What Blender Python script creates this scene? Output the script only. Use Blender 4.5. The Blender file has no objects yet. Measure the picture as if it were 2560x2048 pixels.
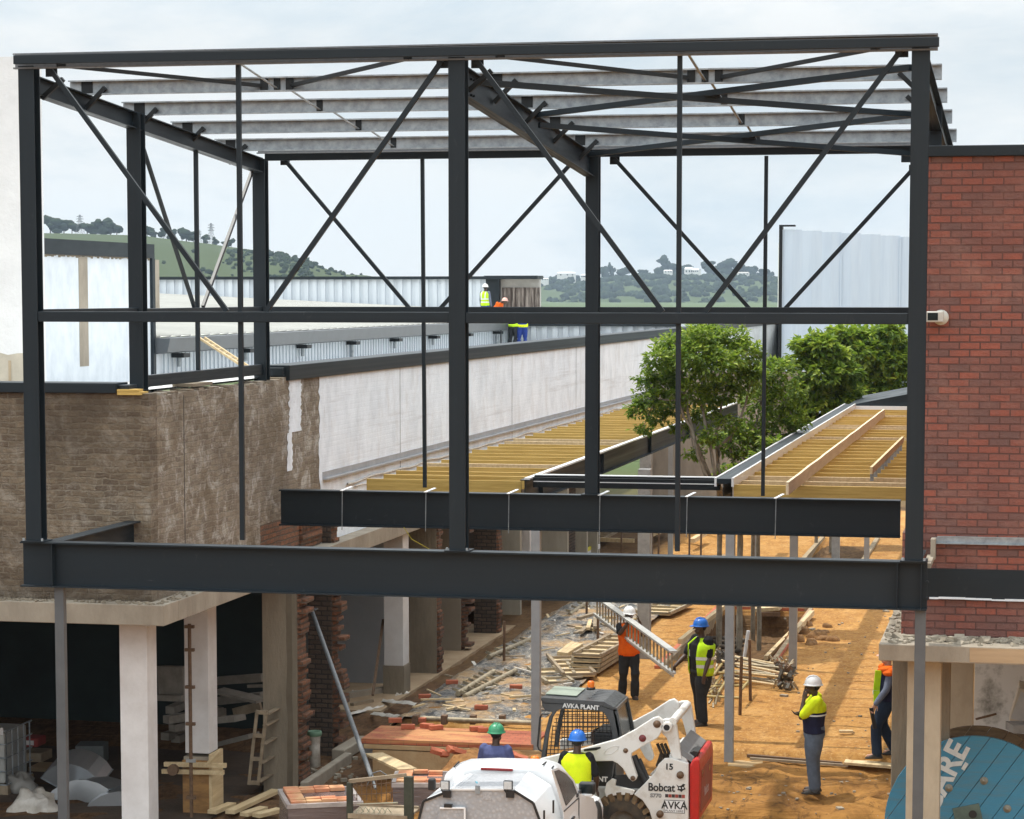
import bpy, bmesh, math, random
from mathutils import Vector as V, Matrix, noise
random.seed(7)
R = math.radians
sc = bpy.context.scene
COL = sc.collection
rnd = random.uniform

# ------------------------------------------------------------------ camera geometry (lens, pitch and yaw solved from the frame's lines)
F, CX, CY, HC = 6100.0, 1280.0, 1255.0, 7.4
PITCH = math.atan(520 / F)
YAW = math.atan(1310 / math.hypot(F, 520))
FW = V((-math.sin(YAW) * math.cos(PITCH), math.cos(YAW) * math.cos(PITCH), -math.sin(PITCH)))
RT = V((math.cos(YAW), math.sin(YAW), 0))
UP = RT.cross(FW)
C0 = V((0, 0, HC))

def at(px, py, Y=None, Z=None, X=None):
    """world point on the plane Y / Z / X seen at a measured photograph position"""
    d = FW + RT * ((px - CX) / F) - UP * ((py - CY) / F)
    t = Y / d.y if Y is not None else ((Z - HC) / d.z if Z is not None else X / d.x)
    return C0 + d * t

def sst(a, b, x):
    t = max(0.0, min(1.0, (x - a) / (b - a)))
    return t * t * (3 - 2 * t)

def lerp(a, b, t): return a + (b - a) * t

def g(x, y):
    """ground height of the site"""
    if y >= 39.2: f = 0.0
    elif y >= 38.9: f = lerp(-.17, 0, (y - 38.9) / .3)
    elif y >= 37: f = lerp(-.22, -.17, (y - 37) / 1.9)
    elif y >= 34.5: f = lerp(-.4, -.22, (y - 34.5) / 2.5)
    else: f = -.4
    if y < 36: f -= .2 * sst(-7.7, -7.4, x) * sst(33.7, 33.9, y) * sst(36, 35.5, y)
    # lower ground west of the paved strip
    w = sst(-8.8, -9.6, x) * sst(41.0, 40.3, y)
    f = lerp(f, -.62, w)
    f = lerp(f, lerp(-.88, -.6, sst(41, 44.6, y)), sst(-10.6, -11.7, x))
    # sunken corner under the brick building
    f = lerp(f, -.92, sst(-2.5, -2.1, x) * sst(35.5, 34.5, y))
    # planter pit
    pit = sst(-7.1, -6.95, x) * sst(-5.0, -5.15, x) * sst(48.6, 48.8, y) * sst(56.8, 56.6, y)
    pit = max(pit, sst(-6.2, -6.0, x) * sst(-4.6, -4.8, x) * sst(62.6, 63, y) * sst(74, 73.5, y))
    f -= .55 * pit
    return f

def on(px, py, dz=0.0):
    z = 0.0
    for _ in range(12):
        p = at(px, py, Z=z + dz); z = .5 * z + .5 * g(p.x, p.y)
    p = at(px, py, Z=z + dz)
    return V((p.x, p.y, z))

cam = bpy.data.cameras.new('camera'); co = bpy.data.objects.new('camera', cam); COL.objects.link(co)
cam.sensor_fit = 'HORIZONTAL'; cam.sensor_width = 36; cam.lens = 36 * F / 2560
cam.shift_y = 231 / 2560
cam.clip_start = .5; cam.clip_end = 20000
mw = Matrix((RT, UP, -FW)).transposed().to_4x4(); mw.translation = C0
co.matrix_world = mw
sc.camera = co

# ------------------------------------------------------------------ mesh builder
class MB:
    def __init__(s): s.v = []; s.f = []; s.m = []; s.mi = 0; s.sm = []; s.smooth = False
    def add(s, vs, fs):
        o = len(s.v); s.v.extend([V(p) for p in vs])
        for f in fs: s.f.append([o + i for i in f]); s.m.append(s.mi); s.sm.append(s.smooth)
        return s
    def box(s, c, d, rot=None):
        h = V(d) * .5; c = V(c); vs = []
        for x in (-1, 1):
            for y in (-1, 1):
                for z in (-1, 1):
                    p = V((x * h.x, y * h.y, z * h.z))
                    if rot is not None: p = rot @ p
                    vs.append(c + p)
        return s.add(vs, [(0, 1, 3, 2), (4, 6, 7, 5), (0, 4, 5, 1), (2, 3, 7, 6), (0, 2, 6, 4), (1, 5, 7, 3)])
    def bb(s, a, b):
        a = V(a); b = V(b); return s.box((a + b) / 2, [abs(q) for q in (b - a)])
    @staticmethod
    def fr(a, b, up=(0, 0, 1)):
        d = (V(b) - V(a)).normalized(); u = V(up)
        if abs(d.dot(u)) > .98: u = V((0, 1, 0)) if abs(d.y) < .9 else V((1, 0, 0))
        sd = d.cross(u).normalized(); return d, sd, sd.cross(d)
    def sect(s, a, b, pts, up=(0, 0, 1)):
        """extrude a 2-D section (side, up) from a to b"""
        d, sd, u = s.fr(a, b, up); a = V(a); b = V(b); n = len(pts)
        vs = [a + sd * x + u * y for x, y in pts] + [b + sd * x + u * y for x, y in pts]
        fs = [(i, (i + 1) % n, n + (i + 1) % n, n + i) for i in range(n)] + [tuple(range(n - 1, -1, -1)), tuple(range(n, 2 * n))]
        return s.add(vs, fs)
    def bar(s, a, b, w, h=None, up=(0, 0, 1)):
        h = h or w; w /= 2; h /= 2
        return s.sect(a, b, [(-w, -h), (w, -h), (w, h), (-w, h)], up)
    def ib(s, a, b, d, w, tf=.016, tw=.012, up=(0, 0, 1)):
        d /= 2; w /= 2; tw /= 2
        p = [(-w, -d), (w, -d), (w, -d + tf), (tw, -d + tf), (tw, d - tf), (w, d - tf), (w, d), (-w, d), (-w, d - tf), (-tw, d - tf), (-tw, -d + tf), (-w, -d + tf)]
        D, sd, u = s.fr(a, b, up); a = V(a); b = V(b); n = 12
        vs = [a + sd * x + u * y for x, y in p] + [b + sd * x + u * y for x, y in p]
        fs = [(i, (i + 1) % n, n + (i + 1) % n, n + i) for i in range(n)]
        for o, rv in ((0, 1), (n, 0)):
            for q in ((0, 1, 2, 11), (5, 6, 7, 8), (3, 4, 9, 10)):
                t = [o + i for i in q]; fs.append(tuple(t[::-1] if rv else t))
        return s.add(vs, fs)
    def chan(s, a, b, d, w, t=.004, up=(0, 0, 1), lip=.02):
        """thin cold formed C section, web on the -side"""
        d /= 2
        p = [(0, -d), (w, -d), (w, -d + lip), (w - t, -d + lip), (w - t, -d + t), (t, -d + t), (t, d - t), (w - t, d - t), (w - t, d - lip), (w, d - lip), (w, d), (0, d)]
        D, sd, u = s.fr(a, b, up); a = V(a); b = V(b); n = 12
        vs = [a + sd * x + u * y for x, y in p] + [b + sd * x + u * y for x, y in p]
        return s.add(vs, [(i, (i + 1) % n, n + (i + 1) % n, n + i) for i in range(n)])
    def tube(s, a, b, r, n=8, r2=None):
        r2 = r if r2 is None else r2
        d, sd, u = s.fr(a, b); a = V(a); b = V(b); vs = []
        for q, rr in ((a, r), (b, r2)):
            for i in range(n):
                t = 2 * math.pi * i / n; vs.append(q + (sd * math.cos(t) + u * math.sin(t)) * rr)
        o = s.smooth; s.smooth = n > 6
        s.add(vs, [(i, (i + 1) % n, n + (i + 1) % n, n + i) for i in range(n)]); s.smooth = o
        s.add(vs, [tuple(range(n - 1, -1, -1)), tuple(range(n, 2 * n))]); return s
    def path(s, pts, r, n=6, r2=None):
        pts = [V(p) for p in pts]; k = len(pts); vs = []
        for j, p in enumerate(pts):
            a = pts[max(0, j - 1)]; b = pts[min(k - 1, j + 1)]
            d, sd, u = s.fr(a, b); rr = r if r2 is None else lerp(r, r2, j / (k - 1))
            for i in range(n):
                t = 2 * math.pi * i / n; vs.append(p + (sd * math.cos(t) + u * math.sin(t)) * rr)
        fs = [(j * n + i, j * n + (i + 1) % n, (j + 1) * n + (i + 1) % n, (j + 1) * n + i) for j in range(k - 1) for i in range(n)]
        o = s.smooth; s.smooth = True; s.add(vs, fs); s.smooth = o
        return s
    def prism(s, poly, vec):
        vec = V(vec); n = len(poly); vs = [V(p) for p in poly] + [V(p) + vec for p in poly]
        return s.add(vs, [(i, (i + 1) % n, n + (i + 1) % n, n + i) for i in range(n)] + [tuple(range(n - 1, -1, -1)), tuple(range(n, 2 * n))])
    def poly(s, pts): return s.add(pts, [tuple(range(len(pts)))])
    def lathe(s, prof, c, axis=(0, 0, 1), n=16, x=None):
        """profile (r, h) turned about axis through c"""
        ax = V(axis).normalized(); c = V(c)
        sd = ax.orthogonal().normalized() if x is None else V(x); u = ax.cross(sd); vs = []; k = len(prof)
        for r, h in prof:
            for i in range(n):
                t = 2 * math.pi * i / n; vs.append(c + ax * h + (sd * math.cos(t) + u * math.sin(t)) * r)
        o = s.smooth; s.smooth = True
        s.add(vs, [(j * n + i, j * n + (i + 1) % n, (j + 1) * n + (i + 1) % n, (j + 1) * n + i) for j in range(k - 1) for i in range(n)]); s.smooth = o
        return s
    def loft(s, rings, n=12, cap=True, skip=None):
        """rings: (centre, axis_x, axis_y, a, b)"""
        vs = []; k = len(rings)
        for c, ux, uy, a, b in rings:
            for i in range(n):
                t = 2 * math.pi * i / n; vs.append(V(c) + V(ux) * (a * math.cos(t)) + V(uy) * (b * math.sin(t)))
        fs = []
        for j in range(k - 1):
            for i in range(n):
                if skip and skip(j, 2 * math.pi * (i + .5) / n): continue
                fs.append((j * n + i, j * n + (i + 1) % n, (j + 1) * n + (i + 1) % n, (j + 1) * n + i))
        if cap: fs += [tuple(range(n - 1, -1, -1)), tuple(range((k - 1) * n, k * n))]
        o = s.smooth; s.smooth = True; s.add(vs, fs); s.smooth = o; return s
    def limb(s, pts, rads, n=10):
        pts = [V(p) for p in pts]; k = len(pts); rg = []
        for j, p in enumerate(pts):
            d, sd, u = s.fr(pts[max(0, j - 1)], pts[min(k - 1, j + 1)])
            r = rads[j]; rg.append((p, sd, u, r, r) if not isinstance(r, tuple) else (p, sd, u, r[0], r[1]))
        d0 = (pts[0] - pts[1]).normalized(); d1 = (pts[-1] - pts[-2]).normalized()
        r0 = rg[0]; r1 = rg[-1]
        rg = [(r0[0] + d0 * r0[3] * .8, r0[1], r0[2], r0[3] * .5, r0[4] * .5)] + rg + [(r1[0] + d1 * r1[3] * .8, r1[1], r1[2], r1[3] * .5, r1[4] * .5)]
        return s.loft(rg, n)
    def ball(s, c, r, n=10, m=7, rot=None):
        c = V(c); r = V((r, r, r)) if not hasattr(r, '__len__') else V(r); vs = []
        for j in range(m + 1):
            ph = math.pi * j / m
            for i in range(n):
                t = 2 * math.pi * i / n; p = V((r.x * math.sin(ph) * math.cos(t), r.y * math.sin(ph) * math.sin(t), -r.z * math.cos(ph)))
                vs.append(c + (rot @ p if rot is not None else p))
        o = s.smooth; s.smooth = True
        s.add(vs, [(j * n + i, j * n + (i + 1) % n, (j + 1) * n + (i + 1) % n, (j + 1) * n + i) for j in range(m) for i in range(n)]); s.smooth = o
        return s
    def xf(s, mat): s.v = [mat @ p for p in s.v]; return s
    def build(s, name, mats, parent=None, bevel=0, local=False, clean=False):
        me = bpy.data.meshes.new(name); me.from_pydata(s.v, [], s.f)
        for m in (mats if isinstance(mats, (list, tuple)) else [mats]): me.materials.append(m)
        me.polygons.foreach_set('material_index', s.m); me.polygons.foreach_set('use_smooth', s.sm)
        if clean:
            bm = bmesh.new(); bm.from_mesh(me); bmesh.ops.remove_doubles(bm, verts=bm.verts, dist=1e-5)
            bmesh.ops.recalc_face_normals(bm, faces=bm.faces); bm.to_mesh(me); bm.free()
        me.update()
        o = bpy.data.objects.new(name, me); COL.objects.link(o)
        if parent is not None: par(o, parent, local)
        if bevel:
            b = o.modifiers.new('bevel', 'BEVEL'); b.width = bevel; b.segments = 2; b.limit_method = 'ANGLE'; b.angle_limit = R(40)
        return o

def par(o, p, local=False):
    o.parent = p
    if not local:
        q = p; m = Matrix.Identity(4)
        while q is not None:
            b = Matrix.LocRotScale(q.location, q.rotation_euler, q.scale)
            m = (b if q.parent is None else q.matrix_parent_inverse @ b) @ m; q = q.parent
        o.matrix_parent_inverse = m.inverted()

def tag(o, label, cat, group=None):
    o['label'] = label; o['category'] = cat
    if group: o['group'] = group
    return o

def thing(name, label, cat, loc=(0, 0, 0), rz=0, group=None):
    o = bpy.data.objects.new(name, None); COL.objects.link(o); o.empty_display_size = .2
    o.location = loc; o.rotation_euler = (0, 0, rz)
    return tag(o, label, cat, group)

def struct(o): o['kind'] = 'structure'; return o

def children(o): return [c for c in bpy.data.objects if c.parent == o]

def dup(o, loc=None, rz=None, sc_=None, label=None, parent=None, kids=None):
    c = o.copy(); COL.objects.link(c)
    if parent is not None: c.parent = parent
    if loc is not None: c.location = loc
    if rz is not None: c.rotation_euler = (0, 0, rz)
    if sc_ is not None: c.scale = (sc_, sc_, sc_) if not hasattr(sc_, '__len__') else sc_
    if label: c['label'] = label
    for k in (children(o) if kids is None else kids): dup(k, parent=c)
    return c

# ------------------------------------------------------------------ materials
def nodes(name):
    m = bpy.data.materials.new(name); m.use_nodes = True; nt = m.node_tree
    return m, nt, nt.nodes['Principled BSDF']

class NT:
    def __init__(s, nt): s.nt = nt
    def n(s, t, **kw):
        x = s.nt.nodes.new(t)
        for k, v in kw.items():
            if k in ('ins',):
                for a, b in v.items(): x.inputs[a].default_value = b
            else: setattr(x, k, v)
        return x
    def l(s, a, b): s.nt.links.new(a, b)
    def mapr(s, src, lo, hi, a=0., b=1.):
        x = s.n('ShaderNodeMapRange'); x.inputs[1].default_value = lo; x.inputs[2].default_value = hi
        x.inputs[3].default_value = a; x.inputs[4].default_value = b; s.l(src, x.inputs[0]); return x.outputs[0]
    def mix(s, fac, a, b, mode='MIX'):
        x = s.n('ShaderNodeMix', data_type='RGBA', blend_type=mode)
        for k, q in ((0, fac), (6, a), (7, b)):
            if isinstance(q, (int, float)): x.inputs[k].default_value = q
            elif isinstance(q, (tuple, list)): x.inputs[k].default_value = tuple(q) + ((1,) if len(q) == 3 else ())
            else: s.l(q, x.inputs[k])
        return x.outputs[2]
    def noise(s, scale, detail=4, rough=.6, vec=None, dist=0):
        x = s.n('ShaderNodeTexNoise'); x.inputs['Scale'].default_value = scale; x.inputs['Detail'].default_value = detail
        x.inputs['Roughness'].default_value = rough; x.inputs['Distortion'].default_value = dist
        if vec is not None: s.l(vec, x.inputs['Vector'])
        return x.outputs[0]
    def obj(s, sx=1, sy=1, sz=1):
        t = s.n('ShaderNodeTexCoord'); m = s.n('ShaderNodeMapping'); m.inputs['Scale'].default_value = (sx, sy, sz)
        s.l(t.outputs['Object'], m.inputs[0]); return m.outputs[0]
    def bump(s, h, bsdf, dist=.01, strength=1.0):
        b = s.n('ShaderNodeBump'); b.inputs['Distance'].default_value = dist; b.inputs['Strength'].default_value = strength
        s.l(h, b.inputs['Height']); s.l(b.outputs[0], bsdf.inputs['Normal'])

def dk(c, k): return tuple(x * k for x in c)

def mat(name, col, rough=.7, metal=0., col2=None, var=.25, scale=2.5, bump=0., bscale=30, stretch=(1, 1, 1), spec=None, lo=.35, hi=.7, rvar=0):
    m, nt, b = nodes(name); T = NT(nt); vec = T.obj(*stretch)
    n1 = T.noise(scale, 6, .65, vec)
    c2 = col2 or dk(col, 1 - var)
    c = T.mix(T.mapr(n1, lo, hi), col, c2); T.l(c, b.inputs['Base Color'])
    b.inputs['Roughness'].default_value = rough; b.inputs['Metallic'].default_value = metal
    if spec is not None: b.inputs['Specular IOR Level'].default_value = spec
    if rvar: T.l(T.mapr(T.noise(scale * 3, 4, .6, vec), .3, .7, rough - rvar, rough + rvar), b.inputs['Roughness'])
    if bump: T.bump(T.noise(bscale, 5, .65, vec), b, bump)
    return m

def brickmat(name, c1, c2, mortar, bw, rh, ms=.008, stain=None, bump=.012, rough=.85, patch=None, wob=0., grime=None):
    m, nt, b = nodes(name); T = NT(nt)
    t = T.n('ShaderNodeTexCoord'); sp = T.n('ShaderNodeSeparateXYZ'); T.l(t.outputs['Object'], sp.inputs[0])
    ad = T.n('ShaderNodeMath', operation='ADD'); T.l(sp.outputs[0], ad.inputs[0]); T.l(sp.outputs[1], ad.inputs[1])
    cb = T.n('ShaderNodeCombineXYZ'); T.l(ad.outputs[0], cb.inputs[0]); T.l(sp.outputs[2], cb.inputs[1])
    vec = cb.outputs[0]
    if wob:
        nz = T.n('ShaderNodeTexNoise'); nz.inputs['Scale'].default_value = 3.5; nz.inputs['Detail'].default_value = 4; T.l(cb.outputs[0], nz.inputs['Vector'])
        sb = T.n('ShaderNodeVectorMath', operation='SUBTRACT'); T.l(nz.outputs[1], sb.inputs[0]); sb.inputs[1].default_value = (.5, .5, .5)
        sl = T.n('ShaderNodeVectorMath', operation='SCALE'); T.l(sb.outputs[0], sl.inputs[0]); sl.inputs['Scale'].default_value = wob
        av = T.n('ShaderNodeVectorMath', operation='ADD'); T.l(cb.outputs[0], av.inputs[0]); T.l(sl.outputs[0], av.inputs[1]); vec = av.outputs[0]
    br = T.n('ShaderNodeTexBrick'); T.l(vec, br.inputs['Vector'])
    for k, v in (('Scale', 1), ('Brick Width', bw), ('Row Height', rh), ('Mortar Size', ms), ('Mortar Smooth', .3), ('Bias', -.1)): br.inputs[k].default_value = v
    br.inputs['Color1'].default_value = c1 + (1,); br.inputs['Color2'].default_value = c2 + (1,); br.inputs['Mortar'].default_value = mortar + (1,)
    c = br.outputs['Color']
    n2 = T.noise(9, 6, .7, vec)
    c = T.mix(T.mapr(n2, .3, .75, 0, .55), c, dk(c2, .75))
    if stain: c = T.mix(T.mapr(T.noise(1.1, 7, .7, vec), .48, .68, 0, stain[1]), c, stain[0])
    if patch: c = T.mix(T.mapr(T.noise(2.6, 9, .75, vec, .6), .5, .66, 0, patch[1]), c, patch[0])
    if grime: c = T.mix(T.mapr(T.noise(.55, 6, .7, vec, .4), .45, .62, 0, grime[1]), c, grime[0])
    T.l(c, b.inputs['Base Color']); b.inputs['Roughness'].default_value = rough
    h = T.n('ShaderNodeMath', operation='MULTIPLY_ADD'); T.l(br.outputs['Fac'], h.inputs[0]); h.inputs[1].default_value = -1.0
    T.l(T.mapr(T.noise(25, 5, .7, vec), 0, 1, 0, 1.2), h.inputs[2])
    T.bump(h.outputs[0], b, bump)
    return m

def steelmat():
    m, nt, b = nodes('charcoal steel paint'); T = NT(nt)
    c = T.mix(T.mapr(T.noise(1.5, 6, .65), .35, .7), (.0105, .0175, .0235), (.0075, .013, .018))
    c = T.mix(T.mapr(T.noise(7, 8, .8, T.obj(1, 1, .5), .5), .60, .74, 0, .7), c, (.045, .052, .058))      # site dust and scuffs
    c = T.mix(T.mapr(T.noise(23, 4, .7), .70, .78, 0, .5), c, (.12, .125, .125))
    T.l(c, b.inputs['Base Color']); T.l(T.mapr(T.noise(4, 5, .6), .3, .7, .38, .62), b.inputs['Roughness']); b.inputs['Specular IOR Level'].default_value = .32; return m
STEEL = steelmat()
STEELB = mat('black steel', (.011, .0135, .0155), .55, col2=(.008, .0095, .0105), scale=4, spec=.3)
GALV = mat('galvanised steel', (.37, .405, .43), .45, .25, col2=(.19, .215, .235), scale=7, stretch=(1, 1, 1), rvar=.15)
GALVD = mat('dull galvanised', (.19, .20, .21), .55, .1, col2=(.13, .14, .15), scale=14, rvar=.12)
POSTG = mat('grey primed post', (.30, .31, .32), .5, col2=(.25, .26, .27), scale=5, bump=.002)
CONC = mat('cast concrete', (.36, .315, .25), .85, col2=(.24, .205, .16), scale=2.2, bump=.008, bscale=22, stretch=(1, 1, .5))
CONCR = mat('rough render', (.27, .225, .165), .9, col2=(.17, .14, .10), scale=1.3, bump=.02, bscale=14, stretch=(1.2, 1.2, .35))
CONCG = mat('mottled grey concrete', (.36, .36, .35), .85, col2=(.24, .24, .235), scale=5, bump=.006, bscale=25)
WHITEC = mat('white painted column', (.70, .68, .67), .8, col2=(.56, .53, .51), scale=1.8, bump=.004, bscale=30)
BLUEP = mat('grey blue plaster', (.40, .42, .45), .85, col2=(.34, .36, .385), scale=1.2, bump=.004, bscale=20)
REDB = brickmat('red face brick', (.355, .098, .06), (.155, .092, .082), (.12, .047, .036), .262, .0955, .011, rough=.75, bump=.022, stain=((.40, .22, .17), .35), grime=((.17, .055, .04), .35))
BRNB = brickmat('old brown brick', (.31, .24, .16), (.14, .10, .068), (.30, .245, .175), .24, .088, .014, wob=.09, bump=.045, stain=((.15, .11, .068), .7), patch=((.45, .40, .33), .7), grime=((.075, .053, .034), .65))
BRNB2 = brickmat('old smeared brick', (.38, .315, .23), (.19, .145, .105), (.36, .31, .24), .225, .085, .012, wob=.10, bump=.03, stain=((.20, .145, .085), .75), patch=((.60, .57, .52), .95), grime=((.12, .085, .05), .55))
RAWB = brickmat('raw orange brick', (.36, .15, .075), (.20, .10, .06), (.14, .11, .08), .23, .088, .014, wob=.05, bump=.05, patch=((.10, .08, .06), .6))
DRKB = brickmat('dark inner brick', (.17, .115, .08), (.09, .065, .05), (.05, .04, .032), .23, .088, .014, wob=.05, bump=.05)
WOOD = mat('pine timber', (.62, .425, .125), .7, col2=(.42, .27, .06), scale=3, stretch=(.4, 7, 7), bump=.003, bscale=20)
WOODL = mat('pale timber', (.66, .52, .31), .75, col2=(.48, .35, .19), scale=3, stretch=(5, .5, 5), bump=.003)
WOODW = mat('weathered timber', (.36, .29, .20), .85, col2=(.20, .15, .10), scale=4, stretch=(1, 1, 1), bump=.005)
PLY = mat('plywood', (.40, .30, .18), .75, col2=(.28, .20, .12), scale=2.5, stretch=(.5, .5, 3), bump=.002)
FORM = mat('orange shuttering board', (.36, .19, .06), .7, col2=(.16, .08, .03), scale=3, stretch=(1, 1, 3))
RUST = mat('rusty scaffold tube', (.20, .125, .075), .7, .3, col2=(.11, .065, .04), scale=12)
SCAF = mat('worn scaffold tube', (.42, .36, .25), .6, .35, col2=(.20, .16, .11), scale=10)
BRICKC = mat('clay paver', (.50, .15, .075), .85, col2=(.36, .095, .05), scale=8, bump=.004)
BRICKD = mat('dusty clay paver', (.55, .20, .10), .85, col2=(.56, .33, .17), scale=2.5, bump=.004, lo=.42, hi=.62)
WHITEP = mat('white enamel', (.80, .81, .82), .25, col2=(.76, .77, .775), scale=1.2)
WHITEM = mat('worn white machine paint', (.72, .71, .68), .42, col2=(.52, .47, .40), scale=4, lo=.5, hi=.75, bump=.001)
REDP = mat('red machine paint', (.56, .022, .018), .38, col2=(.40, .02, .014), scale=5, rvar=.1)
BLKP = mat('black plastic', (.012, .013, .014), .45, col2=(.02, .02, .022), scale=8)
CABG = mat('cab charcoal', (.035, .038, .042), .36, col2=(.05, .053, .057), scale=5, rvar=.1)
RUBB = mat('dusty rubber', (.26, .165, .08), .9, col2=(.05, .04, .03), scale=7, bump=.006)
RUBK = mat('black rubber', (.022, .02, .018), .85, col2=(.10, .07, .042), scale=5)
ORANGE = mat('amber lens', (.85, .20, .01), .25, col2=(.7, .13, .01), scale=6)
GLASSD = mat('tinted glass', (.008, .013, .014), .22, col2=(.018, .026, .028), scale=2, spec=.35)
CHROME = mat('polished metal', (.6, .6, .6), .2, 1.0)
LENS = mat('lamp lens', (.62, .65, .66), .15, col2=(.45, .48, .5), scale=30)
REDL = mat('red lens', (.22, .008, .008), .2)
ROOFW = mat('white roof sheet', (.74, .75, .74), .5, col2=(.62, .62, .60), scale=.6, stretch=(4, .3, 1))
CLAD = None
FABW = mat('crumpled white plastic', (.66, .63, .58), .6, col2=(.45, .41, .35), scale=5)
DUCT = mat('zinc duct', (.50, .52, .54), .28, .7, col2=(.42, .44, .46), scale=1.5)
def corr(name, c1, c2, pitch, rough=.5, streak=.35):
    """painted sheet with dirt; the ribs themselves are modelled"""
    m, nt, b = nodes(name); T = NT(nt); vec = T.obj(1.5, 1.5, .12)
    c = T.mix(T.mapr(T.noise(3, 6, .7, vec), .35, .7, 0, 1), c1, c2); T.l(c, b.inputs['Base Color']); b.inputs['Roughness'].default_value = rough
    return m
CLAD = corr('pale blue cladding', (.62, .67, .72), (.50, .555, .61), .2)
CLADW = corr('translucent pale sheet', (.60, .70, .80), (.53, .63, .74), .2)
def wallpaint():
    m, nt, b = nodes('worn white wall paint'); T = NT(nt)
    t = T.n('ShaderNodeTexCoord'); sp = T.n('ShaderNodeSeparateXYZ'); T.l(t.outputs['Object'], sp.inputs[0])
    ad = T.n('ShaderNodeMath', operation='ADD'); T.l(sp.outputs[0], ad.inputs[0]); T.l(sp.outputs[1], ad.inputs[1])
    cb = T.n('ShaderNodeCombineXYZ'); T.l(ad.outputs[0], cb.inputs[0]); T.l(sp.outputs[2], cb.inputs[1])
    br = T.n('ShaderNodeTexBrick'); T.l(cb.outputs[0], br.inputs['Vector'])
    for k, v in (('Scale', 1), ('Brick Width', .235), ('Row Height', .088), ('Mortar Size', .012), ('Mortar Smooth', .6)): br.inputs[k].default_value = v
    st = T.obj(1, .8, .55)
    c = T.mix(T.mapr(T.noise(2.2, 8, .75, st), .40, .66, 0, .95), (.85, .905, .965), (.66, .715, .775))
    c = T.mix(T.mapr(T.noise(9, 7, .78), .55, .70, 0, .6), c, (.47, .475, .49)); c = T.mix(T.mapr(T.noise(1.4, 7, .75, T.obj(1, 1, .6)), .5, .64, 0, .5), c, (.62, .63, .65))
    T.l(c, b.inputs['Base Color']); b.inputs['Roughness'].default_value = .8
    h = T.n('ShaderNodeMath', operation='MULTIPLY_ADD'); T.l(br.outputs['Fac'], h.inputs[0]); h.inputs[1].default_value = -.10; T.l(T.noise(7, 8, .78), h.inputs[2])
    T.bump(h.outputs[0], b, .010); return m
WPAINT = wallpaint()
BPAINT = mat('bluish limewash', (.70, .745, .79), .85, col2=(.56, .61, .66), scale=1.6, stretch=(1, 1.5, 1), bump=.006, bscale=20)
TALLW = mat('rough white render', (.76, .765, .765), .9, col2=(.66, .665, .665), scale=1.5, bump=.02, bscale=9)
# ------------------------------------------------------------------ sky and sun
SUND = V((-.62, .20, 1.8)).normalized()
sc.view_settings.view_transform = 'Standard'; sc.view_settings.look = 'None'; sc.view_settings.gamma = 1; sc.view_settings.use_curve_mapping = False
sc.view_settings.exposure = 0.18
w = bpy.data.worlds.new('World'); sc.world = w; w.use_nodes = True
nt = w.node_tree; T = NT(nt); bg = nt.nodes['Background']
sky = T.n('ShaderNodeTexSky', sky_type='NISHITA'); sky.sun_disc = False
sky.sun_elevation = math.asin(SUND.z); sky.sun_rotation = math.atan2(SUND.x, SUND.y); sky.dust_density = 2.0
tc = T.n('ShaderNodeTexCoord'); mp = T.n('ShaderNodeMapping'); mp.inputs['Scale'].default_value = (1, 1, 3.2); T.l(tc.outputs['Generated'], mp.inputs[0])
n1 = T.noise(3.2, 8, .62, mp.outputs[0], .35)
n2 = T.noise(11, 7, .6, mp.outputs[0], .2)
ad = T.n('ShaderNodeMath', operation='MULTIPLY_ADD'); T.l(n2, ad.inputs[0]); ad.inputs[1].default_value = .38; T.l(n1, ad.inputs[2])
sepz = T.n('ShaderNodeSeparateXYZ'); T.l(tc.outputs['Generated'], sepz.inputs[0])
lift = T.mapr(sepz.outputs[2], .10, .50, 6.9, 17.5)      # an overcast sky is brighter overhead
cloud = T.mix(T.mapr(ad.outputs[0], .53, .74), (.80, .91, .985), (1.10, 1.12, 1.115))
cl = T.n('ShaderNodeVectorMath', operation='SCALE'); T.l(cloud, cl.inputs[0]); T.l(lift, cl.inputs['Scale'])
fin = T.mix(T.mapr(n1, .25, .55, .86, .97), sky.outputs[0], cl.outputs[0])
T.l(fin, bg.inputs[0]); bg.inputs[1].default_value = .108
sl = bpy.data.lights.new('sun', 'SUN'); so = bpy.data.objects.new('sun', sl); COL.objects.link(so)
sl.energy = 3.1; sl.angle = R(.8); sl.color = (1, .95, .86)
so.rotation_euler = SUND.to_track_quat('Z', 'Y').to_euler(); so.location = (0, 0, 60)

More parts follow.
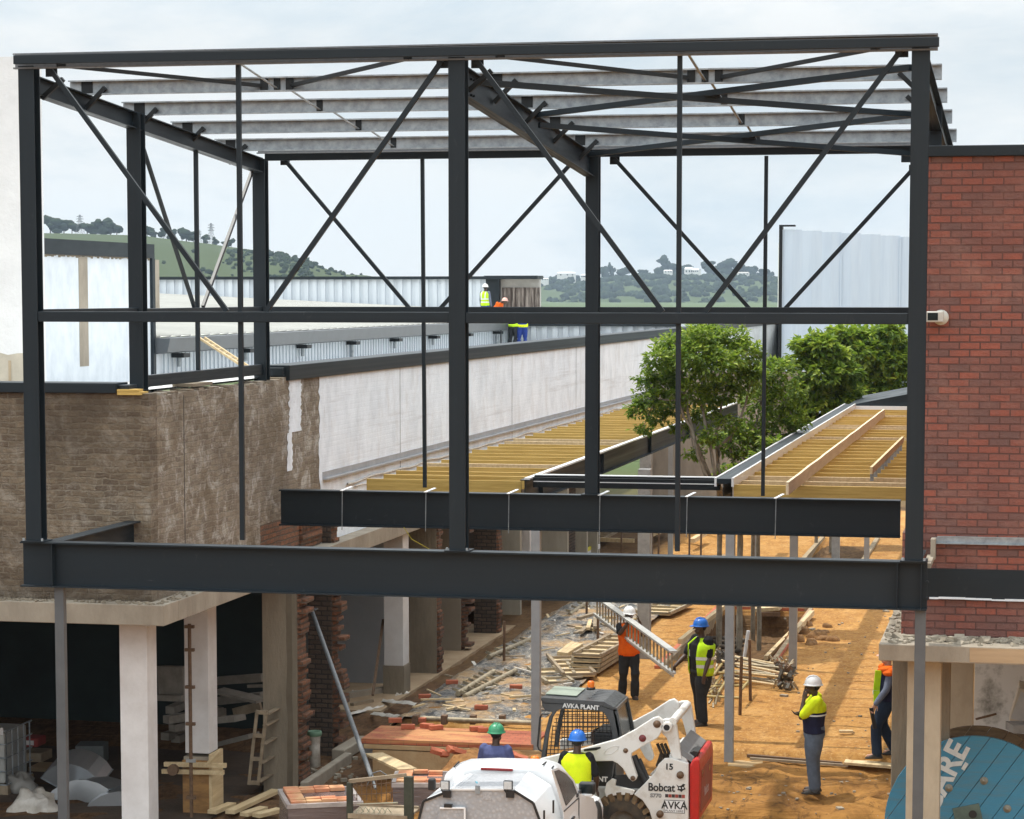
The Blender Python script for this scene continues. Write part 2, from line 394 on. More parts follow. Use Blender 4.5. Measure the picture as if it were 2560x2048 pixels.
# ------------------------------------------------------------------ ground
def groundmat():
    m, nt, b = nodes('site soil'); T = NT(nt)
    geo = T.n('ShaderNodeTexCoord'); sp = T.n('ShaderNodeSeparateXYZ'); T.l(geo.outputs['Object'], sp.inputs[0])
    X, Y = sp.outputs[0], sp.outputs[1]
    nb = T.noise(1.1, 8, .72, T.obj(1, .45, 1)); nf = T.noise(7, 8, .78, T.obj(1, .5, 1)); nn = T.noise(2.6, 8, .75, T.obj(1, .5, 1), .8)
    sand = T.mix(T.mapr(nn, .36, .66), (.45, .238, .068), (.29, .130, .032))
    sand = T.mix(T.mapr(nb, .5, .68, 0, .85), sand, (.50, .29, .105))
    sand = T.mix(T.mapr(nf, .51, .63, 0, .8), sand, (.19, .088, .027)); sand = T.mix(T.mapr(T.noise(15, 7, .82, T.obj(1, .5, 1)), .53, .63, 0, .75), sand, (.58, .37, .16)); sand = T.mix(T.mapr(T.noise(.42, 6, .75, None, .8), .50, .60, 0, .62), sand, (.24, .115, .036))
    # paver joints across the walkway
    wob = T.noise(1.6, 3, .6)
    yy = T.n('ShaderNodeMath', operation='MULTIPLY_ADD'); T.l(wob, yy.inputs[0]); yy.inputs[1].default_value = .12; T.l(Y, yy.inputs[2])
    md = T.n('ShaderNodeMath', operation='PINGPONG'); T.l(yy.outputs[0], md.inputs[0]); md.inputs[1].default_value = .29
    jl = T.mapr(md.outputs[0], .0, .02, 1, 0)
    jn = T.n('ShaderNodeMath', operation='MULTIPLY'); T.l(jl, jn.inputs[0]); T.l(T.mapr(T.noise(1.4, 4, .6), .36, .52), jn.inputs[1])
    pave = T.mix(jn.outputs[0], sand, (.17, .075, .03))
    red = T.mix(T.mapr(T.noise(.55, 5, .6), .55, .66, 0, .55), pave, (.47, .17, .075))
    mud = T.mix(T.mapr(T.noise(1.3, 8, .72, T.obj(1, .6, 1), .9), .4, .66), (.40, .20, .055), (.17, .078, .021))
    mud = T.mix(T.mapr(T.noise(2.4, 9, .8, T.obj(1, .6, 1), 1.3), .53, .62, 0, .9), mud, (.085, .043, .017))
    mud = T.mix(T.mapr(T.noise(6, 7, .78), .55, .64, 0, .85), mud, (.56, .36, .17)); mud = T.mix(T.mapr(T.noise(19, 6, .8), .56, .68, 0, .6), mud, (.12, .055, .02))
    front = T.mapr(Y, 38.7, 39.2)
    c = T.mix(front, mud, red)
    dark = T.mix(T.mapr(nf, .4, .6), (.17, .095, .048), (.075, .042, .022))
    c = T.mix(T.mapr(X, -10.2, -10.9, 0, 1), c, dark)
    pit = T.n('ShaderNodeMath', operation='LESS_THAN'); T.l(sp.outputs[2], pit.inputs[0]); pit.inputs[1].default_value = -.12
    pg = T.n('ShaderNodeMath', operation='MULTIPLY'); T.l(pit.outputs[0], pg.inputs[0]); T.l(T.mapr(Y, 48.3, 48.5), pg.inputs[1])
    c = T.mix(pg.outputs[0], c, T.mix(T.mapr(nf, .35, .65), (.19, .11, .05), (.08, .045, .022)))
    far = T.mapr(Y, 86, 120); c = T.mix(far, c, (.07, .10, .035))
    T.l(c, b.inputs['Base Color']); b.inputs['Roughness'].default_value = .95; b.inputs['Specular IOR Level'].default_value = .2
    hh = T.n('ShaderNodeMath', operation='MULTIPLY_ADD'); T.l(jn.outputs[0], hh.inputs[0]); hh.inputs[1].default_value = -.2; T.l(T.noise(9, 9, .75), hh.inputs[2])
    T.bump(hh.outputs[0], b, .09); return m
GROUND = groundmat()
def axis_pts(a, b, st, outer):
    r = []; x = a
    while x < b: r.append(x); x += st
    r.append(b)
    lo = []; hi = []; q = st
    while a - q > -outer: q *= 1.6; lo.append(a - q)
    q = st
    while b + q < outer: q *= 1.6; hi.append(b + q)
    return lo[::-1] + r + hi
xs = axis_pts(-14, 1.5, .11, 6000); ys = axis_pts(29.5, 60, .13, 6000)
m = MB(); m.smooth = True
for y in ys:
    for x in xs:
        z = g(x, y)
        if -30 < x < 8 and 20 < y < 90:
            rough = .085 if y < 39 else (.014 if x > -9 else .04)
            if -7.1 < x < -5.1 and 48.7 < y < 56.7: rough = .12
            z += rough * noise.fractal(V((x * 1.1, y * 1.1, 0)), .8, 2.1, 5) + rough * .5 * noise.noise(V((x * 4.3, y * 4.3, 3)))
            # wheel ruts in front of the platform
            if y < 38.6 and x > -5: z += .025 * math.sin(x * 5.1 + 1.2 * math.sin(y * .9)) * (1 - sst(37.5, 38.6, y))
        else: z -= .6
        m.v.append(V((x, y, z)))
nx = len(xs)
for j in range(len(ys) - 1):
    for i in range(nx - 1):
        m.f.append([j * nx + i, j * nx + i + 1, (j + 1) * nx + i + 1, (j + 1) * nx + i]); m.m.append(0); m.sm.append(True)
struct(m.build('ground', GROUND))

# ------------------------------------------------------------------ left building
XW, YW = -12.36, 33.0                       # plane of its courtyard wall, plane of its end wall
ZT, ZS1, ZS0 = 6.0, 2.98, 2.68             # wall head, slab top, slab soffit
LB = thing('brick_building', 'long left building with bare brown brick end, white side wall and open ground floor', 'building', (-14, 36, -.4))
def jag_wall(name, m, y0, y1, z0, z1, x, thick, parent, jag=.05, st=.088):
    """wall strip in a plane x=const whose head is a ragged line of bricks"""
    mb = MB(); y = y0
    while y < y1 - 1e-4:
        e = min(y1, y + .23); mb.bb((x - thick, y, z0), (x, e, z1 - (rnd(0, jag) if jag else 0))); y = e
    return mb.build(name, m, parent)
def strip(m, y0, y1, z0, z1, x):
    m.add([(x, y0, z0), (x, y1, z0), (x, y1, z1), (x, y0, z1)], [(0, 1, 2, 3)])
# end wall (faces the camera) and the bare stretch of the side wall
ycor = YW; YB1 = at(705, 1100, X=XW).y; YB2 = at(800, 1000, X=XW).y
mb = MB(); mb.bb((-24.9, ycor, ZS1), (XW, ycor + .3, ZT - .02)); 
x = -24.9
mb.build('end_wall', BRNB, LB)
jag_wall('side_wall', BRNB2, ycor + .302, YB1, ZS1, ZT - .02, XW - .004, .3, LB, .07)
# transition: bare brick with an island of white paint, then white paint to the far end
mb = MB(); mb.bb((XW - .3, YB1, ZS1), (XW - .006, YB2, ZT)); mb.build('patchy_wall', BRNB2, LB)
mb = MB()
def ragged(mb, y0, y1, z0, z1, dx, amp=.05, n=26):
    """a skin of old paint, 4 mm thick, with torn vertical edges"""
    L = []; Rr = []
    for i in range(n + 1):
        z = lerp(z0, z1, i / n); L.append((y0(z) if callable(y0) else y0) + rnd(-amp, amp)); Rr.append((y1(z) if callable(y1) else y1) + rnd(-amp, amp))
    for i in range(n):
        za, zb = lerp(z0, z1, i / n), lerp(z0, z1, (i + 1) / n)
        mb.add([(XW + dx, L[i], za), (XW + dx, Rr[i], za), (XW + dx, Rr[i + 1], zb), (XW + dx, L[i + 1], zb)], [(0, 1, 2, 3)])
yi0, yi1 = at(722, 1000, X=XW).y, at(752, 1000, X=XW).y
ragged(mb, yi0, yi1, at(735, 1080, X=XW).z, ZT - .05, .004, .06)
ragged(mb, at(718, 1100, X=XW).y, at(730, 1100, X=XW).y, at(722, 1178, X=XW).z, at(735, 1080, X=XW).z, .004, .04, 12)
mb.build('paint_remnant', WPAINT, LB)
YE = at(1968, 850, X=XW).y
mb = MB(); mb.bb((XW - .3, YB2, ZS1), (XW - .002, YE, ZT)); mb.build('painted_wall', WPAINT, LB)
mb = MB(); ragged(mb, YB2 - .05, YB2 + .6, ZS1 + .4, ZT - .02, .003, .07); mb.build('paint_edge', WPAINT, LB)
JM = mat('dark joint', (.10, .095, .09), .9)
for px in (1000, 1130, 1280, 1440):
    y = at(px, 1000, X=XW).y; mb = MB(); mb.bb((XW - .01, y, ZS1 + .9), (XW + .001, y + .02, ZT - .05)); mb.build('movement_joint', JM, LB)
y = at(460, 1100, X=XW).y; mb = MB(); mb.bb((XW - .01, y, ZS1 + .1), (XW + .0015, y + .015, ZT - .1)); mb.build('movement_joint', JM, LB)
mb = MB(); mb.bb((-24.9, YE - .3, ZS1), (XW - .304, YE, ZT)); mb.build('far_end_wall', WPAINT, LB)
# parapet flashings
mb = MB()
y0 = at(716, 960, X=XW).y
mb.bb((XW - .42, y0, ZT - .06), (XW + .06, YE + .04, ZT + .20)); mb.bb((XW - .42, y0 - .12, ZT + .02), (XW - .02, y0 - .002, ZT + .16))
mb.build('parapet_flashing', STEEL, LB, bevel=.012)
xe = at(294, 985, Y=YW).x
mb = MB(); mb.bb((-24.9, YW - .07, ZT - .02), (xe, YW + .42, ZT + .13)); mb.bb((xe + .002, YW + .02, ZT + .0), (xe + .16, YW + .38, ZT + .10)); mb.build('end_flashing', STEEL, LB, bevel=.012)
a = at(296, 992, Y=YW); mb = MB(); mb.bb((a.x, YW - .05, ZT - .04), (a.x + .36, YW + .25, ZT + .005)); mb.bb((a.x, YW - .055, ZT + .008), (a.x + .3, YW + .2, ZT + .04)); mb.build('packing_timber', WOOD, LB)
mb = MB(); mb.bb((XW - .38, 35.0, ZT + .0), (XW - .05, 35.9, ZT + .05)); mb.build('bedding_mortar', CONCR, LB)
# low roof behind the parapet: falls to a valley at the taller hall
XV, ZV = -20.0, 5.4
mb = MB(); ya, yb = YW + .42, 91.6
mb.add([(XW - .26, ya - .15, ZT + .01), (XW - .26, yb, ZT + .01), (XV, yb, ZV), (XV, ya - .15, ZV)], [(0, 1, 2, 3)])
y = ya + .2
while y < yb:
    mb.bar((XW - .44, y, ZT + .045), (XV, y, ZV + .015), .05, .04); y += .55
mb.build('roof', ROOFW, LB)
# first floor slab and its edge
mb = MB()
xs0 = at(411, 1560, Y=YW - .3).x
mb.bb((-24.9, YW - .32, ZS0 + .002), (xs0, YW + .3, ZS1)); mb.bb((-24.9, YW + .302, ZS0), (xs0, 91, ZS1 - .002))
mb.build('slab', CONC, LB, bevel=.01)
mb = MB()
for i in range(240):
    t = rnd(0, 1)
    if t < .6: c = (rnd(-16.5, xs0 - .05), rnd(YW - .3, YW - .02), ZS1 + .006)
    else: c = (rnd(XW + .01, xs0 - .02), rnd(YW, 40), ZS1 + .006)
    mb.ball(c, (rnd(.015, .05), rnd(.015, .05), rnd(.008, .025)), 6, 4)
mb.build('mortar_droppings', CONCR, LB)['kind'] = 'stuff'
# flashing line and cable along the white wall above the canopy
mb = MB(); ya = at(806, 1200, X=XW).y
mb.bb((XW, ya, 4.10), (XW + .10, YE - 1, 4.13)); mb.bb((XW, ya, 4.133), (XW + .012, YE - 1, 4.24)); mb.build('wall_flashing', mat('grey flashing', (.40, .41, .43), .5, .2, scale=3), LB)
mb = MB(); pts = []
y = ya + 1.5
while y < YE - 2: pts.append((XW + .035, y, 3.93 + .05 * noise.noise(V((y * .7, 0, 0))))); y += .5
mb.path(pts, .022, 6); pts2 = [(XW + .04, y_, 3.82 + .04 * noise.noise(V((y_ * .9, 5, 0)))) for y_ in [ya + 2 + .5 * i for i in range(40)]]; mb.path(pts2, .014, 5)
mb.build('cable', FABW, LB)
# ground floor: back wall, columns and cross walls
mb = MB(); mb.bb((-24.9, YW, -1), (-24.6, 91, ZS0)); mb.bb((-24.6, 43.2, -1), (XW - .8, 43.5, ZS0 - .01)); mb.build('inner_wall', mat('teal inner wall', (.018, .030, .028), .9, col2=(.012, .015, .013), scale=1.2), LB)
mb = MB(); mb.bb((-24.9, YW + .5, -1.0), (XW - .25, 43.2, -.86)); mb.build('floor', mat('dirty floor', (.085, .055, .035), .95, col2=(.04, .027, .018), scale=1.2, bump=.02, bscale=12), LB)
def boxpx(pl, pr, Y, d, z0, z1): return at(pl, 1600, Y=Y).x, at(pr, 1600, Y=Y).x
def column(name, pl, pr, Y, d, m_, z0=-1.3, z1=ZS0, jag=None, parent=LB, bev=.008):
    xa, xb = boxpx(pl, pr, Y, d, z0, z1); mb = MB(); mb.bb((xa, Y, z0), (xb, Y + d, z1)); return mb.build(name, m_, parent, bevel=bev)
column('column', 298, 367, YW + .25, .40, WHITEC)
zc = at(500, 1884, Y=36.6).z
c2 = column('column', 460, 520, 36.6, .42, WHITEC, z0=zc)
column('column', 960, 1008, 46.6, .46, WHITEC, z0=.02)
column('column_base', 957, 1010, 46.58, .5, CONCR, z0=-.7, z1=.02)
def teeth(mb, x, y0, y1, z0, z1, out=.12):
    """broken toothed brick edge standing out towards +x"""
    z = z0; i = 0
    while z < z1 - .09:
        o = rnd(.01, .09) if rnd(0, 1) < .5 else rnd(.45, .95) * out
        if rnd(0, 1) < .12: o = .01
        yy0 = y0 + rnd(0, .02)
        while yy0 < y1 - .04:
            l = min(rnd(.1, .22), y1 - yy0); mb.box((x + o / 2, yy0 + l / 2, z + .04), (o, l - .012, .074), Matrix.Rotation(rnd(-.05, .05), 3, 'Z')); yy0 += l
        z += .088; i += 1
def pier(name, pl, pr, Y, d, m_, edge=True, z1=ZS0 + .0, edgem=RAWB, w=.10):
    xa, xb = boxpx(pl, pr, Y, d, 0, 0)
    mb = MB(); mb.bb((xa, Y, -1.2), (xb, Y + d, z1)); o = mb.build(name, m_, LB)
    if edge:
        mb = MB(); teeth(mb, xb - .005, Y + .02, Y + d, -.9, z1, w); mb.build('broken_edge', edgem, o)
    return o
p = pier('pier', 656, 742, 38.6, .5, CONCR, w=.17)
# dark damp run down the first pier
mb = MB(); xa, xb = boxpx(716, 730, 38.6, 0, 0, 0)
mb2 = []
n = 20
for i in range(n):
    za, zb = lerp(-.8, ZS0, i / n), lerp(-.8, ZS0, (i + 1) / n); q = lambda z: .03 * noise.noise(V((z * 2, 1, 0)))
    mb.add([(xa + q(za), 38.597, za), (xb + q(za) * .5, 38.597, za), (xb + q(zb) * .5, 38.597, zb), (xa + q(zb), 38.597, zb)], [(0, 1, 2, 3)])
mb.build('damp_stain', mat('damp render', (.12, .095, .065), .9, col2=(.16, .13, .09), scale=3), p)
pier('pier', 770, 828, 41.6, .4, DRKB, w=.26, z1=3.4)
mb = MB(); xa, xb = boxpx(854, 1100, 49.5, 0, 0, 0); mb.bb((xa - 2, 47.8, -.8), (at(960, 1600, Y=47.8).x, 48.0, ZS0)); mb.build('plaster_wall', BLUEP, LB)
pier('pier', 1024, 1091, 49.3, .4, CONCR, w=.08)
pier('pier', 1100, 1152, 52.6, .4, mat('plain plaster', (.30, .255, .20), .9, col2=(.25, .21, .16), scale=1), w=.3)
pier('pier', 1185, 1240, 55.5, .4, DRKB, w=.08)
mb = MB(); mb.bb((at(1240, 1600, Y=56).x - .05, 56.2, -.8), (at(1252, 1600, Y=56.3).x, 56.4, ZS0)); mb.build('gap_shade_panel', BLKP, LB)  # flat black panel stands in for the shade of the gap
BOARD = mat('grubby wall board', (.34, .31, .25), .85, col2=(.25, .225, .18), scale=1.5, stretch=(2, 2, .5))
i = 0
for pl, pr, Y in ((1252, 1300, 57), (1305, 1324, 60.5), (1350, 1418, 62), (1438, 1466, 66), (1468, 1492, 68.5)):
    xa, xb = boxpx(pl, pr, Y, 0, 0, 0); mb = MB(); mb.bb((xa, Y, -.3), (xb, Y + .2, 2.66)); mb.build('wall_board', BOARD if i != 1 else WHITEC, LB)
    i += 1
mb = MB(); mb.bb((-16, 70, -.3), (XW - .02, 70.2, ZS0)); mb.build('far_wall', BOARD, LB)
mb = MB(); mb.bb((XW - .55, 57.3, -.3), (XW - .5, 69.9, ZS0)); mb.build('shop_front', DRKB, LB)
mb = MB(); mb.bb((XW - .10, 57.25, -.02), (XW + .02, 59.5, .10)); mb.bb((XW - .10, 61.0, -.02), (XW + .02, 70, .10)); mb.build('plinth', WHITEC, LB)
YEL = mat('yellow barrier tape', (.62, .55, .05), .6, scale=5)
mb = MB(); mb.bb((XW - .02, 57.26, .10), (XW + .028, 59.4, .20)); mb.bb((XW - .02, 61.2, .10), (XW + .028, 69, .20)); mb.build('barrier_tape', YEL, LB)
# concrete apron of the ground floor
mb = MB(); mb.bb((-16, 44.6, -.9), (XW + .25, 57, -.545)); mb.build('apron', mat('sandy concrete', (.44, .33, .21), .9, col2=(.33, .22, .13), scale=1.6, bump=.01), LB)
# bare brick and loose plaster below the back beam
mb = MB(); ybk = YB1 + 1.2
mb.bb((XW - .3, YB1 - 1.2, ZS1 - .3 + .305), (XW + .0, YB1 + 2.6, 3.62)); mb.build('exposed_brick', RAWB, LB)
mb = MB(); teeth(mb, XW + .0, 40.2, 41.4, ZS1, 3.6, .1); mb.build('broken_edge', RAWB, LB)

# ------------------------------------------------------------------ right building
RB = thing('brick_building', 'red face brick building with dark parapet flashing and concrete slab on columns', 'building', (1, 32, -.9))
YR = 32.0; xl = at(2253, 1560, Y=YR).x; zt = at(2400, 392, Y=YR).z; zb0 = at(2300, 1592, Y=YR).z
mb = MB(); mb.bb((xl, YR, zb0), (5, YR + .3, 4.3)); mb.bb((xl + .17, YR + .0, 4.302), (5, YR + .3, zt)); mb.bb((xl, YR + .302, zb0), (xl + .3, 75, 4.3)); mb.bb((xl + .4, YR + .302, 4.302), (xl + .7, 75, zt - .3)); mb.build('brick_wall', REDB, RB)
mb = MB(); mb.bb((xl + .12, YR - .06, zt + .002), (5, YR + .35, at(2400, 364, Y=YR).z)); mb.bb((xl + .35, YR + .352, zt - .2), (xl + .75, 75, zt + .11)); mb.build('parapet_flashing', STEEL, RB, bevel=.01)
p = at(2197, 1610, Y=31.3); zs = p.z; zq = at(2197, 1652, Y=31.3).z; xs1 = p.x
mb = MB(); mb.bb((xs1, 31.3, zq), (5, 47, zs)); mb.build('slab', CONC, RB, bevel=.012)
mb = MB(); xj = at(2424, 1640, Y=31.3).x; mb.bb((xj, 31.296, zq + .02), (5, 31.30, zs - .015)); mb.build('formwork_board', mat('form stained concrete', (.46, .33, .20), .8, col2=(.36, .25, .15), scale=2, stretch=(.5, 1, 5)), RB)
mb = MB(); mb.bb((xl + .45, YR - .02, at(2400, 1344, Y=YR).z), (5, YR - .002, at(2400, 1341, Y=YR).z + .0)); za = at(2400, 1360, Y=YR).z; zb = at(2400, 1344, Y=YR).z
mb.bb((xl + .4, YR - .06, za), (5, YR - .003, za + .012)); mb.bb((xl + .4, YR - .012, za + .013), (5, YR - .0035, zb)); mb.build('steel_angle', GALV, RB)
mb = MB(); za = at(2400, 1495, Y=YR).z; zb = at(2400, 1422, Y=YR).z; mb.bb((xl + .3, YR - .05, za), (5, YR - .004, zb)); mb.build('lintel_beam', STEEL, RB)
mb = MB(); x = xl + .36
while x < 4.5:
    l = rnd(.1, .4); mb.bb((x, YR - .06, za - rnd(.012, .022)), (x + l, YR - .001, za + rnd(-.006, .02))); x += l
mb.build('mortar_bed', WPAINT, RB)
# concrete padstone at the corner
a = at(2312, 1410, Y=31.2); b_ = at(2336, 1345, Y=31.9); mb = MB(); mb.bb((a.x, 30.9, a.z - .02), (b_.x, 31.99, a.z + .04)); mb.bb((b_.x - .04, 31.7, a.z - .0), (b_.x + .02, 31.99, b_.z)); mb.build('padstone', CONC, RB)
# rubble on the slab
RUBBLE = mat('mortar rubble', (.40, .355, .28), .95, col2=(.20, .17, .13), scale=6)
mb = MB()
for i in range(420):
    if i < 150: c = V((rnd(xs1 + .05, xl - .02), rnd(31.4, 36), zs))
    else: c = V((rnd(xs1 + .1, 0.3), 31.98 - abs(random.gauss(0, .22)), zs))
    if c.y < 31.33: continue
    r = rnd(.012, .05) * (1.4 if rnd(0, 1) < .12 else 1)
    mb.box(c + V((0, 0, r * .3)), (r * 2, r * rnd(1, 2.2), r * rnd(.5, 1.1)), Matrix.Rotation(rnd(0, 6), 3, 'Z') @ Matrix.Rotation(rnd(-.6, .6), 3, 'X'))
mb.build('rubble', RUBBLE, RB)['kind'] = 'stuff'
def colR(pl, pr, Y, d, m_, name='column', z1=zq, z0=-1.2):
    xa, xb = at(pl, 1800, Y=Y).x, at(pr, 1800, Y=Y).x; mb = MB(); mb.bb((xa, Y, z0), (xb, Y + d, z1)); return mb.build(name, m_, RB, bevel=.01)
RCOL = mat('buff concrete column', (.46, .39, .29), .85, col2=(.34, .28, .20), scale=2.5, bump=.006, stretch=(1, 1, .5))
colR(2267, 2351, 31.75, .42, RCOL)
colR(2229, 2272, 33.4, .42, CONCR)
colR(2352, 2374, 33.0, .3, CONCR, 'wall_return')
colR(2374, 2432, 37.0, .3, RCOL, z0=-.3)
mb = MB(); mb.bb((at(2434, 1700, Y=40).x, 40.5, .2), (5, 40.7, zq)); mb.build('mouldy_wall', mat('mouldy white wall', (.62, .62, .60), .9, col2=(.16, .16, .14), scale=2.3, lo=.52, hi=.72), RB)
mb = MB(); mb.bb((at(2434, 1700, Y=40).x, 40.45, -.1), (5, 40.7, .2)); mb.build('skirting', RUST, RB)
# the room's sandy floor
mb = MB(); mb.bb((-1.2, 35.6, -.6), (5, 40.45, -.12)); mb.build('floor', mat('sandy floor', (.42, .26, .13), .95, col2=(.30, .18, .09), scale=2), RB)
# wall lamp
a = at(2340, 792, Y=YR - .1)
W = thing('wall_lamp', 'grey floodlight bracket on the red brick wall beside the steel column', 'lamp', (a.x + .1, YR, a.z))
mb = MB(); mb.bb((a.x - .12, YR - .24, a.z - .07), (a.x + .10, YR - .08, a.z + .07)); mb.build('housing', mat('grey lamp housing', (.55, .54, .50), .5, scale=5), W, bevel=.015)
mb = MB(); mb.bb((a.x - .125, YR - .225, a.z - .045), (a.x - .121, YR - .095, a.z + .045)); mb.bb((a.x - .10, YR - .245, a.z - .045), (a.x + .03, YR - .241, a.z + .05)); mb.build('lens', GLASSD, W)
mb = MB(); mb.lathe([(.0, -.002), (.10, -.002), (.10, .07), (0, .07)], (a.x + .06, YR - .07, a.z - .01), (0, 1, 0)); mb.build('bracket', mat('pale bracket', (.58, .57, .52), .6), W)
# ------------------------------------------------------------------ the steel frame
YF, YB = 30.0, 38.9
SF = thing('steel_pavilion', 'charcoal painted steel frame of columns, braces and open roof purlins spanning between the two buildings', 'steel frame', (-7.1, YF, 4.15))
XL, XM, XR = -12.83, -7.105, -1.40
ZB0, ZB1 = 3.555, 4.15            # bottom beams
ZC, ZCB = 10.34, 9.62             # column heads front / back
def Hcol(x, y, z0, z1, w=.21, plate=True):
    mb = MB(); mb.ib((x, y, z0), (x, y, z1), w, w, .018, .014, up=(0, 1, 0))
    if plate: mb.bb((x - .16, y - .15, z0 - .016), (x + .16, y + .15, z0 - .001))
    return mb.build('column', STEEL, SF)
def frp(px, py, Y=YF): return at(px, py, Y=Y)
yc = YF
for x in (XL, XM, XR): Hcol(x, yc, ZB1 + .018, ZC)
XMc = -12.86
Hcol(-12.72, 33.55, ZT - .02, 10.0)
XLB, XMB, XRB = -12.58, -6.99, -1.38
Hcol(XLB, YB, ZT - .04, ZCB); Hcol(XMB, YB, ZB1 + .018, ZCB + .02); Hcol(XRB, YB, ZT, ZCB, .2); Hcol(-1.40, 34.0, zt + .1, 9.95)
# bottom front beam with stiffeners and end plates
mb = MB(); a, b = V((-13.02, YF, (ZB0 + ZB1) / 2)), V((-1.235, YF, (ZB0 + ZB1) / 2)); mb.ib(a, b, ZB1 - ZB0, .24, .02, .014)
for px in (131, 2243, 2303):
    x = at(px, 1440, Y=YF - .1).x; mb.bb((x - .006, YF - .115, ZB0 + .0205), (x + .006, YF - .0075, ZB1 - .0205))
x = at(2303, 1440, Y=YF - .1).x
for z in (ZB0 + .14, ZB0 + .34): mb.tube((x + .07, YF - .01, z), (x + .07, YF - .04, z), .022, 6)
mb.build('bottom_beam', STEEL, SF)
# lower back beam
mb = MB(); mb.ib((-12.27, YB, (ZB0 + ZB1) / 2), (-2.035, YB, (ZB0 + ZB1) / 2), ZB1 - ZB0, .24, .02, .014); mb.build('bottom_beam', STEEL, SF)
for px in (860, 1069, 1276.5, 1504, 1722, 1944):
    a = at(px, 1226, Y=YB - .1); mb = MB()
    mb.box((a.x + .02, YB - .02, ZB1 + .03), (.05, .30, .012), Matrix.Rotation(-.35, 3, 'Z') @ Matrix.Rotation(.16, 3, 'X')); mb.mi = 1
    mb.tube((a.x - .02, YB - .135, ZB1 + .01), (a.x - .03, YB - .13, ZB0 - .05), .007, 5)
    mb.build('hanger', [WHITEP, GALV], SF)
mb = MB(); a = at(1012, 1235, Y=YB - .14)
mb.path([a + V((-.02, 0, -.55)), a + V((.1, 0.05, -.75)), a + V((.5, .2, -1.0))], .005, 4); mb.build('loose_cord', YEL, SF)
# stub beam from the front beam back into the end wall
mb = MB(); mb.ib((-12.62, YF + .13, 3.86), (-12.62, YW - .01, 3.86), .58, .22, .018, .012); mb.build('stub_beam', STEEL, SF)
mb = MB(); mb.ib((-1.42, YF + .13, 3.9), (-1.42, YR - .42, 3.9), .45, .2, .018, .012); mb.build('stub_beam', STEEL, SF)
# eaves
mb = MB(); mb.bar(frp(35, 150, 29.78), frp(2348, 105, 29.78), .06, .115); mb.build('front_fascia', STEEL, SF, bevel=.006)
zf = 10.40
mb = MB(); mb.chan((-13.0, 29.96, zf), (-1.2, 29.96, zf), .20, .075); mb.build('front_purlin', GALVD, SF)
mb = MB(); mb.bar((XLB + .1, YB - .02, ZCB + .03), (XRB - .1, YB - .02, ZCB + .03), .1, .12); mb.build('back_beam', STEEL, SF)
mb = MB(); x = at(2262, 380, Y=YB).x; mb.bar((x - .05, YB - .03, ZCB - .02), (x + .12, YB - .03, ZCB - .02), .12, .3); mb.build('splice_plate', STEEL, SF)
# rafters
def rz(y): return lerp(10.235, 9.625, (y - 30) / 8.9)     # underside of the purlins
def rafter(x, x2, d, y0=YF + .1, y1=YB - .1):
    mb = MB(); mb.ib((x, y0, rz(y0) - d / 2), (x2, y1, rz(y1) - d / 2), d, .16, .014, .010); return mb.build('rafter', STEEL, SF)
rafter(XL - .0, XLB, .235); rafter(XM + .03, XMB - .04, .36); rafter(XR + .02, XRB + .02, .36)
# purlins, cleats, fly braces
YP = (31.85, 33.85, 35.9, 37.95)
for y in YP:
    z = rz(y)
    mb = MB(); mb.chan((-13.02, y, z + .105), (-1.22, y, z + .105), .20, .075); pu = mb.build('purlin', GALV, SF)
    for x in (XL + .06, XM + .08, XR - .06): mb = MB(); mb.bb((x - .08, y - .018, z + .004), (x + .08, y - .004, z + .19)); mb.build('cleat', STEELB, pu)
    for x, s_ in ((XL + .04, 1), (XM + .06, 1), (XR - .06, -1)):
        mb = MB(); mb.bar((x, y - .05, z - .19), (x + s_ * .30, y - .05, z + .10), .06, .06); mb.build('fly_brace', STEELB, SF)
mb = MB(); mb.chan((XLB + .02, 38.72, 9.79), (XRB, 38.72, 9.79), .19, .075); mb.build('back_purlin', GALVD, SF)
for x in (XM + .06, XL + .05):
    mb = MB(); mb.bar((x, 30.3, 9.95), (x + .3, 30.3, 10.2), .06, .06); mb.build('fly_brace', STEELB, SF)
# sag rods between the purlins at mid bay
for x0 in (-10.05, -4.25):
    mb = MB(); ys_ = (29.9,) + YP
    for i in range(4): mb.bar((x0, ys_[i], rz(ys_[i]) + .15), (x0, ys_[i + 1], rz(ys_[i + 1]) + .05), .035, .012)
    mb.mi = 1
    for y in YP: mb.bb((x0 - .045, y - .02, rz(y) + .02), (x0 + .045, y - .005, rz(y) + .19))
    mb.build('sag_rod', [GALV, STEELB], SF)
    for s_ in (-1, 1):
        mb = MB(); mb.bar((x0 + s_ * .22, YP[0] - .03, rz(YP[0]) + .09), (x0 + s_ * 2.35, 29.90, 10.34), .05, .05)
        mb.bb((x0 + s_ * .18 - .05, YP[0] - .04, rz(YP[0]) + .02), (x0 + s_ * .18 + .05, YP[0] - .006, rz(YP[0]) + .19)); mb.build('fascia_brace', STEELB, SF)
# flat bracing in the right roof bay
def rb(p, q, m_=STEEL, w=.075):
    mb = MB(); mb.bar(p, q, w, w); mb.build('roof_brace', m_, SF)
dz = -.10
for (ya, yb, off) in ((30.35, 33.9, 0), (34.3, 38.3, 0)):
    for s_ in (0, 1):
        y0, y1 = (ya, yb) if s_ else (yb, ya)
        o = -.05 if s_ else .03
        rb((XM + .16, y0, rz(y0) + dz + o), (XR - .14, y1, rz(y1) + dz + o))
    mb = MB(); mb.box(((XM + XR) / 2, (ya + yb) / 2, rz((ya + yb) / 2) + dz - .01), (.34, .16, .015)); mb.build('brace_gusset', STEELB, SF)
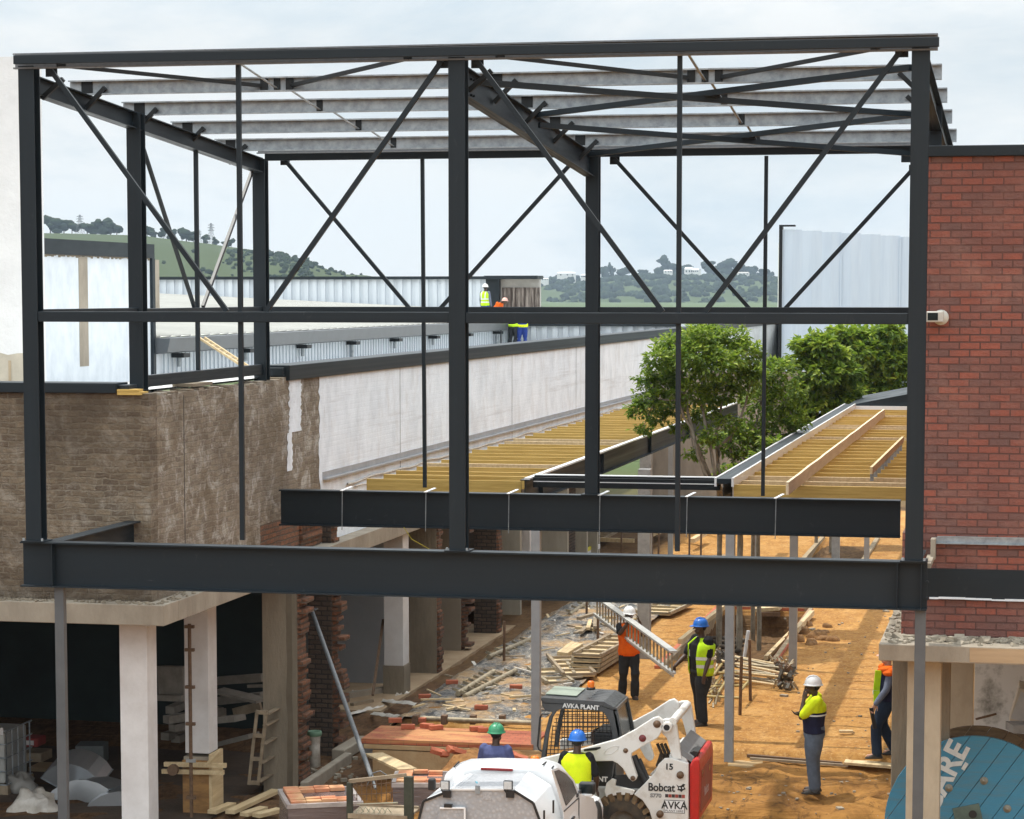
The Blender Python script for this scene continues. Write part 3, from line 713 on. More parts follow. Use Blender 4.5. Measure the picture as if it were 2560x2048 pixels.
# bolt heads at the splices
for x, y, z in [(XL + .012, 33.1 + .12 * i, rz(33.2) - .06 - .10 * j) for i in (0, 1) for j in (0, 1)] + [(XM + .045, 30.5 + .14 * i, rz(30.6) - .08 - .2 * j) for i in (0, 1) for j in (0, 1)]:
    mb = MB(); mb.tube((x - .02, y, z), (x + .022, y, z), .016, 6); mb.build('bolt', STEELB, SF)
for x in (XL, XM, XR):
    for s_ in (-1, 1): mb = MB(); mb.tube((x + s_ * .13, YF - .125, ZB1 + .016), (x + s_ * .13, YF - .125, ZB1 + .05), .016, 6); mb.build('bolt', GALV, SF)
# mid rails
def rail(p, q, w=.10, h=.12, name='rail'):
    mb = MB(); mb.bar(p, q, w, h); return mb.build(name, STEEL, SF, bevel=.008)
rail((XL + .105, YF - .03, 7.105), (XM - .105, YF - .03, 7.105), .12, .135); rail((XM + .105, YF - .03, 7.10), (XR - .105, YF - .03, 7.10), .12, .135)
rail((XLB + .1, YB, 7.13), (XMB - .1, YB, 7.13)); rail((XMB + .1, YB, 7.13), (-1.6, YB, 7.13))
rail((-12.80, YF + .11, 7.14), (-12.73, 33.44, 7.14)); rail((-12.70, 33.66, 7.13), (XLB, YB - .11, 7.13)); 
a, b = at(368, 950, Y=33.7), at(641, 932, Y=38.8); zq2 = ZT + .13; rail((-12.70, 33.66, zq2), (XLB, YB - .11, zq2 + .02), .1, .17)
# posts
def post(p, q, w=.058): mb = MB(); mb.bar(p, q, w, w, up=(0, 1, 0)); mb.build('post', STEEL, SF)
for px0, py0, px1, py1, Y in ((596, 160, 606, 1350, YF), (1700, 135, 1694, 1378, YF), (1056, 396, 1066, 1219, YB), (1916, 390, 1906, 1240, YB)):
    p, q = at(px0, py0, Y=Y), at(px1, py1, Y=Y); post(p, (p.x * .5 + q.x * .5, Y, q.z)); 
ys_ = 35.95; post((-12.66, ys_, rz(ys_) - .23), (-12.66, ys_, zq2 + .05), .06)
# wall braces
def brace(p, q, m_=STEEL, w=.062): mb = MB(); mb.bar(p, q, w * .85, w); mb.build('brace', m_, SF)
for x0, y0, x1, y1, Y, o in ((126, 174, 568, 779, YF, .05), (1105, 152, 664, 780, YF, .0), (1192, 152, 1657, 780, YF, .05), (2254, 124, 1761, 782, YF, .0),
                          (711, 399, 1024, 771, YB, .05), (1434, 402, 1101, 771, YB, .0), (1536, 397, 1877, 775, YB, .05), (2285, 420, 1958, 777, YB, .0)):
    p, q = at(x0, y0, Y=Y + o), at(x1, y1, Y=Y + o); brace(p, q)
    mb = MB(); dn = (q - p).normalized(); mb.box(p + V((0, .035, -.02)), (.16, .01, .14)); mb.build('gusset', STEELB, SF)
brace((-12.7, 33.7, 9.6), (-12.66, 35.8, 7.2), w=.055); brace((-12.66, 38.75, 9.45), (-12.66, 36.2, 7.2), mat('lighter grey steel brace', (.05, .055, .06), .5), w=.055)  # the second brace is a lighter grey than the other steel
# props under the front beam (left and right) carry it for now
for px, py in ((151, 1500), (2301, 1560)):
    a = at(px, py, Y=YF); mb = MB(); gz = g(a.x, YF)
    mb.bb((a.x - .065, YF - .05, gz - .1), (a.x + .065, YF + .05, ZB0 - .001)); mb.build('temporary_post', mat('dark grey post', (.10, .105, .11), .5, col2=(.075, .08, .085), scale=3), SF, bevel=.006)
# grey posts under the lower back beam
for px, py in ((1340, 1895), (1822, 1907)):
    a = at(px, py, Y=38.82); mb = MB(); mb.bb((a.x - .072, 38.76, -.3), (a.x + .072, 38.9, ZB0 - .001)); mb.build('lower_post', POSTG, SF, bevel=.006)

# ------------------------------------------------------------------ timber canopies
def canopy(label, x0, x1, ybeg, yend, z, edge_x):
    cn = thing('timber_canopy', label, 'canopy', ((x0 + x1) / 2, ybeg, z), 0)
    y = ybeg + .12; n = 0
    while y < yend and n < 96:
        mb = MB(); j = rnd(-.06, .06); mb.bb((x0 + (j if x0 < -9 else 0) + .002, y + rnd(-.02, .02), z - .21), (x1 - .002, y + .052, z + rnd(-.004, .008))); mb.build('joist', WOOD if rnd(0, 1) < .8 else WOODL, cn); y += 1.0; n += 1
    mb = MB(); s_ = 1 if edge_x > x0 + .5 else -1
    mb.ib((edge_x, ybeg, z - .17), (edge_x, yend, z - .17), .42, .16, .016, .012); y = ybeg + 1.2
    while y < yend: mb.bb((edge_x - .07, y, z - .36), (edge_x + .07, y + .012, z + .02)); y += 6.1
    mb.build('edge_beam', STEEL, cn)
    if s_ > 0 and edge_x < -7: mb = MB(); mb.bb((edge_x - .01, ybeg, z + .042), (edge_x + .085, yend, z + .072)); mb.build('pale_flange', WHITEP, cn)
    else:
        mb = MB(); mb.bb((edge_x - .11, ybeg, z + .041), (edge_x + .13, yend, z + .11)); mb.build('dark_fascia', STEEL, cn)
        for o_ in (-.15, .132): mb = MB(); mb.bb((edge_x + o_, ybeg, z - .02), (edge_x + o_ + .038, yend, z + .125)); mb.build('pale_edge', WHITEP, cn)
    return cn
ZP = 4.25; YC = 40.3
xcl = at(1321, 1201, Y=YC).x; xcr = at(1814, 1203, Y=YC).x
CL = canopy('open timber joist canopy with steel edge beam along the white painted wall', at(905, 1203, Z=ZP).x, xcl - .09, YC - .3, 70, ZP, xcl)
CR = canopy('open timber joist canopy with steel edge beam beside the red brick building', xcr + .16, xl - .002, YC - .3, 68, ZP, xcr)
mb = MB(); mb.bb((xcr + .13, YC, ZP + .0), (xcr + .16, 68, ZP + .05)); mb.bar((xcr + .12, YC, ZP - .14), (xcr + .12, 68, ZP - .14), .02, .2); mb.build('inner_trim', WHITEP, CR)
mb = MB(); a = at(1968, 1222, Z=ZP + .1); pts = [a + V((0.004 * math.sin(i * 1.3), i * 1.0, .003 * math.sin(i * 2))) for i in range(26)]
for i in range(25): mb.bar(pts[i], pts[i + 1] + V((0, .003, 0)), .045, .2)
tag(mb.build('timber_beam', mat('fresh pale timber', (.74, .63, .44), .75, col2=(.62, .50, .32), scale=3, stretch=(5, .5, 5))), 'long pale timber on edge running down the right hand canopy joists', 'timber')
a = at(2178, 1190, Z=ZP + .1); tb = thing('timber_beam', 'short pale timber on metal brackets lying on the right hand canopy near the brick wall', 'timber', a)
mb = MB(); mb.bar(a + V((0, 0, .09)), a + V((0.05, 9, .09)), .045, .12); mb.build('timber', WOODL, tb)
for i in range(10):
    mb = MB(); q = a + V((.005 * i, .2 + i * .9, 0)); mb.bb(q + V((-.03, -.02, -.1)), q + V((.03, .02, .03))); mb.build('bracket', GALV, tb)
# cross beam between the canopies, and far gable fascia
mb = MB(); mb.bar((xcl + .09, YC, ZP - .02), (xcr - .09, YC, ZP - .02), .10, .17); mb.bar((xcl + .09, YC + .12, ZP + .075), (xcr - .09, YC + .12, ZP + .075), .1, .03)
mb.build('cross_beam', STEELB, CL); mb = MB(); mb.bb((xcl + .09, YC + .05, ZP + .092), (xcr - .09, YC + .19, ZP + .107)); mb.bb((xcl + .1, YC - .056, ZP - .01), (xcr - .1, YC - .051, ZP + .005)); mb.build('pale_flange', WHITEP, CL)
a = at(2188, 1003, Y=68.2); mb = MB(); 
mb.prism([(xcr - .1, 68.1, ZP - .1), (xl - .0, 68.1, ZP - .1), (xl - .0, 68.1, ZP + .75), (xcr - .1, 68.1, ZP + .06)], (0, 7, 0)); mb.mi = 1; mb.bb((xcr + .1, 68.0, ZP - .06), (xl - .01, 68.09, ZP + .06)); mb.build('gable_roof', [STEEL, WHITEP], CR)
def cpost(px, py, w, m_, c, label=None, Y=None):
    a = on(px, py); 
    mb = MB(); mb.bb((a.x - w / 2, a.y, -.3), (a.x + w / 2, a.y + w * .9, ZP - .38)); mb.build('post', m_, c, bevel=.006)
cpost(1608, 1648, .25, CONCG, CL); cpost(1981, 1675, .155, POSTG, CR)
for px, py, w, m_, c in ((1890, 1440, .17, POSTG, CL), (2088, 1445, .22, CONCG, CR), (2166, 1415, .14, POSTG, CR), (1675, 1430, .13, POSTG, CL), (1612, 1440, .3, CONCG, CL)):
    cpost(px, py, w, m_, c)

# ------------------------------------------------------------------ roofscape behind
def sheet_x(mb, x0, x1, y, z0, z1, pitch=.20, dep=.03, face=-1):
    """vertical ribbed sheet facing the camera"""
    x = x0
    while x < x1:
        e = min(x + pitch, x1); a = x + (e - x) * .5
        mb.add([(x, y, z0), (a, y, z0), (a, y + face * dep, z0), (e, y + face * dep, z0), (x, y, z1), (a, y, z1), (a, y + face * dep, z1), (e, y + face * dep, z1)],
               [(0, 1, 5, 4), (1, 2, 6, 5), (2, 3, 7, 6)])
        mb.add([(e, y + face * dep, z0), (e, y, z0), (e, y, z1), (e, y + face * dep, z1)], [(0, 1, 2, 3)]); x = e
def sheet_y(mb, y0, y1, x, z0, z1, pitch=.2, dep=.03):
    y = y0
    while y < y1:
        e = min(y + pitch, y1); a = y + (e - y) * .5
        mb.add([(x, y, z0), (x, a, z0), (x + dep, a, z0), (x + dep, e, z0), (x, y, z1), (x, a, z1), (x + dep, a, z1), (x + dep, e, z1)], [(0, 1, 5, 4), (1, 2, 6, 5), (2, 3, 7, 6)])
        mb.add([(x + dep, e, z0), (x, e, z0), (x, e, z1), (x + dep, e, z1)], [(0, 1, 2, 3)]); y = e
# taller hall west of the valley
H = thing('hall', 'wide metal clad hall with pale roof, dark gutter and ribbed parapet behind the low roof', 'building', (-30, 70, 5))
yg0 = at(402, 880, X=XV).y; yg1 = 97.0
mb = MB(); sheet_y(mb, yg0, yg1, XV, ZV - .25, 6.12, .3, .035); mb.build('side_cladding', CLAD, H)
mb = MB(); mb.bb((XV + .04, yg0, ZV - .02), (XV + .10, yg1, ZV + .03)); mb.build('valley_flashing', mat('valley flashing', (.42, .44, .46), .5, scale=3), H)
zg0, zg1 = 6.00, 6.38
mb = MB(); mb.prism([(XV + .02, yg0 - .6, zg0), (XV + .38, yg0 - .6, zg0 + .05), (XV + .46, yg0 - .6, zg1), (XV - .1, yg0 - .6, zg1)], (0, yg1 - yg0 + .6, 0)); mb.build('gutter', mat('grey gutter', (.085, .095, .105), .5, col2=(.07, .078, .085), scale=2), H, bevel=.01)
y = yg0 + .8; i = 0
while y < yg1:
    mb = MB(); mb.bb((XV + .05, y - .22, zg0 - .10), (XV + .36, y + .22, zg0 - .002)); b_ = mb.build('outlet', STEELB, H)
    mb = MB(); mb.tube((XV + .16, y, zg0 - .10), (XV + .16, y, ZV + (.02 if i % 4 == 3 else .28)), .055, 8); mb.build('downpipe', GALV, b_); y += 5.0; i += 1
mb = MB(); sheet = [(XV + .1, yg0 - .5, zg1 + .02), (XV + .1, 112, zg1 + .02), (-60, 112, 8.3), (-60, yg0 - .5, 8.3)]
mb.add(sheet, [(0, 1, 2, 3)]); y = yg0 - .4
while y < 111: mb.bar((XV + .14, y, zg1 + .03), (-60, y, 8.31), .05, .05); y += .7
mb.build('roof', mat('cream roof sheet', (.56, .56, .53), .55, col2=(.48, .48, .455), scale=.5), H)
yp = 112.0; z1 = at(800, 699, Y=yp).z
mb = MB(); sheet_x(mb, -62, at(1250, 700, Y=yp).x, yp, 5.6, z1, .42, .09); mb.build('ribbed_parapet', CLAD, H)
mb = MB(); mb.bb((-62, yp - .25, z1), (at(1250, 700, Y=yp).x, yp + .1, z1 + .14)); mb.build('parapet_cap', STEEL, H)
# painted fire wall rising out of the hall (left)
FWALL = thing('fire_wall', 'tall pale blue limewashed wall with bare concrete strips and dark coping left of the hall', 'wall', (XV, 50, 5.4))
y0 = 44.0; zt2 = 8.22
mb = MB(); mb.bb((XV - .6, y0, ZV - .6), (XV + .02, yg0 - .72, zt2)); mb.bb((XV - .6, yg0 - .55, ZV - .6), (XV - .01, yg0 + .1, ZV + .7)); mb.build('painted_face', BPAINT, FWALL)
mb = MB(); mb.bb((XV - .6, y0, zt2), (XV + .08, yg0 - .55, zt2 + .32)); mb.bb((XV - .5, yg0 - .718, ZV - .5), (XV + .09, yg0 - .55, zt2 - .002)); mb.build('coping', STEEL, FWALL)
for p0, p1, z0 in ((195, 217, ZV + .45), (385, 396, ZV + 1.6)):
    ya, yb_ = at(p0, 750, X=XV).y, at(p1, 750, X=XV).y; mb = MB(); mb.bb((XV, ya, z0), (XV + .03, yb_, zt2 - .03)); mb.build('bare_strip', CONC, FWALL)
mb = MB(); y = y0
while y < yg0 - .8: mb.bb((XV + .021, y, zt2 - rnd(.01, .06)), (XV + .028, y + .12, zt2 - .001)); y += .12
mb.build('coping_mastic', CONCR, FWALL)
# very tall white rendered building at the left edge
a = at(88, 500, Y=44); TW = thing('tall_wall', 'tall white rendered building with unfinished grey base at the left edge', 'building', (a.x - 3, 46, 5))
mb = MB(); z9 = at(20, 142, Y=44).z; mb.bb((a.x - 14, 44, 4.2), (a.x, 44.4, z9)); mb.build('rendered_wall', TALLW, TW)
mb = MB(); zz = at(20, 895, Y=44).z; n = 30; x0 = a.x - 6
top = [(x0 + (a.x - x0 - .01) * i / n, 43.995, zz + .05 + .03 * (i % 3) + .12 * noise.noise(V((i * .35, 0, 0)))) for i in range(n + 1)]
for i in range(n): mb.add([(top[i][0], 43.995, 4.2), (top[i + 1][0], 43.995, 4.2), top[i + 1], top[i]], [(0, 1, 2, 3)])
mb.mi = 1
for i in range(5): xx = a.x - .6 - i * 1.1; mb.bb((xx, 43.98, 4.2), (xx + .05, 43.993, zz - .05))
mb.build('bare_base', [mat('bare board base', (.52, .47, .38), .9, col2=(.40, .36, .29), scale=2), mat('timber batten', (.42, .33, .22), .8)], TW)
# far end wall of the low roof with ribbed cladding
a, b_ = at(1262, 815, Y=92.5), at(1700, 818, Y=92.5)
RW = thing('ribbed_wall', 'pale ribbed metal wall with dark cap closing the far end of the low roof', 'wall', (a.x, 92.5, 5))
mb = MB(); sheet_x(mb, a.x, b_.x, 92.5, 4.6, a.z, .42, .09); mb.build('cladding', CLAD, RW)
mb = MB(); mb.bb((a.x, 92.3, a.z), (b_.x, 92.6, a.z + .12)); mb.build('cap', STEEL, RW)
mb = MB(); q0 = at(1255, 806, Y=92); mb.bb((q0.x - 1.1, 91.2, 4.9), (q0.x + .15, 91.35, a.z - .15)); mb.build('grey_panel', mat('grey flashing panel', (.24, .25, .27), .5, scale=3), RW)
# plant enclosure on the hall roof
a, b_ = at(1214, 697, Y=104), at(1347, 698, Y=104)
PE = thing('plant_enclosure', 'dark clad roof enclosure with torn rusty sheeting behind the roof crew', 'roof structure', (a.x, 104, 6.5))
mb = MB(); q = at(1248, 700, Y=104); mb.bb((a.x, 104, 5.6), (q.x, 105, a.z - .02)); mb.bb((a.x, 103.7, a.z - .02), (b_.x, 105, a.z + .13)); mb.build('casing', STEEL, PE)
mb = MB(); mb.bb((q.x + .002, 104.3, 5.6), (b_.x - .02, 104.6, a.z - .021)); mb.build('lining', mat('lining board', (.52, .51, .48), .8, scale=2), PE)
mb = MB(); q2 = at(1254, 719, Y=104.2); sheet_x(mb, q2.x, b_.x - .0, 104.26, 5.6, q2.z, .2, .06); mb.build('rusty_sheet', mat('rust streaked sheet', (.30, .26, .23), .8, col2=(.085, .065, .055), scale=1.6, stretch=(6, 1, .6), lo=.4, hi=.55), PE)
# translucent clad warehouse beyond the trees
a, b_ = at(1957, 573, Y=100), at(2300, 594, Y=100.6)
WH = thing('warehouse', 'tall warehouse clad in pale translucent sheets rising behind the trees on the right', 'building', (a.x, 105, 0))
mb = MB(); dvec = (b_ - a); dvec.z = 0; L = dvec.length; dn = dvec.normalized(); nn = V((dn.y, -dn.x, 0)); n = int(L / .7)
for i in range(n):
    p0, p1 = a + dn * (L * i / n), a + dn * (L * (i + 1) / n); z0_, z1_ = 0, lerp(a.z, b_.z, i / n) - .02
    mid = (p0 + p1) / 2 + nn * .05
    for u, v_ in ((p0, mid), (mid, p1)): mb.add([(u.x, u.y, 0), (v_.x, v_.y, 0), (v_.x, v_.y, z1_), (u.x, u.y, z1_)], [(0, 1, 2, 3)])
    if i % 3 == 0: mb.bb(p0 + nn * .03 - V((.03, .03, p0.z)), V((p0.x + .03, p0.y + .03, z1_)) + nn * .06)
mb.build('cladding', CLADW, WH)
mb = MB(); mb.bb((a.x - .14, a.y - .1, 0), (a.x - .002, a.y + .3, a.z + .1)); mb.bb((a.x - .14, a.y - .1, a.z + .102), (a.x + .5, a.y + .3, a.z + .17)); mb.build('corner_trim', STEELB, WH)
mb = MB(); back = a - nn * 30; back2 = b_ - nn * 30
mb.add([(a.x, a.y, a.z - .03), (b_.x, b_.y, b_.z - .03), (back2.x, back2.y, b_.z - .03), (back.x, back.y, a.z - .03)], [(0, 1, 2, 3)]); mb.add([(a.x, a.y, 0), (back.x, back.y, 0), (back.x, back.y, a.z - .03), (a.x, a.y, a.z - .03)], [(0, 1, 2, 3)]); mb.build('roof', ROOFW, WH)
# fallen ladder leaning on the gutter
p, q = at(498, 845, X=XV + .6), at(625, 928, X=XV + 2.0)
LD = thing('roof_ladder', 'light brown timber ladder leaning from the low roof against the dark gutter', 'ladder', q)
mb = MB(); sdv = V((0, .38, 0)); mb.bar(p, q, .05, .05); mb.bar(p + sdv, q + sdv, .05, .05)
for i in range(1, 9): c = p.lerp(q, i / 9); mb.bar(c, c + sdv, .03, .03)
mb.build('rails_and_rungs', WOODL, LD)

# closing wall at the far end of the courtyard
mb = MB(); mb.bb((-12.3, 79.0, -.4), (-6.9, 79.3, 4.9)); tag(mb.build('courtyard_wall', mat('dusty courtyard wall', (.36, .31, .25), .9, col2=(.20, .17, .14), scale=.8, stretch=(2, 1, .5))), 'dusty brown wall closing the far end of the courtyard', 'wall')
# ------------------------------------------------------------------ hills
def landmat(name, c1, c2, c3, sc1):
    m, nt, b = nodes(name); T = NT(nt)
    c = T.mix(T.mapr(T.noise(sc1, 8, .65), .4, .62), c1, c2)
    c = T.mix(T.mapr(T.noise(sc1 * 2.7, 8, .7, None, .8), .54, .66, 0, .9), c, c3)
    T.l(c, b.inputs['Base Color']); b.inputs['Roughness'].default_value = 1; b.inputs['Specular IOR Level'].default_value = .1
    T.bump(T.noise(sc1 * 6, 8, .75), b, 3.0); return m
def interp(tab, x):
    if x <= tab[0][0]: return tab[0][1]
    for (a, b), (c, d) in zip(tab, tab[1:]):
        if x <= c: return lerp(b, d, (x - a) / (c - a))
    return tab[-1][1]
HILLS = {}
def hill(name, tab, p0, p1, D, Df, zf, matl, seed, rough):
    """rolling ground whose ridge stands at distance D and which runs down to the plain at distance Df"""
    mb = MB(); mb.smooth = True; n = 150; k = 26
    def pt(px, t):
        top = at(px, interp(tab, px), Y=D)
        if t <= 1:
            y = lerp(Df, D, t); x = top.x * y / D; z = lerp(zf, top.z, t * t * (3 - 2 * t) * .55 + t * .45)
        else:
            y = D + (t - 1) * 900; x = top.x * y / D; z = top.z - (t - 1) ** 2 * 120
        z += rough * noise.fractal(V((x * .006, y * .006, seed)), .9, 2, 5) * min(1, t * 2) * (1 if t < .95 else .25)
        return V((x, y, z))
    for j in range(k):
        for i in range(n): mb.v.append(pt(lerp(p0, p1, i / (n - 1)), 1.35 * j / (k - 1)))
    for j in range(k - 1):
        for i in range(n - 1): mb.f.append([j * n + i, j * n + i + 1, (j + 1) * n + i + 1, (j + 1) * n + i]); mb.m.append(0); mb.sm.append(True)
    struct(mb.build(name, matl)); HILLS[name] = pt
hill('hills', [(-400, 560), (0, 579), (120, 582), (363, 586), (458, 600), (529, 609), (613, 621), (670, 629), (722, 640), (760, 652), (861, 688), (938, 699), (1100, 716), (1400, 735)], -500, 1350, 1500, 900, -14,
     landmat('left hill grass', (.050, .066, .022), (.036, .052, .017), (.016, .028, .011), .010), 3, 5)
hill('terrain', [(600, 728), (1000, 719), (1340, 716), (1470, 711), (1560, 703), (1650, 697), (1750, 690), (1850, 694), (1960, 707), (2100, 716), (2700, 722)], 500, 2800, 3000, 1900, -30,
     landmat('far hill grass', (.060, .080, .026), (.042, .060, .022), (.016, .030, .014), .006), 9, 8)
FOL = []
for i, (a, b) in enumerate((((.018, .030, .011), (.010, .018, .008)), ((.024, .038, .013), (.013, .022, .009)), ((.014, .025, .012), (.008, .015, .008)))):
    FOL.append(mat('far foliage', a, .95, col2=b, scale=.4, spec=.1))
def lump(mb, c, r, n=9, m=6, amp=.28):
    """one uneven leafy mass"""
    s0 = rnd(0, 99); o = len(mb.v); mb.ball(c, r, n, m)
    cc = V(c)
    for i in range(o, len(mb.v)):
        d = mb.v[i] - cc; mb.v[i] = cc + d * (1 + amp * noise.noise(d.normalized() * 2.2 + V((s0, 0, 0))) * 1.6)
def tree_protos(fm, scale_):
    r = []
    for k in range(5):
        c = MB()
        for i in range(7):
            a = rnd(0, 6.28); q = rnd(.05, .38); lump(c, (q * math.cos(a), q * math.sin(a), rnd(.22, .82)), (rnd(.16, .3), rnd(.16, .3), rnd(.12, .24)), 8, 6, .4)
        t = MB(); t.tube((0, 0, -.25), (0, 0, .6), .035, 6, .02)
        r.append((c, t))
    return r
PROT = tree_protos(None, 1)
TRUNKF = mat('far trunk', (.08, .065, .05), .9)
protos = {}
def far_tree(pos, h, wide, k, fm, label, group):
    key = (k, fm.name)
    if key not in protos:
        o = thing('tree', label, 'tree', pos, rnd(0, 6), group); PROT[k][0].build('crown', fm, o, local=True); PROT[k][1].build('trunk', TRUNKF, o, local=True); protos[key] = o
        o.scale = (h * wide, h * wide, h)
    else:
        o = dup(protos[key], pos, rnd(0, 6), (h * wide, h * wide, h), label)
    o['group'] = group; return o
# trees along the left ridge
pt = HILLS['hills']
for px, hpx, wd, k in ((126, 34, 1.0, 0), (146, 26, 1.3, 1), (160, 28, 1.2, 2), (180, 22, 1.2, 3), (218, 22, 1.4, 0), (236, 26, 1.2, 1), (256, 28, 1.1, 4), (276, 26, 1.2, 2), (292, 20, 1.2, 3), (368, 20, 1.2, 0), (386, 12, 1.4, 1),
                       (408, 22, .8, 2), (428, 18, 1.0, 4), (455, 18, 1.0, 3), (466, 26, 1.3, 0), (484, 22, 1.0, 2), (512, 16, 1.0, 1), (540, 14, .8, 4), (578, 17, .9, 0), (560, 10, 1.3, 3)):
    p = pt(px, 1.0); far_tree(p - V((0, 0, 1)), hpx * 1.6 * 1500 / 6100, wd * 1.1, k, FOL[k % 2], 'dark tree standing on the crest of the grassy left hill', 'trees on the left ridge')
def wood(name, label, spots, fm, pt, D):
    mb = MB()
    for px0, px1, t0, t1, n, hp in spots:
        for i in range(n):
            px, t = rnd(px0, px1), rnd(t0, t1); p = pt(px, t); r = hp * rnd(.5, 1.1) * p.y / 6100
            mb.mi = random.randrange(3)
            lump(mb, p + V((0, 0, r * .35)), (r, r, r * .8), 7, 5, .35)
    o = mb.build(name, FOL); o['kind'] = 'stuff'; tag(o, label, 'woodland'); return o
wood('hillside_wood', 'dense dark bush covering the falling right shoulder of the left hill', [(640, 780, .55, 1.0, 150, 9), (570, 660, .62, .95, 70, 8), (780, 930, .75, 1.0, 40, 7), (120, 560, .45, .8, 22, 6), (500, 720, .35, .6, 60, 8)], FOL, pt, 1500)
ft = HILLS['terrain']
wood('far_wood', 'bluish woodland covering the far hill behind the white houses', [(1350, 2000, .86, 1.02, 420, 11), (1400, 1980, .45, .85, 330, 12), (1250, 1480, .93, 1.0, 60, 9), (1850, 2200, .8, 1.0, 60, 10), (950, 1250, .9, 1.0, 60, 9), (1600, 1960, .2, .5, 80, 10), (1350, 1420, .5, .6, 14, 8)], FOL, ft, 3000)
for px, hpx, wd, k in ((1352, 18, 1.5, 0), (1384, 20, 1.3, 1), (1440, 22, 1.4, 2), (1512, 38, .9, 3), (1529, 40, .5, 1), (1560, 34, 1.3, 0), (1606, 26, 1.2, 2), (1658, 48, .75, 4), (1684, 36, 1.3, 1), (1720, 30, 1.4, 3), (1770, 38, 1.1, 2), (1800, 36, 1.3, 0), (1828, 38, 1.5, 4), (1872, 30, 1.3, 1), (1886, 32, 1.0, 3), (1906, 28, 1.2, 2), (1926, 22, 1, 0)):
    p = ft(px, .99); far_tree(p, hpx * 1.2 * 3000 / 6100, wd, k, FOL[2], 'hazy tree rising above the far hilltop', 'trees on the far hill')
# pylons on the left ridge
PYL = mat('pylon lattice', (.20, .21, .22), .6, .3)
def pylon_mb():
    mb = MB(); r = .011
    def w_(z): return .17 * (1 - z) ** 1.4 + .03
    lev = [0, .18, .34, .48, .60, .70, .79, .87, .94, 1]
    for a, b in zip(lev, lev[1:]):
        wa, wb = w_(a), w_(b)
        for sx in (-1, 1):
            for sy in (-1, 1):
                mb.bar((sx * wa, sy * wa, a), (sx * wb, sy * wb, b), r)
            mb.bar((sx * wa, -wa, a), (sx * wb, wb, b), r * .7); mb.bar((-wa, sx * wa, a), (wb, sx * wb, b), r * .7); mb.bar((wa, sx * wa, a), (-wb, sx * wb, b), r * .7)
    return mb
PB = pylon_mb(); AR = MB()
for z, l in ((.90, .17), (.78, .2), (.66, .18)):
    AR.bar((-l, 0, z), (l, 0, z), .02); AR.bar((-l, 0, z), (0, 0, z + .06), .014); AR.bar((l, 0, z), (0, 0, z + .06), .014)
pp = None
for px, hp, lab in ((200, 52, 'steel lattice pylon standing alone on the left end of the ridge'), (418, 56, 'pylon partly behind the thin side brace left of the ridge bushes'), (528, 56, 'largest lattice pylon right of the leaning side brace'), (499, 34, 'slender small pylon just left of the largest pylon'), (564, 22, 'tiny pylon right of the largest pylon on the falling ridge')):
    p = pt(px, 1.0) - V((0, 0, .8)); h = hp * 1500 / 6100
    if pp is None: pp = thing('pylon', lab, 'pylon', p, 0, 'pylons on the ridge'); PB.build('lattice_tower', PYL, pp, local=True); AR.build('cross_arm', PYL, pp, local=True); pp.scale = (h, h, h)
    else: dup(pp, p, rnd(-.5, .5), (h * .9, h * .9, h), lab)
# houses on the far hill
HW, HR = mat('far house wall', (.78, .77, .74), .8), mat('far house roof', (.70, .70, .69), .7)
def house(px, t, wpx, hpx, label, roofm=None, rzz=.2):
    p = ft(px, t); s = p.y / 6100; o = thing('house', label, 'house', p, rzz)
    w_, h_ = wpx * s, hpx * s; mb = MB(); mb.bb((-w_ / 2, -3, -4), (w_ / 2, 3, h_ * .6 + 6)); mb.build('wall', HW, o, local=True)
    mb = MB(); mb.prism([(-w_ / 2 - .4, -3.4, h_ * .6 + 6), (w_ / 2 + .4, -3.4, h_ * .6 + 6), (w_ / 2 * .8, 0, h_ + 6), (-w_ / 2 * .8, 0, h_ + 6)], (0, .3, 0)); mb.prism([(-w_ / 2 - .4, 3.4, h_ * .6 + 6), (w_ / 2 + .4, 3.4, h_ * .6 + 6), (w_ / 2 * .8, 0.3, h_ + 6), (-w_ / 2 * .8, 0.3, h_ + 6)], (0, .1, 0)); mb.build('roof', roofm or HR, o, local=True)
    mb = MB(); mb.mi = 0
    for q in (-.3, .05, .32): mb.bb((w_ * q - .8, -3.06, 6 + h_ * .1), (w_ * q + .8, -3.01, 6 + h_ * .42))
    mb.build('windows', GLASSD, o, local=True)
house(1416, .93, 48, 10, 'long white roofed villa left of the back column on the far hill'); house(1362, .915, 20, 6, 'small white house at the left foot of the far hill')
house(1458, .925, 12, 8, 'small white house right of the long villa')
house(1670, .93, 22, 7, 'low white building left of the gabled far house'); house(1722, .955, 22, 14, 'white gabled house in the middle of the far hill'); house(1742, .95, 18, 9, 'smaller white house adjoining the gabled far house', rzz=-.4); house(1858, .955, 30, 7, 'pale grey house at the right end of the far hill', mat('grey far roof', (.42, .40, .37), .8))
p = ft(1412, .99); o = thing('tower', 'dark stone tower rising above the far left treeline', 'tower', p); mb = MB(); mb.bb((-2.2, -2.2, -8), (2.2, 2.2, 14)); mb.build('shaft', mat('far tower stone', (.14, .15, .14), .9), o, local=True)
mb = MB()
for sx in (-1.7, 0, 1.7): mb.bb((sx - .45, -2.25, 14), (sx + .45, 2.25, 15.2))
mb.build('battlement', mat('far tower top', (.15, .16, .15), .9), o, local=True)

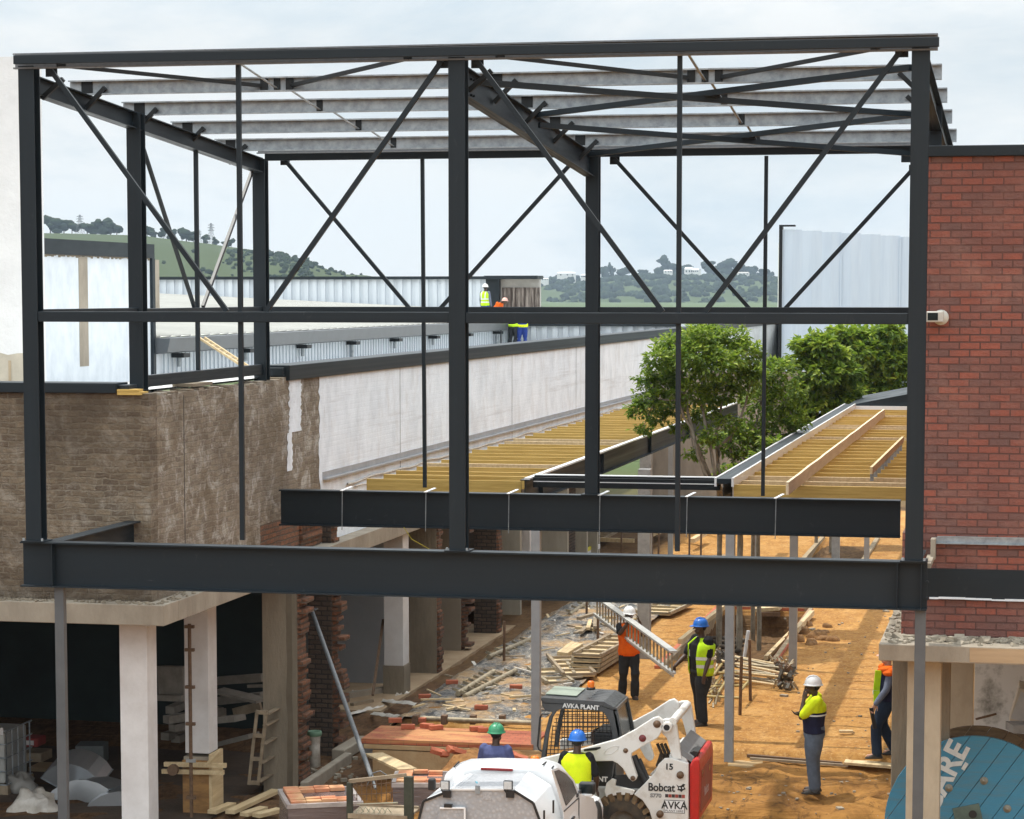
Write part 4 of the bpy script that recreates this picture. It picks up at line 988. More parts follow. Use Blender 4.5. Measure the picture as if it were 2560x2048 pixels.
# ------------------------------------------------------------------ courtyard trees
def leafmat(name, a, b, c):
    m, nt, bs = nodes(name); T = NT(nt)
    col = T.mix(T.mapr(T.noise(1.6, 3, .6), .38, .62), a, b); col = T.mix(T.mapr(T.noise(9, 2, .5), .5, .7, 0, .7), col, c)
    T.l(col, bs.inputs['Base Color']); bs.inputs['Roughness'].default_value = .5; bs.inputs['Specular IOR Level'].default_value = .35
    tr = T.n('ShaderNodeBsdfTranslucent'); T.l(T.mix(.5, col, (.20, .34, .03)), tr.inputs[0])
    ms = T.n('ShaderNodeMixShader'); ms.inputs[0].default_value = .42
    out = nt.nodes['Material Output']; T.l(bs.outputs[0], ms.inputs[1]); T.l(tr.outputs[0], ms.inputs[2]); T.l(ms.outputs[0], out.inputs[0]); return m
LEAF = [leafmat('leaf green', (.20, .28, .032), (.125, .195, .02), (.29, .36, .055)), leafmat('leaf dark', (.09, .155, .022), (.055, .105, .016), (.13, .20, .03)), leafmat('leaf lit', (.36, .44, .05), (.25, .34, .032), (.42, .47, .075))]  # last set is the pale colour for the lit upper sides of the clumps
BARK = mat('pale bark', (.27, .24, .19), .9, col2=(.14, .12, .09), scale=6, bump=.01, bscale=18)
def leaf(mb, p, d, s, up):
    d = d.normalized(); sd = d.cross(up)
    if sd.length < .1: sd = d.cross(V((1, 0, 0)))
    sd.normalize(); w_ = s * .26; nrm = sd.cross(d)
    mb.add([p, p + d * s * .5 + sd * w_ + nrm * s * .04, p + d * s - nrm * s * .12, p + d * s * .5 - sd * w_ + nrm * s * .04], [(0, 1, 2, 3)])
def garden_tree(label, base, Yc, clumps, stems, leafs, dens=95, young=.2):  # young: share of upper-side leaves given the pale lit colour
    """clumps: (px, py, radius px, dY) measured masses of foliage; stems: polylines of (px, py, dY)"""
    root = thing('tree', label, 'tree', base, 0, 'trees in the courtyard')
    tr = MB()
    for k_, st in enumerate(stems):
        pts = [V(base) + V((.42 * (k_ % 2) + rnd(-.012, .012), rnd(-.012, .012), -.2)), V(base) + V((.42 * (k_ % 2) + rnd(-.03, .03), rnd(-.03, .03), 3.2))] + [at(a, b, Y=Yc + d) for a, b, d in st]
        fine = []
        for a, b in zip(pts, pts[1:]):
            for q in range(4): t = q / 4; fine.append(a.lerp(b, t) + V((rnd(-.03, .03), rnd(-.03, .03), 0)))
        fine.append(pts[-1]); tr.path(fine, .055, 7, .018)
    tops = [at(st[-1][0], st[-1][1], Y=Yc + st[-1][2]) for st in stems] + [at(st[-2][0], st[-2][1], Y=Yc + st[-2][2]) for st in stems if len(st) > 1]
    cr = MB()
    for px, py, rp, dY in clumps:
        c = at(px, py, Y=Yc + dY); r = rp * Yc / 6100
        near = min(tops, key=lambda q: (q - c).length)
        mid = near.lerp(c, .5) + V((rnd(-.1, .1), rnd(-.1, .1), .08)); tr.path([near, mid, c], .02, 5, .008)
        nt_ = int(dens * .78 * (rp / 40) ** 2)
        for i in range(nt_):
            # twig ends scattered on an uneven shell, each carrying a spray of leaves
            d = V((random.gauss(0, 1), random.gauss(0, 1), random.gauss(0, .8) + .25)).normalized()
            rr = r * (1 + .3 * noise.noise(d * 1.7 + c)) * rnd(.4, 1.25) ** .7
            q = c + V((d.x * rr, d.y * rr, d.z * rr * .72))
            if rnd(0, 1) < .05: tr.tube(c.lerp(q, .3), q, .008, 4, .003)
            lit = d.z > .1  # light painted in: paler leaves on upper sides, more dark ones below
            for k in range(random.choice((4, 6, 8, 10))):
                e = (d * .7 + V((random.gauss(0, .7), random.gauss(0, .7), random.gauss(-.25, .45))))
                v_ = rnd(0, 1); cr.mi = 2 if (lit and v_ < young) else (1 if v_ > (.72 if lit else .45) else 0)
                leaf(cr, q + V((rnd(-.06, .06), rnd(-.06, .06), rnd(-.05, .05))), e, leafs * rnd(.7, 1.25), V((rnd(-.6, .6), rnd(-.6, .6), 1)))
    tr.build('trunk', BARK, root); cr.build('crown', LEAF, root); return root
b1 = on(1800, 1640); Y1 = 50.5
garden_tree('large leafy tree in the foreground of the courtyard with a drooping left branch', b1, Y1,
    [(1700, 862, 46, 0), (1760, 838, 46, .4), (1830, 850, 44, .3), (1870, 888, 40, 0), (1650, 900, 40, -.3), (1700, 930, 52, .5), (1790, 915, 58, -.5), (1850, 950, 46, .4), (1655, 965, 42, .2), (1625, 1000, 36, -.2), (1600, 1030, 28, -.3), (1606, 1075, 20, -.3), (1722, 985, 46, -.2), (1800, 985, 46, .4), (1680, 1020, 36, .5), (1748, 845, 40, -.6), (1665, 868, 30, .2), (1880, 930, 30, .5), (1640, 1040, 26, .3), (1760, 1040, 34, .6), (1618, 945, 26, 0), (1740, 890, 50, -.8), (1815, 880, 40, .9), (1705, 1075, 24, .3), (1775, 1095, 26, -.3), (1735, 1130, 20, .2), (1820, 1060, 28, .1)],
    [[(1790, 1200, 0), (1770, 1100, 0), (1750, 980, .2), (1760, 880, .2)], [(1776, 1190, .1), (1735, 1090, -.1), (1690, 1000, -.2), (1640, 1000, -.2)], [(1800, 1190, .1), (1790, 1080, .3), (1820, 960, .4), (1840, 880, .3)], [(1770, 1200, -.1), (1740, 1120, -.2), (1715, 1010, 0), (1700, 900, .1)], [(1795, 1120, .2), (1850, 1060, .4), (1880, 950, .4)]], .115, 112, .3)
b2 = on(1850, 1625)
garden_tree('dark green bushy tree just behind the large courtyard tree', b2, 53.5,
    [(1930, 930, 44, 0), (1960, 990, 46, .3), (1900, 1010, 46, 0), (1940, 1060, 44, .4), (1880, 1080, 40, 0), (1985, 1050, 34, .2), (1840, 1100, 40, -.2), (1930, 1120, 38, .2), (1860, 1150, 36, .1), (1800, 1110, 36, .2), (1900, 950, 30, -.3), (1965, 920, 26, .4), (1985, 1100, 24, .4), (1940, 1160, 30, -.2), (1880, 1170, 28, .3)],
    [[(1850, 1200, 0), (1880, 1080, 0), (1920, 960, 0)], [(1860, 1190, .1), (1930, 1090, .2), (1960, 1000, .3)], [(1845, 1190, .1), (1820, 1110, -.1), (1840, 1080, 0)]], .125, 95, .2)
b3 = on(1935, 1525)
garden_tree('rounded mid green tree left of the far right courtyard tree', V((-6.2, 72, 0)), 72,
    [(2040, 870, 40, 0), (2010, 900, 34, .2), (2080, 895, 40, .3), (2110, 930, 38, .2), (2050, 940, 46, -.2), (2010, 970, 36, .1), (2090, 990, 42, .4), (2050, 1020, 42, 0), (2010, 1030, 34, .3), (2120, 980, 30, .5), (2030, 1080, 34, 0), (2000, 860, 20, 0), (2075, 1050, 30, .5), (1990, 1000, 30, 1), (2060, 860, 24, 0)],
    [[(2040, 1200, 0), (2040, 1080, 0), (2045, 930, 0)], [(2050, 1190, .1), (2080, 1040, .2), (2090, 940, .3)]], .22, 120, .4)
garden_tree('far right courtyard tree rising above the canopy beside the brick wall', V((-5.6, 88, 0)), 88,
    [(2110, 840, 34, 0), (2150, 850, 38, .2), (2200, 845, 38, .3), (2240, 865, 36, .5), (2090, 870, 28, 0), (2170, 890, 44, -.2), (2225, 910, 42, .2), (2140, 920, 40, .1), (2190, 950, 42, .3), (2240, 950, 34, .4), (2120, 960, 34, .2), (2160, 985, 36, 0), (2220, 985, 30, .3), (2225, 830, 24, .1), (2080, 845, 18, 0), (2260, 900, 30, .4), (2150, 1020, 30, 0)],
    [[(2160, 1150, 0), (2160, 1000, 0), (2150, 890, 0)], [(2170, 1140, .1), (2200, 1000, .2), (2220, 900, .3)]], .27, 120, .35)
garden_tree('low young bush with pale leaves at the foot of the courtyard trees', on(1880, 1600), 51.8,
    [(1930, 1110, 26, 0), (1905, 1140, 26, .2), (1950, 1130, 18, .1), (1880, 1165, 24, -.1), (1850, 1180, 22, 0), (1820, 1185, 22, -.2), (1915, 1170, 24, 0)],
    [[(1890, 1260, 0), (1900, 1160, 0)]], .15, 80, .75)
# air between here and the hills
hz, nt, bs = nodes('hazy air'); T = NT(nt)
nt.nodes.remove(bs); pv = T.n('ShaderNodeVolumePrincipled'); pv.inputs['Density'].default_value = .00010; pv.inputs['Color'].default_value = (.66, .83, 1, 1); pv.inputs['Anisotropy'].default_value = .2
T.l(pv.outputs[0], nt.nodes['Material Output'].inputs['Volume'])
mb = MB(); mb.bb((-1700, -60, -60), (1500, 4200, 160)); o = mb.build('haze', hz); o['kind'] = 'stuff'
tag(o, 'pale bluish haze lying over the distant hills', 'haze')
# ------------------------------------------------------------------ loose things on the site
def rotz(a): return Matrix.Rotation(a, 3, 'Z')
# torn builders' plastic over the ground along the left building
def plasticmat():
    m, nt, b = nodes('dusty highlighted plastic'); T = NT(nt); v = T.obj(1, .7, 1)
    n1 = T.noise(3.2, 8, .75, v, 1.2); n2 = T.noise(8, 7, .7, v, 1.5)
    c = T.mix(T.mapr(n1, .45, .55), (.022, .024, .028), (.15, .145, .14)); c = T.mix(T.mapr(n2, .53, .62, 0, .95), c, (.52, .46, .36)); c = T.mix(T.mapr(T.noise(1.1, 6, .7, v), .48, .60, 0, .85), c, (.42, .25, .095)); c = T.mix(T.mapr(T.noise(15, 5, .7, v, 2), .58, .68, 0, .8), c, (.70, .67, .60))  # pale dust and sand, plus whitish highlights painted into the colour
    T.l(c, b.inputs['Base Color']); b.inputs['Roughness'].default_value = .42; T.bump(T.noise(14, 6, .7, v, 1.5), b, .03); return m
PLAS = plasticmat()
mb = MB(); mb.smooth = False
x0, x1, y0, y1, st = -11.5, -8.15, 40.9, 68.0, .085
nx_ = int((x1 - x0) / st); ny_ = int((y1 - y0) / (st * 1.5)); keep = {}
for j in range(ny_):
    for i in range(nx_):
        x = x0 + i * st; y = y0 + j * st * 1.5; p = V((x * .9, y * .9, 4))
        cr = 1 - abs(noise.noise(p * 1.3)) * 2; cr2 = 1 - abs(noise.noise(p * 3.1 + V((9, 0, 0)))) * 2
        edge = min(x - x0, x1 + .35 * noise.noise(V((y * .6, 0, 2))) - x, y - y0 + .3) 
        gap = noise.fractal(V((x * .55, y * .45, 8)), .9, 2, 4) * .07 - .035 * sst(46, 42, y)
        mb.v.append(V((x, y, g(x, y) + .045 + .045 * cr * cr * (1 if cr > 0 else 0) + .03 * cr2 + gap + min(0, edge) * .4)))
for j in range(ny_ - 1):
    for i in range(nx_ - 1): mb.f.append([j * nx_ + i, j * nx_ + i + 1, (j + 1) * nx_ + i + 1, (j + 1) * nx_ + i]); mb.m.append(0); mb.sm.append(False)
o = mb.build('plastic_sheet', PLAS); tag(o, 'crumpled black plastic sheeting over the soil along the left building', 'plastic sheet')
# red paving strip and its kerb
def pavemat():
    return brickmat('red pavers', (.43, .125, .065), (.33, .085, .045), (.17, .07, .04), .22, .11, .006, bump=.006, stain=((.55, .30, .13), .75))
a, b_ = at(918, 1848, Z=.02), at(1338, 1862, Z=.02)
mb = MB(); mb.bb((a.x - .1, a.y, -.06), (b_.x - .02, a.y + 1.25, .03)); mb.bb((a.x - .1, a.y - .012, -.05), (b_.x - .02, a.y - .001, .024))
def topmat():
    m, nt, b = nodes('herringbone pavers'); T = NT(nt); br = T.n('ShaderNodeTexBrick'); T.l(T.obj(), br.inputs['Vector'])
    for k, v in (('Scale', 1), ('Brick Width', .22), ('Row Height', .11), ('Mortar Size', .005)): br.inputs[k].default_value = v
    br.inputs['Color1'].default_value = (.42, .12, .062, 1); br.inputs['Color2'].default_value = (.32, .085, .045, 1); br.inputs['Mortar'].default_value = (.16, .07, .04, 1)
    c = T.mix(T.mapr(T.noise(.9, 6, .65), .46, .58, 0, .85), br.outputs[0], (.56, .30, .12)); T.l(c, b.inputs['Base Color']); b.inputs['Roughness'].default_value = .9; T.bump(br.outputs['Fac'], b, -.006); return m
PAVE = topmat(); o = struct(mb.build('path', PAVE))
mb = MB(); mb.bb((a.x - .05, a.y - .04, -.13), (b_.x + .2, a.y + .06, -.062)); mb.bb((a.x + .1, a.y - .03, -.62), (b_.x + .2, a.y + .05, -.15)); 
tag(mb.build('foundation_beam', mat('sandy concrete beam', (.47, .34, .19), .9, col2=(.36, .22, .10), scale=2.5, bump=.008)), 'buff concrete foundation beam under the red paving edge', 'beam')
BR = None
def brick(px, py, dz, rz, label, lx=.22, group='loose red pavers', Zs=None, hz_=.075, tilt=0):
    global BR
    p = at(px, py, Z=Zs) if Zs is not None else on(px, py)
    if BR is None:
        mb = MB(); mb.box((0, 0, .0375), (.23, .115, .075)); BR = mb.build('brick', BRICKC, bevel=.004); BR.location = p + V((0, 0, dz)); BR.rotation_euler = (tilt, 0, rz); tag(BR, label, 'brick', group)
    else:
        c = dup(BR, p + V((0, 0, dz)), None, None, label); c.rotation_euler = (tilt, 0, rz); c['group'] = group
L_ = 'loose red paver lying on the finished end of the paving strip'
for px, py, rz, dz, lab in ((1020, 1822, .2, .0, 'red paver at the left end of the row on the paving strip'), (1068, 1820, -.3, 0, 'red paver second in the row on the paving strip'), (1090, 1824, .6, 0, 'red paver set askew in the middle of the paving strip'), (1192, 1827, .5, 0, 'red paver left of the worker in the green helmet'), (1212, 1830, .1, 0, 'red paver touching the left side of the green helmet'),
                          (1048, 1808, .0, .02, 'red paver leaning on the pipe behind the paving strip'), (988, 1806, .3, 0, 'red paver beside the white torn plastic')):
    brick(px, py, dz, rz, lab, Zs=.035)
for px, py, rz, lab in ((1290, 1730, .1, 'red paver on the plastic near the grey post'), (1203, 1782, 0, 'dark red paver on the sandy plastic above the green helmet'), (1062, 1754, .3, 'small paver by the foot of the white column'), (1130, 1718, .2, 'red paver beside the apron edge')): brick(px, py, .06, rz, lab)
# sand heap with broken pavers behind the pickup
mb = MB(); mb.smooth = True; n = 46
ca = on(1200, 1925)
for j in range(n):
    for i in range(n):
        x, y = ca.x + (i / (n - 1) - .5) * 3.6, ca.y + (j / (n - 1) - .5) * 2.4
        d = math.hypot((x - ca.x) / 1.7, (y - ca.y) / 1.1); mb.v.append(V((x, y, g(x, y) - .06 + .34 * max(0, 1 - d * d) + .13 * (1 if d < 1.1 else 0) * noise.fractal(V((x * 2, y * 2, 1)), .8, 2, 4))))
for j in range(n - 1):
    for i in range(n - 1): mb.f.append([j * n + i, j * n + i + 1, (j + 1) * n + i + 1, (j + 1) * n + i]); mb.m.append(0); mb.sm.append(True)
SANDM = mat('heap sand', (.40, .20, .065), .95, col2=(.20, .085, .026), scale=4, bump=.06, bscale=9)
struct(mb.build('soil_heap', SANDM))
for px, py, rz, tl, lab in ((1092, 1884, .3, .3, 'broken paver on the left slope of the sand heap'), (1130, 1880, 1.0, .5, 'broken paver stuck upright in the sand heap'), (1146, 1884, .2, -.4, 'broken paver half buried left of the blue jacket'), (1275, 1890, .8, .5, 'broken paver on the sand right of the blue jacket'), (1300, 1900, .1, .2, 'broken paver at the right foot of the sand heap'), (1112, 1892, 2, .1, 'paver shard low on the sand heap')):
    p = at(px, py, Y=ca.y - .2); c = dup(BR, p, None, None, lab); c.rotation_euler = (tl, .3, rz); c['group'] = 'broken pavers on the sand heap'
mb = MB(); c = on(1110, 1935)
for k in range(3):
    mb.path([c + V((-.4 + .7 * t + .15 * k, .1 * k, .05 + .38 * math.sin(t * 3.14) * (1 - .2 * k))) for t in [i / 12 for i in range(13)]], .008, 5)
tag(mb.build('wire_loops', RUST), 'loops of rusty strapping wire springing out of the sand heap', 'wire')
# shrink-wrapped pallets of pavers
WRAP = mat('smoky shrink wrap', (.115, .085, .085), .25, col2=(.20, .16, .155), scale=3.5, stretch=(.6, .6, 5), bump=.012, bscale=9, spec=.7)
def brick_pallet(px, py, Y, w, d, h, rz, label):
    p = at(px, py, Y=Y); gz = -.4; gz = -.62; t = thing('brick_pallet', label, 'pallet of bricks', (p.x, Y, gz), rz, 'wrapped paver pallets')
    H_ = p.z - gz; mb = MB()
    for x in (-w / 2 + .07, 0, w / 2 - .07): mb.bb((x - .05, -d / 2, 0), (x + .05, d / 2, .1))
    for i in range(5): yy = -d / 2 + (i + .5) * d / 5; mb.bb((-w / 2, yy - .06, .101), (w / 2, yy + .06, .125))
    mb.build('pallet', WOODW, t, local=True)
    mb = MB(); mb.loft([((0, 0, z), (1, 0, 0), (0, 1, 0), w * .5 * k * 1.41, d * .5 * k * 1.41) for z, k in ((.13, 1.01), (.3, 1.03), (H_ * .6, 1.015), (H_ - .06, 1.03), (H_ - .01, 1.0))], 4); mb.xf(Matrix.Identity(4))
    vs = mb.v
    mb.v = [Matrix.Rotation(math.pi / 4, 3, 'Z') @ Matrix.Diagonal((1, 1, 1)) @ q for q in [V((v.x / w, v.y / d, v.z)) for v in vs]]; mb.v = [V((q.x * w, q.y * d, q.z)) for q in mb.v]; mb.sm = [False] * len(mb.f)
    mb.build('wrap', WRAP, t, local=True)
    mb = MB()
    for s_ in (-1, 1):
        mb.bb((-w / 2 - .03, s_ * d / 2 - .03, H_ - .05), (w / 2 + .03, s_ * d / 2 + .03, H_ + .012)); mb.bb((s_ * w / 2 - .03, -d / 2 - .02, H_ - .052), (s_ * w / 2 + .03, d / 2 + .02, H_ + .01))
    mb.build('wrap_fold', mat('pale wrap fold', (.50, .46, .44), .3, col2=(.30, .26, .25), scale=5), t, local=True)
    mb = MB(); x = -w / 2 + .04
    while x < w / 2 - .2:
        y = -d / 2 + .04
        while y < d / 2 - .1: 
            hh = H_ + .0 + rnd(-.0, .022) - (.05 if abs(x + .1) < w * .3 and abs(y + .05) < d * .3 else -.012); mb.box((x + .11, y + .055, hh), (.215, .108, .05), rotz(rnd(-.04, .04))); y += .115
        x += .225
    mb.build('paver_layer', BRICKD, t, local=True); return t
brick_pallet(800, 1990, 33.9, 1.05, 1.1, 1, .42, 'shrink wrapped pallet of red pavers left of the wire crate')
brick_pallet(1062, 1945, 35.4, .9, .9, 1, .2, 'open pallet of red pavers between the wire crate and the pickup')
# wire crate on legs in front of the pallets
p = at(945, 2040, Y=32.6); t = thing('wire_crate', 'old timber and wire mesh crate with odds and ends in front of the paver pallets', 'crate', (p.x, 32.6, -.4)); gz = p.z
xa, xb = at(868, 2000, Y=32.6).x, at(1020, 2000, Y=32.6).x; za, zb = at(868, 2044, Y=32.6).z, at(868, 1953, Y=32.6).z; zb2 = at(1010, 1938, Y=32.6).z
mb = MB(); mb.bar((xa + .03, 32.6, zb), (xb - .03, 32.62, zb2), .05, .05); mb.build('top_rail', WOODW, t)
for x, zt_, w_ in ((xa, zb, .07), (xb - .05, zb2, .12)): mb = MB(); mb.bb((x, 32.56, -.4), (x + w_, 32.66, zt_ - .02)); mb.build('corner_post', mat('mossy timber', (.06, .065, .045), .9, col2=(.03, .032, .022), scale=5), t)
mb = MB(); n = 9
for i in range(1, n): x = lerp(xa + .07, xb - .17, i / n); mb.tube((x, 32.6, za + .25), (x, 32.6, lerp(zb, zb2, i / n) - .02), .006, 5)
for k in (.35, .62, .85): mb.tube((xa + .05, 32.6, lerp(za, zb, k)), (xb - .1, 32.6, lerp(za, zb2, k)), .006, 5)
mb.build('wire_mesh', RUST, t)
mb = MB(); mb.bb((xa + .02, 32.55, za), (xb, 32.6, za + .07)); mb.bb((xa + .02, 33.2, za), (xb, 33.25, za + .07)); mb.bb((xa + .02, 32.6, za + .01), (xb, 33.2, za + .04)); mb.build('tray', WOODW, t)
mb = MB()
for i in range(6):
    x = lerp(xa + .1, xb - .3, i / 6); mb.path([V((x, 32.7, za + .05)), V((x + .05, 32.72, za + .14)), V((x + .1, 32.75, za + .06))], .008, 5)
mb.tube((xa + .1, 32.75, za + .16), (xb - .2, 32.8, za + .2), .012, 6); mb.build('wire_coil', mat('pale wire', (.45, .42, .30), .6), t)
# leaning prop
p, q = at(778, 1523, Y=41.2), at(932, 1952, Y=36.0)
mb = MB(); mb.tube(p, q, .04, 8); mb.tube(q + V((0, 0, .02)), q + (q - p).normalized() * .25, .025, 6); mb.box(q + V((0, 0, .03)), (.16, .16, .012), rotz(.3)); mb.box(p, (.2, .2, .02))
mb.path([q + V((-.1, 0, -.1)), q + V((0, 0, .12)), q + V((.12, 0, .16)), q + V((.3, 0, .05)), q + V((.36, 0, -.12))], .01, 5)
tag(mb.build('steel_prop', GALVD), 'long grey steel prop leaning against the broken brick pier', 'prop')
def plank(px0, py0, px1, py1, w_, th, label, m_=WOODW, z=.03, name='plank', cat='plank', group=None, zs=None, tilt=0):
    a, b_ = (on(px0, py0), on(px1, py1)) if zs is None else (at(px0, py0, Z=zs), at(px1, py1, Z=zs))
    mb = MB(); mb.bar(a + V((0, 0, z)), b_ + V((0, 0, z + tilt)), w_, th); return tag(mb.build(name, m_), label, cat, group)
a = at(935, 1885, Y=38.4); b_ = at(1020, 1925, Y=36.6); mb = MB(); mb.bar(a, b_, .3, .035); tag(mb.build('plank', WOODL), 'wide scuffed board sloping down from the foundation beam to the pavers', 'plank')
brick(1005, 1935, .12, .15, 'red paver under the lower end of the sloping board')
mb = MB(); p = at(935, 1872, Y=39.2); mb.box(p + V((0, 0, .0)), (.34, .2, .2), rotz(.2)); tag(mb.build('concrete_block', CONCG, bevel=.008), 'pale concrete block at the left end of the foundation beam', 'block')
mb = MB(); a, b_ = on(870, 1905), on(760, 1985); mb.bar(a + V((0, 0, .02)), b_ + V((0, 0, .05)), .14, .3); tag(mb.build('kerb', CONC, bevel=.02), 'sandy concrete strip footing running past the broken brick pier', 'kerb')
mb = MB(); a, b_ = on(905, 1866), on(845, 1905); mb.bar(a + V((0, 0, .1)), b_ + V((0, 0, .12)), .25, .2); tag(mb.build('kerb', CONC, bevel=.02), 'short concrete footing behind the leaning prop', 'kerb')
# white stub pipe with green rim at the pier
p = at(787, 1915, Y=39.4); mb = MB(); mb.lathe([(0, .0), (.10, 0), (.09, .3), (.10, .5), (.115, .52)], p, n=12); t = tag(mb.build('pipe_stub', mat('flaking white pipe', (.62, .60, .55), .8, col2=(.36, .32, .26), scale=9)), 'flaking white pipe stub with green rim at the broken pier', 'pipe')
mb = MB(); mb.lathe([(.118, .52), (.125, .55), (.12, .6), (.1, .6), (.09, .53)], p, n=12); mb.build('rim', mat('green plastic rim', (.12, .22, .14), .6), t)
mb = MB()
for i in range(40):
    c = on(rnd(760, 900), rnd(1880, 1960)); r = rnd(.02, .06); mb.box(c + V((0, 0, r * .3)), (r * 2, r * 1.4, r), rotz(rnd(0, 3)))
o = mb.build('rubble', RUBBLE); o['kind'] = 'stuff'; tag(o, 'mortar rubble strewn at the foot of the broken brick pier', 'rubble')
# torn white plastic and offcuts by the white column
mb = MB(); mb.smooth = True
for (pa, pb, w_) in (((865, 1795), (960, 1772), .3), ((930, 1790), (1010, 1802), .28), ((955, 1758), (1040, 1768), .26), ((990, 1745), (1025, 1738), .2), ((865, 1745), (890, 1735), .3)):
    a, b_ = on(*pa), on(*pb); n = 10; o = len(mb.v)
    for i in range(n + 1):
        for k in range(5):
            t_ = i / n; c = a.lerp(b_, t_); mb.v.append(c + V((0, (k / 4 - .5) * w_ + .08 * noise.noise(V((i * .9, 1, 3))), .05 + .10 * abs(noise.noise(V((i * .8, k * .9, pa[0])))) * (1 if 0 < k < 4 else .3))))
    for i in range(n):
        for k in range(4): q = o + i * 5 + k; mb.f.append([q, q + 1, q + 6, q + 5]); mb.m.append(0); mb.sm.append(True)
tag(mb.build('torn_plastic', FABW), 'torn white plastic trailing over the soil by the white column', 'plastic')
plank(868, 1752, 968, 1736, .14, .12, 'pale squared timber lying before the white column', CONC, .1, 'timber', 'timber')
plank(880, 1772, 930, 1762, .1, .1, 'short grey offcut beside the torn plastic', WOODW, .06)
mb = MB(); p, q = at(958, 1550, Y=46.9), at(932, 1738, Y=45.2); mb.bar(p, q, .05, .05); tag(mb.build('pole', RUST), 'dark pole leaning on the blue grey plaster wall', 'pole')
# pipe with clamps in front of the plastic
a, b_ = at(1035, 1795, Z=.10), at(1338, 1808, Z=.10); t = thing('scaffold_tube', 'pale scaffold tube with clamps lying behind the red paving', 'tube', (a + b_) / 2)
mb = MB(); mb.tube(a, b_, .042, 8); mb.build('tube', SCAF, t)
for px in (1040, 1111, 1183, 1256): c = at(px, 1799, Z=.1); mb = MB(); mb.box(c, (.10, .15, .16)); mb.build('clamp', RUST, t, bevel=.01)
# column clamps: spiral finned tubes
def finned(px0, py0, px1, py1, label, n=7):
    a, b_ = on(px0, py0) + V((0, 0, .1)), on(px1, py1) + V((0, 0, .1)); t = thing('finned_tube', label, 'steel tube', (a + b_) / 2, 0, 'finned formwork tubes')
    mb = MB(); mb.tube(a, b_, .055, 8); mb.build('tube', SCAF, t); d = (b_ - a).normalized(); sd = V((-d.y, d.x, 0))
    for i in range(n): c = a.lerp(b_, (i + .5) / n); mb = MB(); mb.bar(c - sd * .16 - V((0, 0, .04)), c + sd * .16 + V((0, 0, .06)), .02, .05); mb.build('fin', SCAF, t)
finned(1145, 1748, 1235, 1692, 'finned steel tube lying left of its twin on the plastic'); finned(1162, 1756, 1288, 1690, 'long finned steel tube nearest the red pavers'); finned(1222, 1655, 1328, 1610, 'finned steel tube lying against the grey post', 5); finned(1424, 1548, 1480, 1508, 'finned steel tube far up the plastic', 4)
def stake(px, py0, py1, label):
    b_ = on(px, py1); a = at(px + 1, py0, Y=b_.y); mb = MB(); mb.tube(b_ - V((0, 0, .1)), a, .028, 6); tag(mb.build('steel_stake', RUST), label, 'stake', 'rusty stakes')
stake(1260, 1553, 1660, 'rusty stake standing left of the grey post'); stake(1494, 1540, 1625, 'rusty stake standing behind the formwork panels'); stake(1466, 1505, 1550, 'rusty stake farthest up the plastic')
# formwork panels and timber piles
def panel(p0, p1, w_, z0, label, rows=1, m_=WOODL):
    a, b_ = on(*p0), on(*p1); d = (b_ - a); d.z = 0; L = d.length; an = math.atan2(d.y, d.x)
    t = thing('formwork_panel', label, 'formwork panel', (a.x, a.y, a.z + z0), an, 'formwork panels')
    mb = MB(); mb.bb((0, -w_ / 2, .0), (L, w_ / 2, .02)); mb.build('board', m_, t, local=True)
    mb = MB()
    for s_ in (-1, 1): mb.bb((0, s_ * w_ / 2 - .03, .021), (L, s_ * w_ / 2 + .03, .09))
    for i in range(int(L / .55) + 1): x = min(L - .04, i * .55); mb.bb((x, -w_ / 2 + .031, .021), (x + .05, w_ / 2 - .031, .07))
    mb.build('frame', WOODW if rnd(0, 1) < .4 else SCAF, t, local=True); return t
for k in range(4):
    panel((1462 + k * 2, 1690 + k * 0), (1548 + k * 3, 1634 + k * 2), .55, .06 + .10 * k, ('bottom', 'second', 'third', 'top')[k] + ' formwork panel in the stack beside the ladder carrier')
for k in range(3): plank(1398 + k * 8, 1650 + k * 1, 1432 + k * 10, 1624 + k * 2, .09, .09, ('left', 'middle', 'right')[k] + ' timber of the short bundle on the plastic', WOODL, .12, 'timber', 'timber', 'short timber bundle')
for k, (a, b_) in enumerate((((1438, 1596), (1490, 1572)), ((1440, 1584), (1500, 1590)), ((1452, 1600), (1466, 1586)), ((1470, 1594), (1476, 1572)), ((1488, 1594), (1488, 1570)), ((1498, 1572), (1540, 1572)), ((1446, 1578), (1484, 1566)))):
    plank(*a, *b_, .09, .06, ('long', 'crosswise', 'short', 'upright lying', 'right hand', 'far right', 'rearmost')[k] + ' offcut in the loose timber pile by the stake', WOODL if k % 2 else WOODW, .1 + .03 * k, 'timber', 'timber', 'loose timber pile')
panel((1448, 1705), (1405, 1655), .6, .10, 'upper formwork panel lying behind the loader cab'); panel((1400, 1718), (1352, 1680), .5, .04, 'lower formwork panel lying behind the loader cab'); panel((1462, 1700), (1440, 1668), .4, .06, 'narrow formwork panel behind the loader beacon')
panel((1632, 1546), (1690, 1520), .8, .08, 'formwork panel lying far back beside the walkway'); panel((1470, 1372), (1520, 1345), .9, .25, 'pale panel propped far back between the beams')
for k, (a, b_) in enumerate((((1478, 1364), (1530, 1336)), ((1626, 1362), (1668, 1336)), ((1730, 1378), (1762, 1358)), ((1540, 1346), (1800, 1346)), ((1550, 1362), (1740, 1366)), ((1474, 1372), (1585, 1376)), ((1640, 1356), (1660, 1346)))):
    plank(*a, *b_, .14, .12, ('first', 'second', 'third', 'longest', 'second longest', 'nearest', 'shortest')[k] + ' barrier rail far back between the two beams', WOODL, .55 if k in (3, 4) else .3, 'timber_rail', 'timber rail', 'far timber rails')
